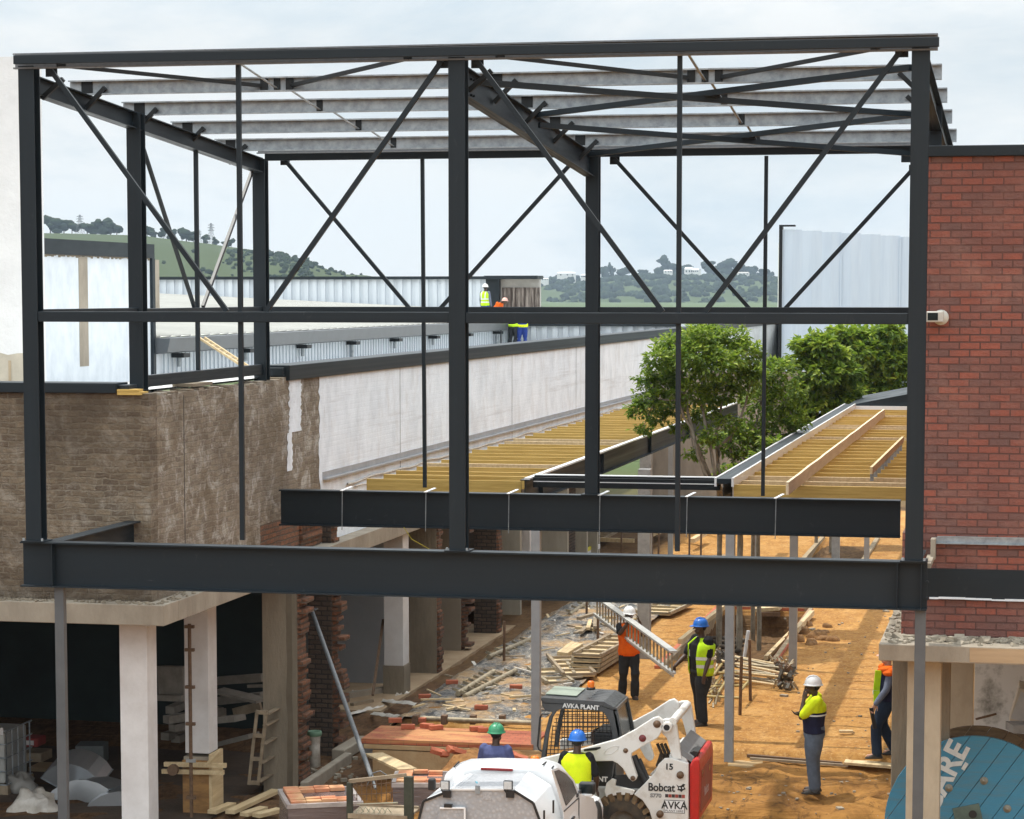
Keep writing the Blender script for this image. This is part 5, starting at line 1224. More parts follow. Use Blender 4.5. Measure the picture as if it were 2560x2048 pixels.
for px in (1436, 1553, 1630, 1646, 1723, 1752): stake(px, 1325, 1400, 'rusty rod standing far back between the two beams')
# planter with concrete kerbs
PK = mat('planter concrete', (.40, .32, .21), .9, col2=(.26, .19, .11), scale=3, bump=.01)
t = thing('planter', 'sunken tree planter edged with concrete kerbs in the orange walkway', 'planter', (-6.0, 52, -.5))
for q in (((-7.1, 47.4), (-7.1, 56.9)), ((-5.02, 48.5), (-5.02, 56.9)), ((-7.05, 56.9), (-5.07, 56.9))):
    mb = MB(); mb.bar((q[0][0], q[0][1], -.17), (q[1][0], q[1][1], -.17), .09, .5); k = mb.build('kerb', PK, t)
    mb = MB(); mb.bar((q[0][0] - .1 * (q[0][0] < -6.5), q[0][1], .035), (q[1][0] - .1 * (q[0][0] < -6.5), q[1][1], .035), .12, .06); mb.build('paver_edge', BRICKC, k)
plank(1700, 1640, 1850, 1515, .1, .1, 'long timber lying inside the left planter kerb', WOODL, .3, 'timber', 'timber')
plank(1915, 1652, 1975, 1590, .09, .09, 'timber lying along the right planter kerb', WOODL, .06, 'timber', 'timber'); plank(1990, 1590, 2030, 1545, .1, .12, 'pale timber kerb end at the far right of the planter', WOODL, .12, 'timber', 'timber')
plank(1888, 1534, 1952, 1530, .45, .08, 'pale boards stacked at the far end of the planter', WOODL, .1, 'plank'); plank(1890, 1540, 1950, 1540, .06, .1, 'dark bearer under the far pale boards', RUST, .04, 'timber', 'timber')
mb = MB(); 
for k in range(3):
    c = on(1800 + k * 4, 1640 - k * 3); mb.path([c + V((.45 * math.cos(i * .45) , .3 * math.sin(i * .45), .14 + .08 * k)) for i in range(15)], .05, 7)
tag(mb.build('black_hose', RUBK), 'coil of thick black pipe in the planter pit', 'hose')
b_ = on(1860, 1650); a = at(1871, 1577, Y=b_.y); mb = MB(); mb.tube(b_, a, .04, 8); tag(mb.build('pvc_pipe', WHITEP), 'white plastic pipe sticking up from the planter pit', 'pipe')
# pile of dismantled scaffold tubes
DFIT = mat('dark fittings', (.09, .08, .065), .6, .3)
for k in range(16):
    y_ = (k % 6) * 6 + rnd(-3, 3); zz = .08 + .11 * (k // 6) + rnd(0, .05)
    a, b_ = on(1805 + rnd(-22, 10), 1712 - y_ * .9), on(1978 + rnd(-15, 14), 1728 - y_ * .8 + rnd(-6, 6)); a.z += zz + rnd(0, .2); b_.z += zz
    t = thing('scaffold_tube', 'dismantled scaffold tube with wedge fittings in the pile behind the white helmet', 'scaffold tube', (a + b_) / 2, 0, 'scaffold tube pile')
    mb = MB(); mb.tube(a, b_, .026, 7); mb.build('tube', SCAF if k % 3 else WOODL, t)
    fm_ = RUST if k % 2 else DFIT
    for f in (.06, .14, .86, .94, .98):
        mb = MB(); c = a.lerp(b_, f + rnd(-.02, .02)); mb.box(c, (.07, .1, .11), rotz(rnd(0, 3)) @ Matrix.Rotation(rnd(-.7, .7), 3, 'X')); mb.bar(c, c + V((rnd(-.09, .09), rnd(-.09, .09), rnd(-.06, .1))), .02, .03); mb.build('fitting', fm_, t)
mb = MB(); 
for k in range(90):
    c = on(rnd(1765, 1800), rnd(1640, 1770)); mb.bar(c + V((0, 0, rnd(0, .3))), c + V((rnd(-.12, .12), rnd(-.12, .12), rnd(0, .3))), .03, .03)
for k in range(70):
    c = on(rnd(1925, 1985), rnd(1665, 1732)); mb.bar(c + V((0, 0, rnd(0, .25))), c + V((rnd(-.12, .12), rnd(-.12, .12), rnd(0, .25))), .03, .03)
o = mb.build('scaffold_fittings', SCAF); o['kind'] = 'stuff'; tag(o, 'tangle of loose scaffold wedges and couplers round the tube pile', 'scaffold fittings')
t = thing('scaffold', 'yellowish scaffold base frame with rusty uprights beside the lime vest worker', 'scaffold', on(1810, 1760))
def tb(p, q, m_, r=.026, name='tube'): mb = MB(); mb.tube(p, q, r, 7); return mb.build(name, m_, t)
YS = mat('yellow chalked tube', (.46, .36, .14), .65, .2, col2=(.30, .22, .10), scale=9)
u1, u2 = on(1850, 1788), on(1876, 1752); tb(u1, at(1854, 1642, Y=u1.y), RUST, .03, 'upright'); tb(u2, at(1874, 1600, Y=u2.y), RUST, .03, 'upright')
for px0, py0, px1, py1, z in ((1768, 1766, 1850, 1770, .18), (1772, 1745, 1876, 1740, .2), (1775, 1762, 1805, 1712, .2), (1795, 1764, 1825, 1714, .22), (1850, 1770, 1877, 1736, .3), (1780, 1722, 1840, 1722, .3), (1783, 1734, 1815, 1690, .34)):
    a, b_ = on(px0, py0), on(px1, py1); a.z += z; b_.z += z; tb(a, b_, YS, .026, 'ledger')
# boards along the platform edge
for k, (px0, py0, px1, py1, w_, m_, lab) in enumerate(((1868, 1896, 2105, 1916, .07, RUST, 'thin brown batten along the step in front of the white helmet worker'), (1875, 1904, 2120, 1922, .05, WOODW, 'second thin batten along the step'), (2112, 1912, 2232, 1922, .32, WOODL, 'dusty pale board under the walking worker'), (2098, 1836, 2132, 1836, .1, WOODL, 'short pale offcut on the paving right of the white helmet'))):
    plank(px0, py0, px1, py1, w_, .04, lab, m_, .05)
mb = MB(); c = on(1850, 1890); mb.box((c.x + .12, 38.75, .0 - .15), (.55, .5, .03), rotz(.1)); tag(mb.build('plywood_square', mat('sandy ply', (.50, .36, .19), .9, col2=(.40, .26, .12), scale=3)), 'square of sandy plywood at the foot of the right grey post', 'board')
mb = MB()
for (px, py) in ((2100, 2025), (2110, 1960), (2215, 1530), (2030, 1575), (1960, 1742)):
    c = on(px, py); mb.box(c + V((0, 0, .02)), (.14, .09, .04), rotz(rnd(0, 3)))
for i in range(120):
    c = on(rnd(1760, 2240), rnd(1930, 2045)) if i < 70 else on(rnd(1960, 2240), rnd(1540, 1880)); r = rnd(.008, .03); mb.box(c + V((0, 0, r * .4)), (r * 2, r * 1.5, r), rotz(rnd(0, 3)))
o = mb.build('litter', RUBBLE); o['kind'] = 'stuff'; tag(o, 'small stones and litter scattered over the orange soil', 'litter')
mb = MB(); mb.smooth = True
for i in range(26):
    c = on(rnd(1955, 2100), rnd(1590, 1612) if i % 2 else rnd(1560, 1600)); lump(mb, c + V((0, 0, .0)), (rnd(.08, .2), rnd(.08, .2), rnd(.05, .14)), 8, 6, .35)
o = mb.build('soil_clods', mat('clod soil', (.30, .16, .06), .95, col2=(.15, .075, .03), scale=6, bump=.02)); o['kind'] = 'stuff'; tag(o, 'clods of dug soil beside the planter kerb', 'soil')
# ---------------------------------------------------------------- under the left slab
t = thing('column_shutter', 'orange plywood shutter box with timber clamps round the second white column', 'formwork', at(500, 1990, Y=36.6))
xa, xb = at(456, 1900, Y=36.5).x, at(522, 1900, Y=36.5).x; zt_ = zc - .02
mb = MB(); mb.bb((xa, 36.5, -.9), (xb, 36.56, zt_ - .08)); mb.build('front_board', FORM, t); mb = MB(); mb.bb((xb - .001, 36.5, -.9), (xb + .05, 37.05, zt_ + .03)); mb.build('side_board', WOODL, t)
mb = MB(); mb.bb((xa, 36.561, -.9), (xb - .002, 37.03, zt_ - .03)); mb.build('core', CONC, t)
for z, o1, o2 in ((at(420, 1912, Y=36.4).z, -.28, .26), (at(420, 1930, Y=36.4).z, -.32, .22)):
    mb = MB(); mb.bar((xa + o1, 36.44, z), (xb + .05 + o2, 36.44, z + .02), .07, .07); mb.build('clamp_timber', WOODL, t)
mb = MB(); mb.tube((xa - .1, 36.38, z + .05), (xa - .1, 36.3, z + .05), .09, 10); mb.build('clamp_plate', RUST, t)
mb = MB(); mb.bar((xb + .03, 36.4, -.02), (xb + .2, 36.4, .18), .06, .05); mb.build('wedge', WOODL, t)
a, b_ = at(479, 2052, Y=36.2), at(482, 1560, Y=36.2); t = thing('scaffold_standard', 'rusty scaffold standard with collars in front of the second white column', 'scaffold pole', a)
mb = MB(); mb.tube(a - V((0, 0, .3)), (a.x, 36.2, b_.z), .03, 8); mb.build('tube', RUST, t)
for py in (1567, 1625, 1718, 1810, 1902, 1994): c = at(480, py, Y=36.2); mb = MB(); mb.box((a.x, 36.2, c.z), (.15, .06, .05)); mb.build('collar', RUST if py != 1902 else CONCG, t)
# pallet on edge by the pier
a, b_ = at(622, 1962, Y=38.0), at(643, 1775, Y=38.0); t = thing('pallet', 'timber pallet standing on edge against the concrete pier', 'pallet', a)
up_ = (b_ - a); dv = V((.02, 1.0, 0))
for s_ in (0, .16): mb = MB(); mb.bar(a + V((s_, 0, 0)), b_ + V((s_, 0, 0)), .05, .03); mb.build('side_board', WOODW, t); mb = MB(); mb.bar(a + V((s_, .9, 0)), b_ + V((s_, .9, 0)), .05, .03); mb.build('side_board', WOODW, t)
for k in (.03, .35, .66, .97): c = a.lerp(b_, k); mb = MB(); mb.bar(c + V((0, 0, 0)), c + V((.16, 0, .0)), .07, .06); mb.build('block', WOODW, t)
for k in (.05, .3, .55, .8, .95): c = a.lerp(b_, k); mb = MB(); mb.bar(c + V((.175, -.02, 0)), c + V((.175, .95, 0)), .09, .02); mb.build('deck_board', WOODW, t)
def pile(px0, px1, py0, py1, n, label, group, m_, Lr=(1.0, 2.4), sec=(.1, .1), an=.1):
    for i in range(n):
        c = at(rnd(px0, px1), lerp(py1, py0, i / max(1, n - 1)), Z=-.36); zz = 0
        q = at((px0 + px1) / 2, lerp(py1, py0, i / max(1, n - 1)), Y=39.5 + rnd(0, 1.5)); L = rnd(*Lr); a_ = an + rnd(-.25, .25)
        dr = V((math.cos(a_), math.sin(a_), rnd(-.05, .05))); mb = MB(); mb.bar(q - dr * L / 2, q + dr * L / 2, *sec)
        tag(mb.build('timber', m_), label, 'timber', group)
GREYT = mat('grey dusty timber', (.26, .235, .20), .9, col2=(.16, .14, .115), scale=4)
for i, (px, py) in enumerate(((415, 1800), (430, 1820), (445, 1806), (412, 1842), (438, 1848), (425, 1776))):
    c = at(px, py, Y=39.6 + .15 * i); a_ = 1.0 + .1 * i; dr = V((math.cos(a_) * 1.2, math.sin(a_) * 1.2, .02)); mb = MB(); mb.bar(c, c + dr, .17, .13); tag(mb.build('timber', GREYT), 'squared grey timber end in the stack behind the second white column', 'timber', 'stacked timber ends')
for i, (p0, p1, sec) in enumerate((((545, 1702), (658, 1694), (.16, .14)), ((545, 1752), (658, 1740), (.2, .14)), ((585, 1782), (652, 1765), (.06, .16)), ((545, 1726), (655, 1752), (.4, .05)), ((548, 1860), (635, 1838), (.35, .08)), ((400, 1700), (462, 1702), (.12, .5)), ((398, 1744), (458, 1746), (.12, .1)), ((545, 1800), (600, 1795), (.3, .1)), ((620, 1716), (658, 1715), (.04, .05)))):
    a, b_ = at(*p0, Y=41.2 - .25 * i), at(*p1, Y=41.0 - .25 * i); mb = MB(); mb.bar(a, b_, *sec)
    tag(mb.build('timber', WOODW if i == 2 else GREYT), ('top', 'second', 'brown', 'sloping', 'low flat', 'broad back', 'lower back', 'crooked', 'short white ended')[i] + ' timber of the dark stack left of the concrete pier', 'timber', 'dark timber stack')
for i, (p0, p1) in enumerate((((530, 2046), (580, 2026)), ((575, 2046), (690, 1992)), ((610, 2052), (660, 2036)), ((640, 2055), (700, 2040)))):
    plank(*p0, *p1, .16, .06, ('left', 'longest', 'lower', 'rightmost')[i] + ' pale plank lying on the soil left of the wrapped pallet', WOODL, .1, 'plank', 'plank', 'planks beside the wrapped pallet')
# ducts
def duct_elbow(c, w_, d_, r0, a0, a1, ax, ay, label, n=8):
    t = thing('duct', label, 'air duct', c, 0, 'zinc ducts'); c = V(c); ax = V(ax).normalized(); ay = V(ay).normalized(); az = ax.cross(ay); mb = MB()
    prev = None
    ring = lambda a_: [c + (ax * math.cos(a_) + ay * math.sin(a_)) * rr + az * zz for rr, zz in ((r0, -w_ / 2), (r0 + d_, -w_ / 2), (r0 + d_, w_ / 2), (r0, w_ / 2))]
    for i in range(n):
        p, q = ring(lerp(a0, a1, i / n)), ring(lerp(a0, a1, (i + 1) / n)); mb.add(p + q, [(0, 1, 5, 4), (1, 2, 6, 5), (2, 3, 7, 6), (3, 0, 4, 7)])
    mb.build('sheet', DUCT, t); mb = MB()
    for a_ in (a0, a1):
        p = ring(a_); cc = sum(p, V()) / 4
        for k in range(4): mb.bar(p[k], p[(k + 1) % 4], .04, .012)
    mb.build('flange', GALV, t); return t
duct_elbow(at(195, 1968, Y=38.0), .55, .42, .16, R(22), R(150), (1, 0, .0), (0, -.3, 1), 'shiny bent zinc duct lying on top of the other ducts')
duct_elbow(at(235, 2085, Y=37.2), .7, .62, .3, R(60), R(172), (1, -.15, 0), (0, .1, 1), 'large dull zinc duct elbow behind the left steel post')
duct_elbow(at(305, 2080, Y=37.0), .5, .6, .12, R(80), R(178), (1, .3, 0), (0, 0, 1), 'zinc duct elbow with curved edge beside the first white column')
mb = MB(); c = at(230, 1880, Y=40.2); mb.box(c + V((0, 0, -.2)), (.5, .5, .7), rotz(.2)); tag(mb.build('duct', mat('dark duct', (.2, .22, .22), .5, .5, scale=3), bevel=.01), 'dark square duct standing at the back behind the shiny elbow', 'air duct', 'zinc ducts')
mb = MB(); c = at(110, 1930, Y=39.4); mb.box(c + V((0, 0, -.25)), (.35, .5, .75)); tag(mb.build('carton', PLY), 'grey brown carton behind the left steel post', 'box')
t = mb = MB(); c = at(66, 1857, Y=39.8); mb.box(c + V((0, .2, 0)), (.42, .4, .16)); t = tag(mb.build('cement_bag', mat('red cement bag', (.30, .05, .045), .8, col2=(.20, .04, .035)), bevel=.03), 'red and white cement bag on the dark pile left', 'bag')
mb = MB(); mb.box(c + V((0, -.003, 0)), (.28, .01, .08)); mb.build('label_patch', WHITEC, t)
mb = MB(); c = at(60, 1905, Y=40); mb.box(c + V((0, .2, -.1)), (.7, .5, .55)); tag(mb.build('crate', WOODW, bevel=.01), 'brown timber crate under the cement bag', 'crate')
for i in range(9):
    a, b_ = at(175 + i * 9, 2060 + (i % 3) * 4, Y=36.5), at(300, 1982 + i * 8, Y=37.0 + .05 * i); mb = MB(); mb.chan(a, b_, .06, .05, .004)
    tag(mb.build('metal_stud', GALV), 'grey metal stud in the bundle at the foot of the first white column', 'metal stud', 'metal stud bundle')
mb = MB(); mb.smooth = True
lump(mb, at(85, 2030, Y=36.2), (.40, .32, .34), 22, 14, .35); tag(mb.build('plastic_bag', FABW), 'big crumpled translucent plastic bag at the lower left', 'bag')
mb = MB(); lump(mb, at(50, 1965, Y=37.5), (.3, .25, .22), 18, 12, .4); tag(mb.build('plastic_bag', mat('grey plastic bag', (.26, .25, .23), .5, scale=5)), 'smaller grey plastic bag behind the big crumpled bag', 'bag')
# caged tank
a = at(18, 2000, Y=37.2); t = thing('caged_tank', 'white plastic tank in a steel cage at the left edge', 'tank', (a.x - .5, 37.7, -.86)); zt_ = at(10, 1828, Y=37.2).z
mb = MB(); mb.bb((a.x - 1.0, 37.26, -.7), (a.x - .06, 38.2, zt_ - .05)); mb.build('tank', mat('milky tank', (.52, .52, .48), .4, col2=(.22, .24, .25), scale=1.2), t, bevel=.05)
mb = MB()
for i in range(6): x = a.x - i * .19; mb.tube((x, 37.2, -.7), (x, 37.2, zt_), .013, 6)
for i in range(5): mb.tube((a.x, 37.2 + i * .24, -.7), (a.x, 37.2 + i * .24, zt_), .013, 6)
for k in range(5): z = lerp(-.7, zt_, k / 4); mb.tube((a.x - 1.05, 37.2, z), (a.x, 37.2, z), .013, 6); mb.tube((a.x, 37.2, z), (a.x, 38.25, z), .013, 6)
mb.build('cage', GALV, t); mb = MB(); mb.bb((a.x - 1.05, 37.18, -.86), (a.x + .02, 38.26, -.71)); mb.build('base', WOODW, t)
mb = MB(); mb.bb((a.x - .12, 37.18, zt_ * .3 + .08), (a.x - .04, 37.185, zt_ * .3 + .2)); mb.build('label_patch', WHITEC, t)
# ---------------------------------------------------------------- cable drum and cabinets on the right
DY = 32.85; c = at(2440, 2065, Y=DY); r = 227 * DY / 6130
BLUE = mat('worn blue planks', (.055, .235, .37), .75, col2=(.10, .20, .25), scale=3, stretch=(.7, 1, 6), bump=.004, lo=.45, hi=.75)
t = thing('cable_drum', 'huge blue timber cable drum standing under the brick building', 'cable drum', (c.x, DY + .4, c.z - r)); an = R(48)
def disc(yy, dy, m_, nm, planks=True):
    mb = MB(); n = 11
    for i in range(n):
        a_, b_ = -r + 2 * r * i / n + .004, -r + 2 * r * (i + 1) / n - .004
        pts = []
        k = 5
        top = [(lerp(a_, b_, j / k), math.sqrt(max(0, r * r - lerp(a_, b_, j / k) ** 2))) for j in range(k + 1)]
        pts = top + [(x, -z) for x, z in top[::-1]]
        pts = [(c.x + x * math.cos(an) * 1 - z * math.sin(an), yy + rnd(0, .004), c.z + x * math.sin(an) + z * math.cos(an)) for x, z in pts]
        y0_ = pts[0][1]; pts = [(p[0], y0_, p[2]) for p in pts]; mb.prism(pts[::-1], (0, dy, 0))
    return mb.build(nm, m_, t)
an = R(-35)
disc(DY, .06, BLUE, 'front_flange'); disc(DY + .78, .07, mat('dark flange wood', (.20, .13, .065), .85, col2=(.09, .055, .03), scale=4, stretch=(1, 1, 5)), 'rear_flange')
mb = MB(); mb.lathe([(r * .55, 0), (r * .55, .72)], (c.x, DY + .06, c.z), (0, 1, 0), 24); mb.build('barrel', WOODW, t)
mb = MB()
for px, py in ((2372, 1970), (2460, 1952), (2518, 2022), (2300, 1970)):
    q = at(px, py, Y=DY - .005); mb.lathe([(0, -.02), (.022, -.02), (.022, -.012), (.05, -.01), (.055, 0)], q, (0, 1, 0), 14)
mb.build('bolts', mat('bolt washers', (.30, .29, .24), .6, .3, scale=20), t)
mb = MB(); q = at(2420, 2040, Y=DY - .01); mb.box(q, (.36, .012, .28), Matrix.Rotation(R(-14), 3, 'Y')); hub = mb.build('hub_plate', mat('green hub plate', (.12, .17, .14), .7, col2=(.07, .10, .085), scale=6), t)
mb = MB(); mb.lathe([(0, -.004), (.055, -.004)], at(2432, 2036, Y=DY - .018), (0, 1, 0), 16); mb.build('spindle_hole', BLKP, hub)
def text(body, size, mtx, m_, parent, name='lettering', depth=.0015, bold=0.0, xs=1.0, shear=0):
    cu = bpy.data.curves.new(name, 'FONT'); cu.body = body; cu.size = size; cu.extrude = depth; cu.offset = bold; cu.align_x = 'CENTER'; cu.align_y = 'CENTER'; cu.shear = shear
    ob = bpy.data.objects.new('txt', cu); COL.objects.link(ob); bpy.context.view_layer.update()
    me = bpy.data.meshes.new_from_object(ob.evaluated_get(bpy.context.evaluated_depsgraph_get())); bpy.data.objects.remove(ob)
    for v in me.vertices: v.co.x *= xs
    me.transform(mtx); me.materials.clear(); me.materials.append(m_); o = bpy.data.objects.new(name, me); COL.objects.link(o)
    if parent is not None: par(o, parent)
    return o
def facing(p, xdir, ydir):
    x = V(xdir).normalized(); y = V(ydir).normalized(); z = x.cross(y); m = Matrix((x, y, z)).transposed().to_4x4(); m.translation = V(p); return m
STEN = mat('stencil white', (.62, .64, .63), .8, col2=(.42, .48, .52), scale=14, lo=.5, hi=.8)
q0, q1 = at(2330, 2000, Y=DY), at(2398, 1868, Y=DY); dx = (q1 - q0).normalized()
text('CARE', .42, facing((q0 + q1) / 2 + dx * -.06 + V((0, -.004, 0)), dx, V((-dx.z, 0, dx.x))), STEN, t, bold=.012)
mb = MB(); q = at(2412, 1916, Y=DY - .004); mb.box(q, (.05, .003, .11), Matrix.Rotation(R(30), 3, 'Y')); mb.build('stencil_dash', STEN, t)
t = thing('cabinet', 'dusty white framed cabinet standing on edge in the room behind the cable drum', 'cabinet', at(2530, 1810, Y=38)); a, b_ = at(2521, 1812, Y=38), at(2548, 1720, Y=38)
mb = MB(); mb.prism([a, a + V((.32, 0, .0)), b_ + V((.32, 0, -.12)), b_], (0, .8, 0)); mb.build('carcass', mat('cream board', (.56, .52, .44), .7, scale=3), t); mb = MB(); mb.prism([a + V((.03, -.004, .1)), a + V((.22, -.004, .06)), b_ + V((.22, -.004, -.16)), b_ + V((.03, -.004, -.05))], (0, .003, 0)); mb.build('panel', mat('grey white panel', (.50, .52, .53), .5, scale=3), t)
mb = MB(); mb.box(at(2548, 1818, Y=37.2), (.3, .4, .12), rotz(.3)); tag(mb.build('grey_slab', CONCG), 'grey slab leaning below the white cabinet', 'slab')
mb = MB(); a, b_ = at(2440, 1798, Y=38.6), at(2490, 1785, Y=38.8); mb.bar(a, b_, .03, .03); tag(mb.build('iron_bar', RUST), 'thin dark iron bar on the room floor behind the drum', 'bar')
# the ladder being carried
a0, a1 = at(1684, 1630, Y=39.9), at(1500, 1497, Y=46.0); low = V((0, 0, -.36)); 
t = thing('aluminium_ladder', 'long aluminium ladder carried on edge on the shoulder of the orange vest worker', 'ladder', (a0 + a1) / 2 + low)
e = (a1 - a0).normalized(); a1 = a0 + e * 7.0
ALU = mat('worn aluminium', (.62, .62, .60), .4, .5, col2=(.48, .47, .44), scale=8)
for off, w_ in ((V((0, 0, 0)), .13), (low, .085)): mb = MB(); mb.bar(a0 + off, a1 + off, w_, .035); mb.bar(a0 + off - V((0, 0, .04)), a1 + off - V((0, 0, .04)), .02, .045); mb.build('stile', ALU, t)
n = 24
for i in range(n): c_ = a0.lerp(a1, (i + .4) / n); mb = MB(); mb.tube(c_ - V((0, 0, .015)), c_ + low + V((0, 0, .015)), .017, 6); mb.build('rung', SCAF, t)

# sticks, offcuts and scraps trodden into the plastic
mb = MB()
for i in range(150):
    px, py = rnd(900, 1600), rnd(1500, 1790); c = on(px, py)
    if not (-11.4 < c.x < -8.3 and 41.2 < c.y < 66): continue
    a_ = rnd(0, 3.14); L_2 = rnd(.04, .32); mb.mi = random.choice((0, 0, 1, 2)); d = V((math.cos(a_), math.sin(a_), rnd(-.1, .1))) * L_2
    mb.bar(c + V((0, 0, .09)) - d, c + V((0, 0, .11)) + d, rnd(.02, .07), rnd(.015, .04))
o = mb.build('scraps', [WOODL, WOODW, FABW]); o['kind'] = 'stuff'; tag(o, 'scraps of wood and paper strewn over the black plastic', 'scraps')
# second planter, far back
t = thing('planter', 'smaller sunken planter pit far back between the two beams', 'planter', (-5.3, 68, -.4))
for q in (((-6.2, 62.2), (-6.2, 74.2)), ((-4.55, 62.4), (-4.55, 74.2))):
    mb = MB(); mb.bar((q[0][0], q[0][1], -.17), (q[1][0], q[1][1], -.17), .12, .5); mb.build('kerb', PK, t)
# ------------------------------------------------------------------ people
SKIN = mat('dark brown skin', (.075, .040, .025), .5, col2=(.055, .028, .018), scale=12)
SKINL = mat('light skin', (.50, .28, .20), .5, col2=(.42, .22, .15), scale=12)
HAIR = mat('black hair', (.010, .009, .008), .8)
EYE = mat('eye', (.5, .48, .45), .3)
def cloth(name, c, c2=None, sc_=9): return mat(name, c, .85, col2=c2 or dk(c, .72), scale=sc_, bump=.010, bscale=11, spec=.2)
HIVIS = cloth('lime hi-vis cloth', (.50, .78, .02), (.42, .68, .015)); HIYEL = cloth('yellow hi-vis cloth', (.68, .80, .015), (.56, .70, .01)); ORV = cloth('orange hi-vis cloth', (.85, .16, .012), (.70, .11, .01))
NAVY = cloth('navy cloth', (.020, .022, .055)); BLACKC = cloth('black cloth', (.016, .016, .018)); CHAR = cloth('charcoal trousers', (.030, .034, .040)); GREYT_ = cloth('grey trousers', (.125, .16, .215))
DENIM = cloth('dark denim', (.022, .036, .066)); BLUEJ = cloth('blue work jacket', (.10, .12, .26), (.07, .085, .19)); ROYAL = cloth('royal blue trousers', (.02, .045, .22)); REFL = mat('reflective tape', (.72, .73, .72), .4, col2=(.6, .62, .6), scale=20)
BOOT = mat('work boot', (.018, .016, .014), .6, col2=(.035, .028, .02), scale=9); GREYB = cloth('grey blue sleeve', (.14, .16, .22))
def hatm(n, c): return mat(n, c, .3, col2=dk(c, .85), scale=6)
HW_, HB_, HG_, HO_ = hatm('white hard hat', (.80, .80, .79)), hatm('blue hard hat', (.02, .16, .60)), hatm('green hard hat', (.05, .30, .15)), hatm('pale pink hat', (.75, .45, .38))

def rem(o, vox, it=4):
    r = o.modifiers.new('fuse', 'REMESH'); r.mode = 'VOXEL'; r.voxel_size = vox; r.use_smooth_shade = True
    s = o.modifiers.new('soften', 'SMOOTH'); s.iterations = it; s.factor = .5
    return o
def ring(z, x, a, b, y=0): return ((x, y, z), (1, 0, 0), (0, 1, 0), a, b)
def hand(mb, w_, d, side, curl=.35, s=1.0):
    """palm and five separate fingers; d points along the fingers"""
    d = V(d).normalized(); across = V((0, 1, 0)) if abs(d.z) < .8 else V((1, 0, 0)); across = (across - d * across.dot(d)).normalized(); nrm = d.cross(across)
    mb.loft([(w_ - d * .01, across, nrm, .026, .018), (w_ + d * .04, across, nrm, .040, .016), (w_ + d * .085, across, nrm, .040, .014)], 8)
    for i, L in enumerate((.066, .075, .070, .055)):
        b = w_ + d * .085 + across * ((i - 1.5) * .021); m_ = b + d * L * .55 + nrm * side * L * .2 * curl; e = m_ + d * L * .5 + nrm * side * L * .55 * curl
        mb.limb([b, m_, e], [.0095, .009, .0075], 6)
    b = w_ + d * .03 + across * -.036; mb.limb([b, b + d * .03 - across * .028 + nrm * side * .012, b + d * .062 - across * .034 + nrm * side * .02], [.012, .0105, .009], 6)
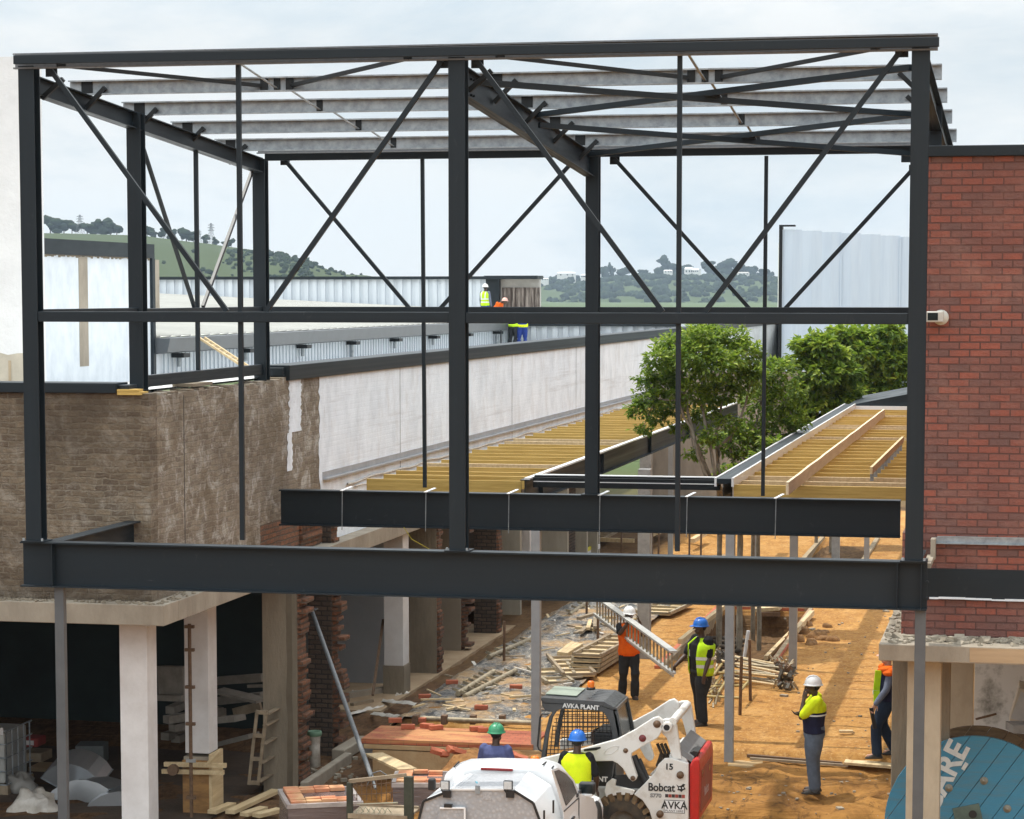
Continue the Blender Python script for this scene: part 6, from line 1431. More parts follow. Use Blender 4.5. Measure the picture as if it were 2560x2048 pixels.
def person(label, pos, heading, arms, legs, top, trousers, hat, skin=SKIN, lean=(0, 0), bulk=1.0, vest=None, vest_open=False, sleeves='short', sleeve_m=None, headturn=0, peak=True, group=None, shoe=BOOT, bend=1.0, stripes=True, height=1.74, vox=.0095, yoke=None, extras=None, headdrop=0):
    """arms: ((elbow),(wrist),(finger direction)) for left then right; legs: ((knee),(ankle)) left, right; x forward, y left"""
    s = height / 1.74; t = thing('person', label, 'person', pos, heading, group); t.scale = (s, s, s)
    lx, ly = lean
    def L(z): k = max(0, (z - .92) / .5); return lx * k, ly * k
    zm = lambda z: z if z < .95 else .95 + (z - .95) * bend
    def tr(p): q = L(p[2]); return V((p[0] + q[0], p[1] + q[1], zm(p[2])))
    B = bulk
    tors = [(.84, .0, .10 * B, .155 * B), (.92, .0, .112 * B, .172 * B), (1.02, .01, .108 * B, .158 * B), (1.12, .012, .115 * B, .160 * B), (1.24, .0, .120 * B, .178 * B), (1.34, -.005, .112 * B, .188 * B), (1.41, -.01, .085, .165), (1.455, -.012, .06, .095)]
    def trings(k=1.0, lo=0, hi=9, add=0.0): return [((x + L(z)[0], L(z)[1], zm(z)), (1, 0, 0), (0, 1, 0), a * k + add, b * k + add) for z, x, a, b in tors if lo <= z <= hi]
    sh = [tr((-.01, .185, 1.39)), tr((-.01, -.185, 1.39))]; hp = [V((0, .09, .90)), V((0, -.09, .90))]
    hc = tr((.025, 0, 1.62)) + V((headdrop * .6, 0, -headdrop)); RH = Matrix.Rotation(headturn, 3, 'Z')
    b = MB(); b.loft(trings(.93), 14)
    b.limb([tr((-.012, 0, 1.42)), tr((.0, 0, 1.50)), hc + V((-.015, 0, -.07))], [.062, .055, .058], 10)
    b.ball(hc + V((-.008, 0, .02)), (.098, .077, .115), 14, 10)
    b.ball(hc + RH @ V((.030, 0, -.065)), (.062, .055, .055), 10, 8)                      # jaw
    b.limb([hc + RH @ V((.088, 0, .015)), hc + RH @ V((.112, 0, -.022))], [.011, .017], 6)  # nose
    b.limb([hc + RH @ V((.088, -.022, -.062)), hc + RH @ V((.088, .022, -.062))], [.010, .010], 6)  # lips
    b.limb([hc + RH @ V((.085, -.04, .035)), hc + RH @ V((.085, .04, .035))], [.011, .011], 6)  # brow
    for sy in (-1, 1): b.ball(hc + RH @ V((-.005, sy * .079, -.005)), (.020, .010, .032), 8, 6)
    wr = []
    for i in (0, 1):
        e, w_, d = V(arms[i][0]), V(arms[i][1]), V(arms[i][2]); b.limb([sh[i], sh[i].lerp(e, .5), e], [.056 * B, .050, .042], 10); b.limb([e, e.lerp(w_, .35), w_], [.042, .043, .028], 10)
        hand(b, w_, d, 1 if i else -1)
        k, a = V(legs[i][0]), V(legs[i][1]); b.limb([hp[i], hp[i].lerp(k, .5), k], [.085, .075, .056], 10); b.limb([k, k.lerp(a, .3), a], [.056, .060, .038], 10)
        b.limb([a + V((-.03, 0, -.05)), a + V((.14, 0, -.065))], [.038, .030], 8)
    rem(b.build('body', skin, t, local=True), vox)
    mb = MB()
    for sy in (-1, 1): mb.ball(hc + RH @ V((.083, sy * .032, .015)), (.010, .012, .008), 8, 6)
    mb.build('eyes', EYE, t, local=True)
    mb = MB(); mb.ball(hc + V((-.022, 0, .028)), (.098, .083, .108), 14, 10); mb.build('hair', HAIR, t, local=True)
    # trousers
    c = MB(); c.loft([((0, 0, z), (1, 0, 0), (0, 1, 0), a, bb) for z, a, bb in ((.80, .105 * B, .16 * B), (.88, .128 * B, .185 * B), (.96, .125 * B, .182 * B), (1.03, .122 * B, .172 * B))], 14)
    for i in (0, 1):
        k, a = V(legs[i][0]), V(legs[i][1]); c.limb([hp[i] + V((0, 0, -.02)), hp[i].lerp(k, .5), k, k.lerp(a, .5), a + V((-.01, 0, .0)), a + V((-.01, 0, -.02))], [.112 * B, .106 * B, .092, .088, .084, .088], 12)
    rem(c.build('trousers', trousers, t, local=True), .013)
    # shirt or jacket
    c = MB(); c.loft(trings(1.09, .9, 1.46, .006), 14)
    for i in (0, 1):
        e, w_ = V(arms[i][0]), V(arms[i][1])
        if sleeves == 'short': c.limb([sh[i] - (e - sh[i]) * .12, sh[i].lerp(e, .45), sh[i].lerp(e, .82)], [.070 * B, .068 * B, .066], 10)
        elif sleeve_m is None: c.limb([sh[i] - (e - sh[i]) * .1, sh[i].lerp(e, .5), e], [.072 * B, .066 * B, .058], 10); c.limb([e, e.lerp(w_, .5), w_], [.058, .054, .044], 10)
    if yoke is None: rem(c.build('shirt', top, t, local=True), .012)
    else:
        # two tone shirt: hi-vis yoke and sleeves over a dark lower half
        d_ = MB(); d_.loft(trings(1.10, .9, 1.25, .008), 14); rem(d_.build('shirt_hem', top, t, local=True), .012)
        c2 = MB(); c2.loft([r for r in trings(1.13, 1.2, 1.46, .008)], 14)
        for i in (0, 1): e = V(arms[i][0]); c2.limb([sh[i] - (e - sh[i]) * .12, sh[i].lerp(e, .45), sh[i].lerp(e, .85)], [.076 * B, .074 * B, .072], 10)
        rem(c2.build('shirt', yoke, t, local=True), .012)
        mb = MB(); r0 = [q for q in tors if q[0] == 1.24][0]; z = 1.205
        q = L(z); mb.loft([((r0[1] + q[0], q[1], zz), (1, 0, 0), (0, 1, 0), r0[2] * 1.10 + .016, r0[3] * 1.08 + .016) for zz in (z - .012, z + .012)], 18, False); mb.build('shirt_trim', REFL, t, local=True)
    if sleeve_m is not None:
        c = MB()
        for i in (0, 1): e, w_ = V(arms[i][0]), V(arms[i][1]); c.limb([sh[i] - (e - sh[i]) * .1, sh[i].lerp(e, .5), e], [.072, .066, .058], 10); c.limb([e, e.lerp(w_, .5), w_], [.058, .054, .044], 10)
        rem(c.build('sleeves', sleeve_m, t, local=True), .012)
    if vest is not None:
        rg = trings(1.17, .84, 1.46, .016); n = 28
        sk = (lambda j, a: (min(a, 6.283 - a) < .38) ) if vest_open else None
        def skip(j, a):
            if vest_open and min(a, 6.283 - a) < .36: return True
            return j >= 5 and (abs(a - 1.571) < .3 or abs(a - 4.712) < .3) and False
        mb = MB(); mb.loft(rg, n, False, skip); o = mb.build('vest', vest, t, local=True); sd = o.modifiers.new('thick', 'SOLIDIFY'); sd.thickness = .012
        if stripes:
            for z in (1.0, 1.13):
                q = L(z); a_, b_ = [(lerp(p0[2], p1[2], (z - p0[0]) / (p1[0] - p0[0])), lerp(p0[3], p1[3], (z - p0[0]) / (p1[0] - p0[0]))) for p0, p1 in zip(tors, tors[1:]) if p0[0] <= z <= p1[0]][0]
                mb = MB(); mb.loft([((.008 + q[0], q[1], z + dz), (1, 0, 0), (0, 1, 0), a_ * 1.17 + .023, b_ * 1.17 + .023) for dz in (-.026, .026)], n, False, (lambda j, a: vest_open and min(a, 6.283 - a) < .36)); mb.build('reflective_band', REFL, t, local=True)
            for sy in (-1, 1):
                mb = MB()
                pts = [tr((x, sy * .095, z)) for x, z in ((-.165, 1.14), (-.160, 1.26), (-.145, 1.36), (-.09, 1.445), (.02, 1.45), (.115, 1.36), (.155, 1.24), (.160, 1.14))]
                for p, q in zip(pts, pts[1:]): mb.bar(p, q, .05, .008, up=(0, 0, 1) if abs((q - p).normalized().z) < .8 else (1, 0, 0))
                mb.build('reflective_band', REFL, t, local=True)
    for i in (0, 1):
        a = V(legs[i][1]); mb = MB(); 
        mb.loft([(a + V((-.015, 0, .03)), (1, 0, 0), (0, 1, 0), .06, .055), (a + V((-.01, 0, -.03)), (1, 0, 0), (0, 1, 0), .07, .055), (a + V((.03, 0, -.065)), (1, 0, 0), (0, 1, 0), .125, .054), (a + V((.04, 0, -.09)), (1, 0, 0), (0, 1, 0), .145, .056), (a + V((.04, 0, -.105)), (1, 0, 0), (0, 1, 0), .145, .056)], 12)
        mb.build('boot', shoe, t, local=True)
    if hat is not None:
        mb = MB(); cc = hc + V((-.01, 0, .045)); prof = [(0, .115), (.03, .113), (.065, .098), (.095, .07), (.112, .035), (.117, .0), (.119, -.012), (.135, -.02), (.134, -.026), (.112, -.018)]
        mb.lathe(prof, cc, (0, 0, 1), 20, (1, 0, 0))
        for v in mb.v: v.x = cc.x + (v.x - cc.x) * 1.12
        if peak: 
            f_ = RH @ V((1, 0, 0)); mb.prism([cc + RH @ V((.11, -.075, -.018)), cc + RH @ V((.175, -.05, -.03)), cc + RH @ V((.185, 0, -.032)), cc + RH @ V((.175, .05, -.03)), cc + RH @ V((.11, .075, -.018))], (0, 0, .008))
        for k in (-.03, 0, .03): mb.path([cc + V((-.10, k, .07)), cc + V((-.05, k, .109)), cc + V((0, k, .119)), cc + V((.06, k, .108)), cc + V((.11, k, .062))], .006, 5)
        o = mb.build('hard_hat', hat, t, local=True)
        m2 = MB(); m2.path([cc + V((.10 * 1.12 * math.cos(a), .112 * math.sin(a), -.03)) for a in [2.0 + i * .19 for i in range(13)]], .012, 5); m2.build('hat_band', BLKP, o, local=True)
    if extras: extras(t, L)
    return t
def face(px, py): p = on(px, py); return p
UPR = (((.02, .10, .50), (-.03, .10, .105)), ((.02, -.10, .50), (-.03, -.10, .105)))
DOWN = lambda f=0: (((-.04 + f, .235, 1.11), (.02 + f, .25, .86), (.15, 0, -1)), ((-.04 + f, -.235, 1.11), (.02 + f, -.25, .86), (.15, 0, -1)))
# 1 white helmet, yellow and navy shirt, hand at the chin, facing left
p = on(2034, 1982)
person('person in white hard hat and yellow navy shirt holding a hand to the chin', p, R(186), (((.20, .20, 1.17), (.16, .04, 1.42), (-.25, -.2, 1)), ((.17, -.21, 1.15), (.27, .02, 1.20), (.2, 1, .1))),
       (((.03, .10, .50), (.0, .10, .105)), ((.0, -.08, .50), (-.02, -.11, .105))), NAVY, GREYT_, HW_, bulk=1.28, yoke=HIYEL, height=1.78, headdrop=.01, peak=False)
# 2 blue helmet, lime vest, black clothes
p = on(1752, 1812)
person('person in blue hard hat and open lime vest over black reaching one hand forward', p, R(222), (((.02, .25, 1.12), (.12, .27, .88), (.2, 0, -1)), ((.19, -.20, 1.13), (.40, -.18, .98), (.5, 0, -.8))),
       (((.06, .10, .50), (.05, .12, .105)), ((-.02, -.10, .50), (-.06, -.10, .105))), BLACKC, CHAR, HB_, vest=HIVIS, vest_open=True, headturn=-.35, height=1.82, bulk=1.3)
# 3 ladder carrier
p = on(1572, 1748)
sh3 = p + V((0, 0, 1.4))
person('person in white hard hat and orange vest carrying the ladder on the shoulder', p, R(-68), (((.10, .26, 1.22), (.14, .17, 1.50), (0, -.4, 1)), ((.18, -.22, 1.28), (.26, -.06, 1.52), (.2, .5, 1))),
       (((.10, .10, .50), (.03, .11, .105)), ((-.02, -.10, .50), (-.12, -.10, .12))), BLACKC, CHAR, HW_, vest=ORV, sleeves='short', height=1.68, stripes=False)
# 4 walker by the concrete column
p = on(2212, 1893)
def cowl(t, L):
    mb = MB(); 
    for i in range(9):
        a = i * .7; mb.ball(V((.04 * math.cos(a), .17 * math.sin(a) + .06, 1.42 + .03 * math.sin(i * 2.1))), (.10, .10, .055), 8, 6)
    o = mb.build('orange_cowl', ORV, t, local=True)
    mb = MB(); mb.bar((.15, .13, 1.42), (.175, .12, 1.12), .10, .02); mb.bar((.175, .12, 1.12), (.17, .13, .9), .10, .02); mb.build('vest_front', HIVIS, t, local=True)
    mb = MB(); mb.bar((.182, .12, 1.10), (.182, .12, 1.04), .105, .022); mb.build('reflective_band', REFL, t, local=True)
    mb = MB(); mb.box((.26, .28, .68), (.06, .03, .34), Matrix.Rotation(.2, 3, 'Y')); mb.build('held_folder', BLKP, t, local=True)
person('person in orange cowl, navy top and dark jeans walking past the concrete column', p, R(196), (((.05, .27, 1.13), (.22, .28, .91), (.5, 0, -1)), ((-.08, -.25, 1.13), (-.12, -.24, .88), (-.1, 0, -1))),
       (((.17, .10, .50), (.16, .10, .105)), ((.02, -.10, .50), (-.16, -.10, .13))), NAVY, DENIM, HO_, skin=SKINL, sleeves='long', sleeve_m=GREYB, extras=cowl, lean=(-.03, 0), height=1.75, bulk=1.12)
# 5 green helmet, blue jacket, seen from behind beyond the pickup
q = at(1240, 1806, Y=34.5); h5 = 1.76; gz = q.z - 1.79 * h5 / 1.74
person('person in green hard hat and blue jacket seen from behind over the pickup roof', V((q.x, 34.5, min(gz, -.38))), R(82), (((.03, .26, 1.13), (.14, .2, .95), (.6, -.3, -.5)), ((.03, -.26, 1.13), (.14, -.2, .95), (.6, .3, -.5))), UPR, BLUEJ, BLUEJ, HG_, sleeves='long', headturn=-.2, height=h5)
# 6 blue helmet, yellow vest from behind
q = at(1443, 1822, Y=33.62)
person('person in blue hard hat and bright yellow vest standing between pickup and loader', V((q.x, 33.62, q.z - 1.79 * 1.02)), R(86), (((.04, .27, 1.12), (.16, .24, .95), (.5, 0, -.8)), ((.04, -.27, 1.12), (.16, -.24, .95), (.5, 0, -.8))), UPR, BLACKC, CHAR, HB_, vest=HIYEL, headturn=.3, height=1.77, stripes=False,
       extras=lambda t, L: MB().loft([((0, 0, z), (1, 0, 0), (0, 1, 0), .152, .208) for z in (.985, 1.05)], 22, False).build('reflective_band', REFL, t, local=True))
# crew on the roofs
q = at(1213, 709, Y=101.5)
person('person in white hard hat and striped lime vest standing on the hall roof', V((q.x, 101.5, q.z - 1.79)), R(70), DOWN(.05), UPR, GREYB, ROYAL, HW_, vest=HIVIS, sleeves='long', vox=.02)
q = at(1247, 757, Y=102.5)
t = person('person in orange bending down on the hall roof beside the plant enclosure', V((q.x - .3, 102.5, q.z - 1.35)), R(-20), (((.35, .2, 1.0), (.5, .15, .8), (.3, 0, -1)), ((.35, -.2, 1.0), (.5, -.15, .8), (.3, 0, -1))), UPR, ORV, NAVY, HO_, sleeves='long', lean=(.42, 0), vox=.02, headdrop=.08, bend=.8)
for px, py, tp, trz, v_, lab, hd in ((1282, 873, CHAR, CHAR, HIVIS, 'person in dark trousers and lime vest leaning at the gutter on the low roof', 60), (1306, 874, HIYEL, ROYAL, HIYEL, 'person in blue trousers and yellow top standing on the low roof', 100)):
    q = at(px, py, Y=90.5); zr = lerp(ZT + .03, ZV, (q.x - (XW - .42)) / (XV - (XW - .42)))
    person(lab, V((q.x, 90.5, q.z)), R(hd), (((.22, .2, 1.2), (.35, .15, 1.3), (1, 0, .3)), ((.22, -.2, 1.2), (.35, -.15, 1.3), (1, 0, .3))), (((.02, .12, .50), (-.05, .14, .105)), ((.05, -.10, .50), (-.02, -.12, .105))), tp, trz, HW_, vest=v_, sleeves='long', vox=.02, bend=.35, lean=(.3, 0), stripes=False)
# ------------------------------------------------------------------ skid steer loader, left side to the camera, front pointing left
LY = 33.95
LG = -.60
def z3(zx, zy, Y=LY): return at(1300 + zx / 4.146, 1680 + zy / 4.146, Y=Y)
rear = z3(1745, 1540); cx = z3(1050, 1640).x
LO = thing('skid_steer_loader', 'white skid steer loader with charcoal cab and red tailgate behind the pickup', 'loader', (cx, LY + .8, LG))
WID = 1.62
def side(poly, Y0, th, name, m_, parent=LO, bev=.012):
    mb = MB(); mb.prism([z3(x, y, LY) + V((0, Y0 - LY, 0)) for x, y in poly], (0, th, 0)); return mb.build(name, m_, parent, bevel=bev, clean=True)
arm = [(200, 905), (640, 800), (1000, 700), (1190, 600), (1375, 480), (1430, 465), (1480, 505), (1485, 570), (1455, 640), (1420, 690), (1290, 760), (1155, 845), (1150, 890), (1212, 1085), (1200, 1122), (1165, 1138), (1125, 1105), (1065, 1000), (1010, 950), (960, 925), (780, 928), (520, 965), (200, 1010)]
upr = [(1395, 545), (1440, 520), (1500, 500), (1560, 500), (1595, 520), (1612, 580), (1665, 920), (1570, 920), (1510, 700), (1420, 610)]
plate = [(1175, 1275), (1290, 1160), (1385, 1055), (1430, 965), (1490, 908), (1560, 900), (1742, 955), (1742, 1570), (1375, 1570), (1335, 1440), (1265, 1335)]
FY = LY + WID - .07
for Y0 in (LY, FY):
    a = side(arm, Y0, .10, 'lift_arm', WHITEM)
    if Y0 == LY:
        for x, y, r in ((1420, 540, .055), (1095, 815, .035), (1170, 1100, .035)): mb = MB(); mb.lathe([(0, -.03), (r * .6, -.03), (r * .65, -.015), (r, -.012), (r, 0)], z3(x, y), (0, 1, 0), 14); mb.build('pin', RUST, a)
        mb = MB(); mb.lathe([(0, -.006), (.052, -.006), (.052, 0)], z3(1270, 688), (0, 1, 0), 18); mb.build('red_dot', mat('faded red disc', (.25, .035, .04), .5, col2=(.10, .03, .03), scale=30), a)
        mb = MB(); mb.prism([z3(*q) + V((0, -.0045, 0)) for q in ((660, 800), (835, 775), (838, 790), (790, 812), (665, 822))], (0, .004, 0)); mb.build('slot', BLKP, a)
        mb = MB(); mb.path([z3(*q) + V((0, -.001, 0)) for q in ((870, 840), (900, 800), (985, 762), (1020, 770), (1015, 805), (950, 850), (880, 858), (870, 840))], .006, 5); mb.build('pressed_rib', WHITEM, a)
    u = side(upr, Y0 + .105, .09, 'rear_link', WHITEM)
    mb = MB()
    if Y0 == LY:
        q = z3(1520, 578); mb.lathe([(.045, .0), (.075, .0), (.078, .10), (.05, .10)], q, (0, 1, 0), 18); mb.build('link_boss', WHITEM, u); mb = MB(); mb.lathe([(0, .02), (.046, .02)], q, (0, 1, 0), 16); mb.build('bore', BLKP, u)
p = side(plate, LY + .03, .09, 'side_panel', WHITEM); side(plate, FY - .03, .09, 'side_panel', WHITEM)
for x, y in ((1660, 1070), (1450, 1475)): mb = MB(); mb.lathe([(0, -.03), (.03, -.03), (.035, -.012), (.052, -.01), (.052, .03)], z3(x, y), (0, 1, 0), 14); mb.build('pin', RUST, p)
mb = MB(); a, b_ = z3(1580, 520, LY + .1), z3(1580, 520, LY + .1) + V((0, WID - .1, 0)); mb.tube(a, b_, .06, 14); mb.build('cross_tube', WHITEM, LO)
# chassis and engine bay
xr, xf = z3(1745, 1000).x, z3(300, 1000).x
mb = MB(); zc_ = z3(1000, 1250).z; mb.bb((xf - .1, LY + .32, LG + .22), (xr - .02, LY + WID - .32, zc_)); mb.build('chassis', WHITEM, LO, bevel=.02)
mb = MB(); zt_ = z3(1700, 930).z; mb.bb((z3(1530, 900).x, LY + .14, zc_ - .02), (xr - .03, LY + WID - .14, zt_ + .08)); mb.build('engine_cover', WHITEM, LO, bevel=.02)
mb = MB(); zl = zt_ + .14; x_ = z3(1620, 700).x; mb.prism([(x_, LY + .13, zl + .06), (xr + .06, LY + .13, zl - .1), (xr + .06, LY + WID - .13, zl - .1), (x_, LY + WID - .13, zl + .06)], (0, 0, -.1)); mb.build('engine_lid', mat('grey engine lid', (.22, .225, .23), .5, col2=(.15, .15, .15), scale=4), LO, bevel=.01)
mb = MB(); mb.prism([z3(1680, 870, LY + .2), z3(1800, 820, LY + .2), z3(1845, 830, LY + .2), z3(1820, 890, LY + .2)], (0, .4, 0)); mb.build('vent_flap', BLKP, LO)
tg = side([(1748, 985), (1780, 925), (1815, 900), (1850, 925), (1858, 1000), (1848, 1540), (1832, 1575), (1752, 1575)], LY + .06, WID - .14, 'tailgate', REDP, bev=.03)
xg = z3(1852, 1000).x
mb = MB(); mb.bb((xg + .0, LY + .2, z3(1800, 1480).z), (xg + .012, LY + WID - .28, z3(1800, 1050).z)); mb.build('grille', mat('faded red grille', (.36, .05, .03), .6, col2=(.26, .10, .07), scale=5), tg)
mb = MB()
for k in range(2): y = LY + .28 + .75 * k; mb.bb((xg + .0125, y, z3(1800, 1060 + 40 * k).z - .10), (xg + .016, y + .12, z3(1800, 1060 + 40 * k).z))
mb.build('lamp', REDL, tg)
mb = MB(); mb.bb((xr - .5, LY + .1, LG + .1), (xr + .22, LY + WID - .1, LG + .24)); mb.build('rear_bumper', BLKP, LO, bevel=.02)
text('Bobcat', .2, facing((xg + .017, LY + .75, z3(1800, 1320).z), (0, 1, 0), (0, 0, 1)), mat('faded pale lettering', (.62, .42, .38), .7), tg, xs=.8)
# engine hoses behind the rear link
mb = MB()
for k in range(9): q = z3(1425 + k * 13, 745 + (k % 3) * 30, LY + .14); mb.path([q, q + V((.05, .04, -.14)), q + V((-.02, .1, -.34))], .024, 6)
mb.build('hoses', RUBK, LO)
# lift cylinder
mb = MB(); a, b_ = z3(1175, 870, LY + .14), z3(1310, 1160, LY + .14); mb.tube(a, b_, .055, 10); mb.tube(z3(1235, 900, LY + .13), z3(1330, 1120, LY + .13), .03, 8); mb.build('lift_cylinder', BLKP, LO)
mb = MB(); mb.prism([z3(*q, LY) + V((0, .12, 0)) for q in ((760, 930), (960, 930), (940, 1090), (900, 1200), (760, 1200))], (0, .1, 0)); pn = mb.build('step_panel', BLKP, LO)
mb = MB()
for i in range(8): mb.tube(z3(990 + i * 38, 1130, LY + .16), z3(990 + i * 38, 1210, LY + .16), .006, 5)
for i in range(3): mb.tube(z3(985, 1135 + i * 30, LY + .16), z3(1260, 1140 + i * 30, LY + .16), .006, 5)
mb.build('guard_mesh', GALV, LO)
mb = MB(); mb.prism([z3(*q, LY) + V((0, .14, 0)) for q in ((960, 1100), (1290, 1060), (1330, 1230), (960, 1230))], (0, .05, 0)); mb.build('dark_bay', BLKP, LO)
mb = MB(); mb.prism([z3(*q, LY) + V((0, .09, 0)) for q in ((860, 1250), (885, 1165), (940, 1120), (985, 1135), (975, 1195), (1180, 1240), (1160, 1290), (1000, 1290), (880, 1310))], (0, .06, 0)); mb.build('bracket', WHITEM, LO, bevel=.01, clean=True)
# wheels
def wheel(c, out):
    wh = thing('x', 'x', 'x', c); wh.name = 'wheel'
    for k in ('label', 'category'): del wh[k]
    par(wh, LO); mb = MB(); r = .42; w_ = .27
    mb.lathe([(.20, -w_ / 2), (r * .86, -w_ / 2), (r * .95, -w_ * .38), (r * .95, w_ * .38), (r * .86, w_ / 2), (.20, w_ / 2)], c, (0, 1, 0), 30); mb.build('tyre', RUBK, wh)
    mb = MB(); n = 22
    for i in range(n):
        a = 2 * math.pi * i / n
        for sg in (-1, 1):
            mb.box(V(c) + V((math.cos(a + .07 * sg) * r * .97, sg * w_ * .30, math.sin(a + .07 * sg) * r * .97)), (.12, w_ * .48, .07), Matrix.Rotation(-a, 3, 'Y') @ Matrix.Rotation(.35 * sg, 3, 'X'))
    mb.build('tread', RUBB, wh)
    mb = MB(); mb.lathe([(0, out * .05), (.07, out * .06), (.09, out * .02), (.16, out * .01), (.205, out * w_ * .45), (.215, out * w_ * .45)], c, (0, 1, 0), 24); mb.build('rim', mat('dusty rim', (.22, .19, .15), .7, col2=(.12, .10, .08), scale=8), wh)
cw = z3(1050, 1640)
for x in (cw.x, cw.x - 1.12):
    wheel((x, LY + .22, LG + .42), -1); wheel((x, LY + WID - .22, LG + .42), 1)
# cab
CB0, CB1 = LY + .30, LY + WID - .30
cab = thing('x', 'x', 'x', z3(600, 900, CB0)); cab.name = 'cab'
for k in ('label', 'category'): del cab[k]
par(cab, LO)
def cside(poly, y0, th, name, m_, parent=cab, bev=.01):
    mb = MB(); mb.prism([z3(x, y, CB0) + V((0, y0, 0)) for x, y in poly], (0, th, 0)); return mb.build(name, m_, parent, bevel=bev, clean=True)
CW = CB1 - CB0
cside([(215, 272), (240, 262), (870, 305), (985, 368), (985, 395), (900, 372), (860, 352), (250, 318), (222, 300)], -.02, CW + .04, 'roof', CABG)
ridge = MB()
for i in range(7): y_ = CB0 + .12 + i * (CW - .24) / 6; a, b_ = z3(700, 296, CB0), z3(985, 374, CB0); ridge.tube((a.x, y_, a.z + .0), (lerp(a.x, b_.x, .6), y_, lerp(a.z, b_.z, .35) + .01), .014, 5)
ridge.build('roof_ribs', CABG, cab)
a, b_ = z3(235, 262, CB0), z3(560, 284, CB0); mb = MB(); mb.prism([(a.x, CB0 + .2, a.z + .012), (b_.x, CB0 + .2, b_.z + .012), (b_.x, CB1 - .1, b_.z + .012), (a.x, CB1 - .1, a.z + .012)], (0, 0, .008)); mb.build('roof_hatch', mat('pale green hatch', (.30, .36, .29), .35, col2=(.24, .29, .24), scale=4), cab)
vis = [(222, 302), (250, 318), (860, 352), (900, 372), (980, 392), (1010, 470), (1040, 620), (1030, 720), (960, 735), (950, 590), (900, 470), (860, 420), (800, 402), (440, 385), (385, 400), (340, 470), (300, 640), (262, 905), (215, 905), (255, 640), (300, 470), (330, 420), (260, 400), (228, 350)]
for y0 in (0, CW - .05): cside(vis, y0, .05, 'side_frame', CABG)
mb = MB()
def inside(q): return True
for i in range(17):
    x = 300 + i * 40; yt = 395 if x > 420 else lerp(640, 395, (x - 300) / 120); xb = x - 20
    p0, p1 = z3(x, max(yt, 392), CB0 + .02), z3(x - 30 if x < 460 else x, 900 if x < 560 else 745, CB0 + .02)
    if x < 950: mb.tube(p0, p1, .006, 4)
for j in range(13):
    y = 405 + j * 40; xl_, xr_ = lerp(385, 265, min(1, (y - 395) / 500)), (900 if y < 470 else 950); mb.tube(z3(xl_, y, CB0 + .02), z3(xr_ if y < 740 else 560, y, CB0 + .02), .006, 4)
mb.build('window_mesh', BLKP, cab)
mb = MB()
for i in range(12): x = 300 + i * 55; mb.tube(z3(x, 400, CB0) + V((0, CW - .02, 0)), z3(x, 900 if i < 5 else 740, CB0) + V((0, CW - .02, 0)), .006, 4)
for j in range(8): mb.tube(z3(300, 420 + j * 55, CB0) + V((0, CW - .02, 0)), z3(900, 420 + j * 55, CB0) + V((0, CW - .02, 0)), .006, 4)
mb.build('far_window_mesh', BLKP, cab)
mb = MB(); a = z3(985, 392, CB0); b_ = z3(1045, 700, CB0)
mb.add([(a.x, CB0 + .06, a.z), (b_.x, CB0 + .06, b_.z), (b_.x, CB1 - .06, b_.z), (a.x, CB1 - .06, a.z)], [(0, 1, 2, 3)]); mb.build('rear_window', GLASSD, cab)
mb = MB()
for y in (CB0 + .03, CB1 - .03): mb.bar((a.x, y, a.z), (b_.x + .01, y, b_.z - .05), .06, .06)
mb.bar((a.x - .0, CB0, a.z + .0), (a.x, CB1, a.z), .05, .05); mb.build('rear_pillars', CABG, cab)
mb = MB(); mb.bb((z3(700, 700).x, CB0 + .12, LG + .55), (z3(940, 700).x, CB1 - .12, z3(700, 640, CB0).z)); mb.build('seat', BLKP, cab, bevel=.04)
mb = MB(); pts = [z3(*q, CB0) + V((0, -.05, 0)) for q in ((300, 430), (235, 430), (215, 470), (190, 760), (205, 800), (235, 815))]; mb.path(pts, .014, 6); mb.build('grab_rail', BLKP, cab)
q = z3(662, 262, CB0) + V((.02, CW * .45, .04)); mb = MB(); mb.lathe([(0, 0), (.065, 0), (.065, .03), (.055, .035)], q, n=14); bc = mb.build('beacon', BLKP, cab)
mb = MB(); mb.lathe([(.05, .035), (.052, .10), (.04, .125), (0, .13)], q, n=14); mb.build('amber_dome', ORANGE, bc)
LET = mat('white lettering', (.75, .75, .74), .6); LETB = mat('black lettering', (.02, .02, .02), .6)
def lab(s, zx, zy, size, m_, parent, Y=LY, xs=1.0, bold=0.004, off=-.003, **k): q = z3(zx, zy, Y) + V((0, off, 0)); return text(s, size, facing(q, (1, 0, .0), (0, 0, 1)), m_, parent, bold=bold, xs=xs, **k)
a, b_ = z3(480, 340, CB0), z3(790, 362, CB0)
text('AVKA PLANT', .09, facing(a.lerp(b_, .5) + V((0, -.026, -.012)), b_ - a, (0, 0, 1)), LET, cab, bold=.003, xs=1.0)
lab('PLANT', 800, 1112, .10, LET, pn, LY + .12)
lab('15', 1545, 985, .12, LETB, p, LY + .03)
lab('Bobcat', 1466, 1200, .16, LETB, p, LY + .03, xs=.86, bold=.0035, off=-.006)
lab('S770', 1408, 1283, .075, mat('grey lettering', (.28, .28, .28), .6), p, LY + .03, xs=1.1)
mb = MB(); q0, q1 = z3(1505, 1265, LY + .03), z3(1712, 1308, LY + .03); n = 6
for i in range(n):
    mb.mi = i % 2; xa, xb = lerp(q0.x, q1.x, i / n), lerp(q0.x, q1.x, (i + 1) / n) - .004; mb.bb((xa, LY + .026, q1.z), (xb, LY + .0295, q0.z))
mb.build('sticker', [mat('dark sticker', (.05, .035, .035), .6), mat('red sticker', (.38, .07, .05), .6)], p)
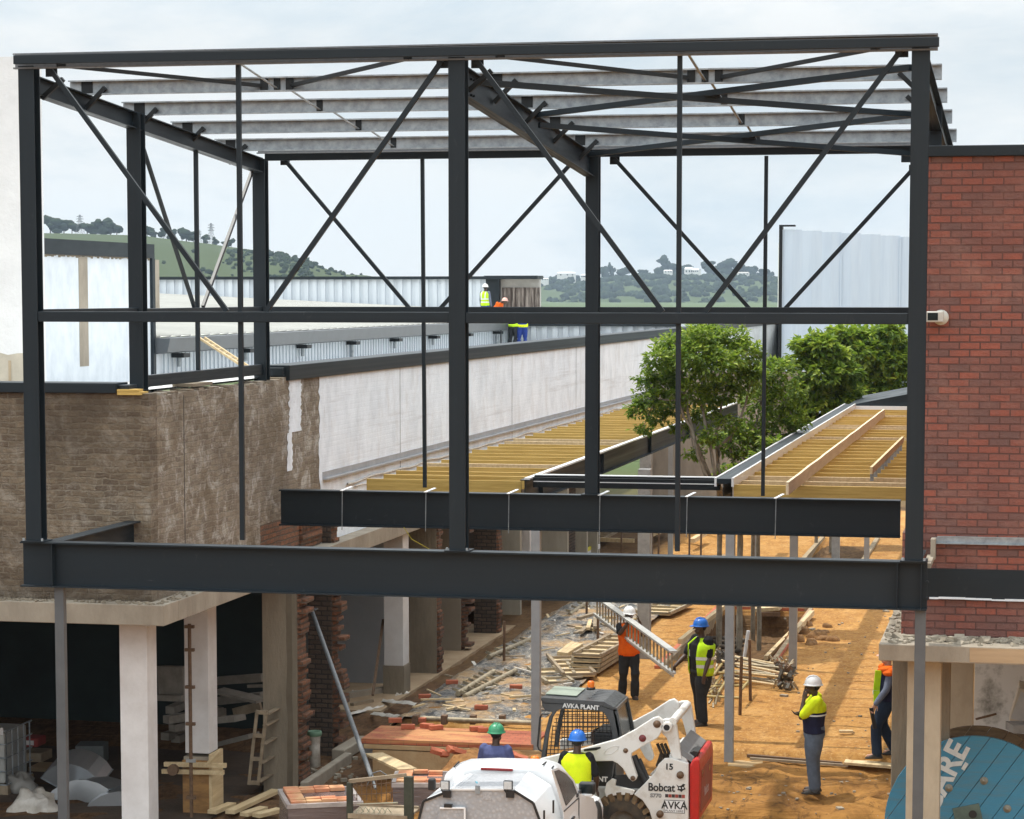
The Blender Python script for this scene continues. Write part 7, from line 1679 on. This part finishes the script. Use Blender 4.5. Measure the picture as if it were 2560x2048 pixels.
q0, q1 = z3(1492, 1325, LY + .03), z3(1708, 1468, LY + .03); mb = MB(); mb.bb((q0.x, LY + .026, q1.z), (q1.x, LY + .0295, q0.z)); mb.build('plate', LETB, p); mb = MB(); mb.bb((q0.x + .008, LY + .0235, q1.z + .008), (q1.x - .008, LY + .0258, q0.z - .008)); mb.build('plate_face', WHITEP, p)
text('AVKA', .15, facing(((q0.x + q1.x) / 2, LY + .0225, lerp(q0.z, q1.z, .42)), (1, 0, 0), (0, 0, 1)), LETB, p, bold=.003, xs=.95, depth=.001); text('PLANT HIRE', .042, facing(((q0.x + q1.x) / 2, LY + .0225, lerp(q0.z, q1.z, .84)), (1, 0, 0), (0, 0, 1)), LETB, p, xs=1.15, depth=.001)
# animal head emblem beside the lettering
hd = [(1620, 1165), (1645, 1185), (1672, 1178), (1690, 1160), (1712, 1165), (1700, 1185), (1716, 1215), (1690, 1228), (1672, 1245), (1655, 1228), (1630, 1225), (1640, 1205)]
mb = MB(); mb.prism([z3(x, y, LY + .03) + V((0, -.004, 0)) for x, y in hd][::-1], (0, .003, 0)); mb.build('emblem', LETB, p, clean=True)
mb = MB(); mb.prism([z3(x, y, LY + .03) + V((0, -.006, 0)) for x, y in ((1648, 1195), (1668, 1200), (1664, 1212), (1650, 1208))], (0, .001, 0)); mb.prism([z3(x, y, LY + .03) + V((0, -.006, 0)) for x, y in ((1684, 1192), (1700, 1200), (1690, 1214), (1680, 1206))], (0, .001, 0)); mb.build('emblem_face', WHITEP, p)
# driver
q = z3(780, 760, CB0 + .35)
dr = person('person in dark blue overalls sitting at the controls inside the loader cab', V((q.x + .02, CB0 + CW / 2, LG + .0)), R(180), (((.12, .24, 1.12), (.34, .2, 1.05), (1, 0, -.2)), ((.12, -.24, 1.12), (.34, -.2, 1.05), (1, 0, -.2))), (((.38, .12, .88), (.42, .12, .5)), ((.38, -.12, .88), (.42, -.12, .5))), mat('blue overalls', (.018, .045, .13), .85), NAVY, None, sleeves='long', vox=.012, height=1.66)

# ------------------------------------------------------------------ pickup seen from behind
PG = -.42; RY = 29.3
def w4(zx, zy, Y): return at(1000 + zx / 4.312, 1750 + zy / 4.312, Y=Y)
xc = at(1197, 1990, Y=RY).x
PU = thing('pickup', 'white pickup with aluminium canopy box seen from behind at the bottom of the scene', 'pickup', (xc, RY + 2, PG))
# canopy box: chamfered section
sec = [w4(545, 975, RY), w4(1225, 975, RY), w4(1440, 1110, RY), w4(1520, 1330, RY), w4(1560, 1500, RY), w4(150, 1500, RY), w4(195, 1330, RY), w4(255, 1090, RY)]
BL = 1.1
TREAD = None
def treadmat():
    m, nt, b = nodes('tread plate'); T = NT(nt); t = T.n('ShaderNodeTexCoord'); mp_ = T.n('ShaderNodeMapping'); mp_.inputs['Rotation'].default_value = (R(45), R(45), R(45)); T.l(t.outputs['Object'], mp_.inputs[0])
    ck = T.n('ShaderNodeTexVoronoi'); ck.inputs['Scale'].default_value = 20; T.l(mp_.outputs[0], ck.inputs['Vector'])
    c = T.mix(T.mapr(ck.outputs[0], .2, .5), (.44, .45, .47), (.36, .37, .39)); c = T.mix(T.mapr(T.noise(2.5, 5, .6), .45, .7, 0, .5), c, (.32, .325, .33)); T.l(c, b.inputs['Base Color']); b.inputs['Metallic'].default_value = .15; b.inputs['Roughness'].default_value = .4; T.bump(ck.outputs[0], b, -.004); return m
TREAD = treadmat()
mb = MB(); mb.prism(sec[::-1], (0, .02, 0)); tl = mb.build('canopy_door', TREAD, PU, clean=True)
mb = MB(); n = len(sec); s2 = [p + V((0, .0205, 0)) for p in sec]
vs = s2 + [p + V((0, BL, 0)) for p in s2]; mb.mi = 0
for i in range(n): mb.mi = 1 if i == 0 else 0; mb.add([vs[i], vs[(i + 1) % n], vs[n + (i + 1) % n], vs[n + i]], [(0, 1, 2, 3)])
mb.mi = 0; mb.add([v for v in vs[n:]], [tuple(range(n))]); mb.build('canopy_box', [WHITEP, TREAD], PU)
mb = MB(); pts = [p + V((0, -.012, 0)) for p in sec]
for i in (1, 2, 3, 5, 6, 7): mb.bar(pts[i], pts[(i + 1) % n], .018, .03)
mb.build('door_seal', BLKP, tl); mb = MB(); mb.bar(pts[0] + V((0, .02, .012)), pts[1] + V((0, .02, .012)), .05, .02); mb.build('door_hinge', WHITEP, tl)
hi = [w4(1225, 975, RY), w4(1440, 1110, RY)]
# open side hatch lid on the right and hinge strip on the left
mb = MB(); pa, pb, pc, pd = w4(1240, 940, RY + .1), w4(1385, 770, RY + 1.0), w4(1610, 920, RY + 1.0), w4(1460, 1100, RY + .1); mb.prism([pa, pb, pc, pd], (.012, 0, -.03)); mb.build('side_hatch', WHITEP, PU, bevel=.006)
mb = MB(); mb.prism([w4(510, 890, RY + .3), w4(660, 755, RY + 1.05), w4(690, 790, RY + 1.05), w4(540, 935, RY + .3)], (0, 0, -.02)); mb.build('hinge_strip', WHITEP, PU)
mb = MB()
for i in range(18):
    x = lerp(sec[0].x + .06, sec[1].x - .06, i / 17); mb.bb((x - .006, RY + .08, sec[0].z + .001), (x + .006, RY + BL - .03, sec[0].z + .006))
mb.build('roof_ribs', TREAD, PU)
for zx in (487, 1167):
    q = w4(zx, 918, RY - .05); lp = thing('x', 'x', 'x', q); lp.name = 'work_lamp'
    for k in ('label', 'category'): del lp[k]
    par(lp, PU); mb = MB(); mb.box(q, (.115, .05, .115)); mb.build('housing', BLKP, lp, bevel=.01); mb = MB(); mb.box(q + V((0, -.028, 0)), (.098, .006, .098)); mb.build('lens', LENS, lp, bevel=.004)
    mb = MB(); mb.box(q + V((.02, .02, -.115)), (.10, .04, .09)); mb.bar(q + V((-.05, .0, -.06)), q + V((-.02, .0, -.1)), .01, .02); mb.build('bracket', BLKP, lp)
mb = MB(); q = w4(838, 950, RY - .02); mb.bb((q.x - .03, RY - .03, q.z - .07), (q.x + .03, RY - .012, q.z + .03)); mb.lathe([(0, -.02), (.02, -.02)], q + V((0, -.012, 0)), (0, 1, 0), 12); mb.build('latch', GALV, tl)
q = w4(940, 1035, RY - .004); mb = MB(); mb.bb((q.x - .06, RY - .006, q.z - .05), (q.x + .06, RY - .002, q.z + .05)); mb.build('sticker', mat('pale sticker', (.45, .45, .46), .5, col2=(.25, .25, .26), scale=40), tl)
mb = MB(); mb.prism([w4(430, 1165, RY - .05), w4(695, 1165, RY - .05), w4(700, 1480, RY - .05), w4(360, 1480, RY - .05)], (0, .046, 0)); mb.build('door_box', TREAD, tl, bevel=.006); mb = MB(); mb.bar(w4(430, 1165, RY - .055), w4(698, 1165, RY - .055), .03, .02); mb.bar(w4(698, 1165, RY - .055), w4(700, 1480, RY - .055), .02, .02); mb.build('door_box_trim', WHITEP, tl)
mb = MB(); q = w4(520, 1140, RY - .05); mb.box(q, (.1, .05, .04)); mb.build('handle', BLKP, tl)
mb = MB(); q = w4(825, 905, RY + .3); mb.box(q + V((0, 0, .02)), (.02, .08, .015), Matrix.Rotation(.4, 3, 'Z')); mb.build('blue_tie', mat('pale blue tie', (.2, .5, .6), .5), PU)
# cab of the pickup
CY0 = RY + BL + .1
rr = [w4(580, 745, CY0), w4(690, 708, CY0), w4(1000, 697, CY0), w4(1500, 712, CY0), w4(1632, 750, CY0), w4(1705, 840, CY0), w4(1785, 1000, CY0), w4(1830, 1300, CY0), w4(1880, 1700, CY0), w4(360, 1700, CY0), w4(400, 1250, CY0), w4(430, 1000, CY0), w4(480, 800, CY0)]
cc = sum(rr, V()) / len(rr)
def crossec(k, dy, dz, top):
    o = []
    for p in rr: q = V((cc.x + (p.x - cc.x) * k, p.y + dy, p.z)); q.z = q.z - dz * max(0, min(1, (q.z - cc.z + .2) / .5)) if top else q.z; o.append(q)
    return o
mb = MB(); mb.smooth = False; n = len(rr); stn = [crossec(.985, -.03, .03, True), crossec(1.0, .06, 0, True), crossec(1.0, .42, -.01, True), crossec(.985, .62, .04, True), crossec(.97, 1.0, .26, True), crossec(.96, 1.5, .62, True)]
vs = [p for s_ in stn for p in s_]
fs = [(j * n + i, j * n + (i + 1) % n, (j + 1) * n + (i + 1) % n, (j + 1) * n + i) for j in range(len(stn) - 1) for i in range(n)] + [tuple(range(n - 1, -1, -1)), tuple(range((len(stn) - 1) * n, len(stn) * n))]
mb.add(vs, fs); mb.sm = [True] * len(fs); mb.sm[-1] = mb.sm[-2] = False; cabp = mb.build('body', WHITEP, PU, clean=True)
sb = cabp.modifiers.new('bevel', 'BEVEL'); sb.width = .03; sb.segments = 3; sb.limit_method = 'ANGLE'; sb.angle_limit = R(25)
mb = MB(); q0, q1 = w4(870, 728, CY0 - .045), w4(1218, 772, CY0 - .045); mb.bb((q0.x, CY0 - .06, q1.z), (q1.x, CY0 - .028, q0.z)); mb.build('brake_light', REDL, PU, bevel=.012)
mb = MB()
for zx0, zy0, zx1, zy1 in ((585, 730, 635, 668), (1540, 708, 1585, 664), (1638, 745, 1668, 700)): mb.tube(w4(zx0, zy0, CY0 - .0) + V((0, 0, .012)), w4(zx1, zy1, CY0 + .4) + V((0, 0, .0)), .012, 5)
mb.build('roof_seam', BLKP, PU)
# hood, right flank and door
xr_ = w4(1800, 1100, CY0).x
mb = MB(); mb.bb((xc - .78, CY0 + 1.6, PG + .35), (xr_ + .02, CY0 + 2.75, PG + .86)); mb.build('hood', WHITEP, PU, bevel=.16)
mb = MB(); mb.lathe([(0, .03), (.43, .03), (.45, .0)], (xr_ + .0, CY0 + 2.1, PG + .42), (1, 0, 0), 24); mb.build('wheel_arch', BLKP, PU)
def w4s(zx, zy): return at(1000 + zx / 4.312, 1750 + zy / 4.312, X=xr_ + .03)
def flank(poly, name, m_, parent=PU, off=.0, th=.012):
    mb = MB(); mb.prism([w4s(*q) + V((off, 0, 0)) for q in poly], (-th, 0, 0)); return mb.build(name, m_, parent, clean=True)
door = flank([(1640, 760), (1700, 730), (1800, 780), (1880, 870), (1925, 1010), (1925, 1500), (1780, 1500), (1765, 1200), (1700, 960)], 'door', WHITEP)
flank([(1660, 770), (1710, 752), (1790, 800), (1860, 880), (1905, 1000), (1800, 1130), (1785, 1140), (1740, 1000), (1690, 860)], 'side_window', GLASSD, door, .006, .004)
flank([(1930, 1010), (2080, 1060), (2120, 1180), (2115, 1500), (1930, 1500)], 'front_wing', WHITEP, PU, .01, .02)
mb = MB()
for k in range(2): q = w4s(1645 + k * -100, 1150 + k * 110); mb.box(q + V((.01, 0, 0)), (.02, .03, .16)); 
mb.build('latch', BLKP, PU)
mb = MB(); mb.box(w4s(1850, 1275) + V((.02, 0, 0)), (.03, .16, .03)); mb.build('handle', BLKP, door, bevel=.008)
mb = MB(); pp_ = [w4s(*q) + V((.004, 0, 0)) for q in ((1765, 1200), (1925, 1055), (1925, 1400))]; mb.bar(pp_[0], pp_[1], .012, .012); mb.bar(pp_[1], pp_[2], .014, .014); mb.build('door_gap', BLKP, door)
q = w4s(2010, 965); q2 = q + V((.22, -.05, 0)); mr = thing('x', 'x', 'x', q2); mr.name = 'mirror'
for k in ('label', 'category'): del mr[k]
par(mr, PU); p0, p1 = w4(1925, 890, q2.y), w4(2100, 1035, q2.y); mb = MB(); mb.bb((p0.x, q2.y - .02, p1.z + .01), (p1.x, q2.y + .12, p0.z)); mb.build('shell', BLKP, mr, bevel=.03); mb = MB(); mb.bb((p0.x + .01, q2.y - .024, p1.z - .012), (p1.x - .03, q2.y + .10, p1.z + .028)); mb.build('white_cap', WHITEP, mr, bevel=.01)
mb = MB(); mb.bb((p0.x + .025, q2.y - .024, p1.z + .045), (p1.x - .025, q2.y - .0215, p0.z - .022)); mb.build('glass', GLASSD, mr); mb = MB(); mb.bar(w4s(1900, 1030), V((p0.x + .02, q2.y + .03, p1.z + .05)), .04, .05); mb.build('arm', BLKP, mr)
# left mirror
q = w4(345, 910, CY0 + .9); mb = MB(); mb.box(q, (.1, .08, .16)); mb.build('mirror', BLKP, PU, bevel=.02)
# lower body, wheels
mb = MB(); mb.bb((xc - .9, RY + .03, PG + .4), (xr_ - .0, CY0 + 1.6, PG + .85)); mb.build('load_body', WHITEP, PU, bevel=.04)
for y in (RY + .7, CY0 + 2.1):
    for x in (xc - .82, xr_ - .1):
        mb = MB(); mb.lathe([(0, -.1), (.2, -.1), (.36, -.1), (.38, -.06), (.38, .06), (.36, .1), (0, .1)], (x, y, PG + .38), (1, 0, 0), 24); mb.build('wheel', RUBK, PU)
q = at(1337, 1893, Y=CY0 + 1.0); mb = MB(); mb.lathe([(0, 0), (.06, 0), (.055, .09), (.03, .105), (0, .105)], q - V((0, 0, .09)), n=14); mb.build('beacon', ORANGE, PU)
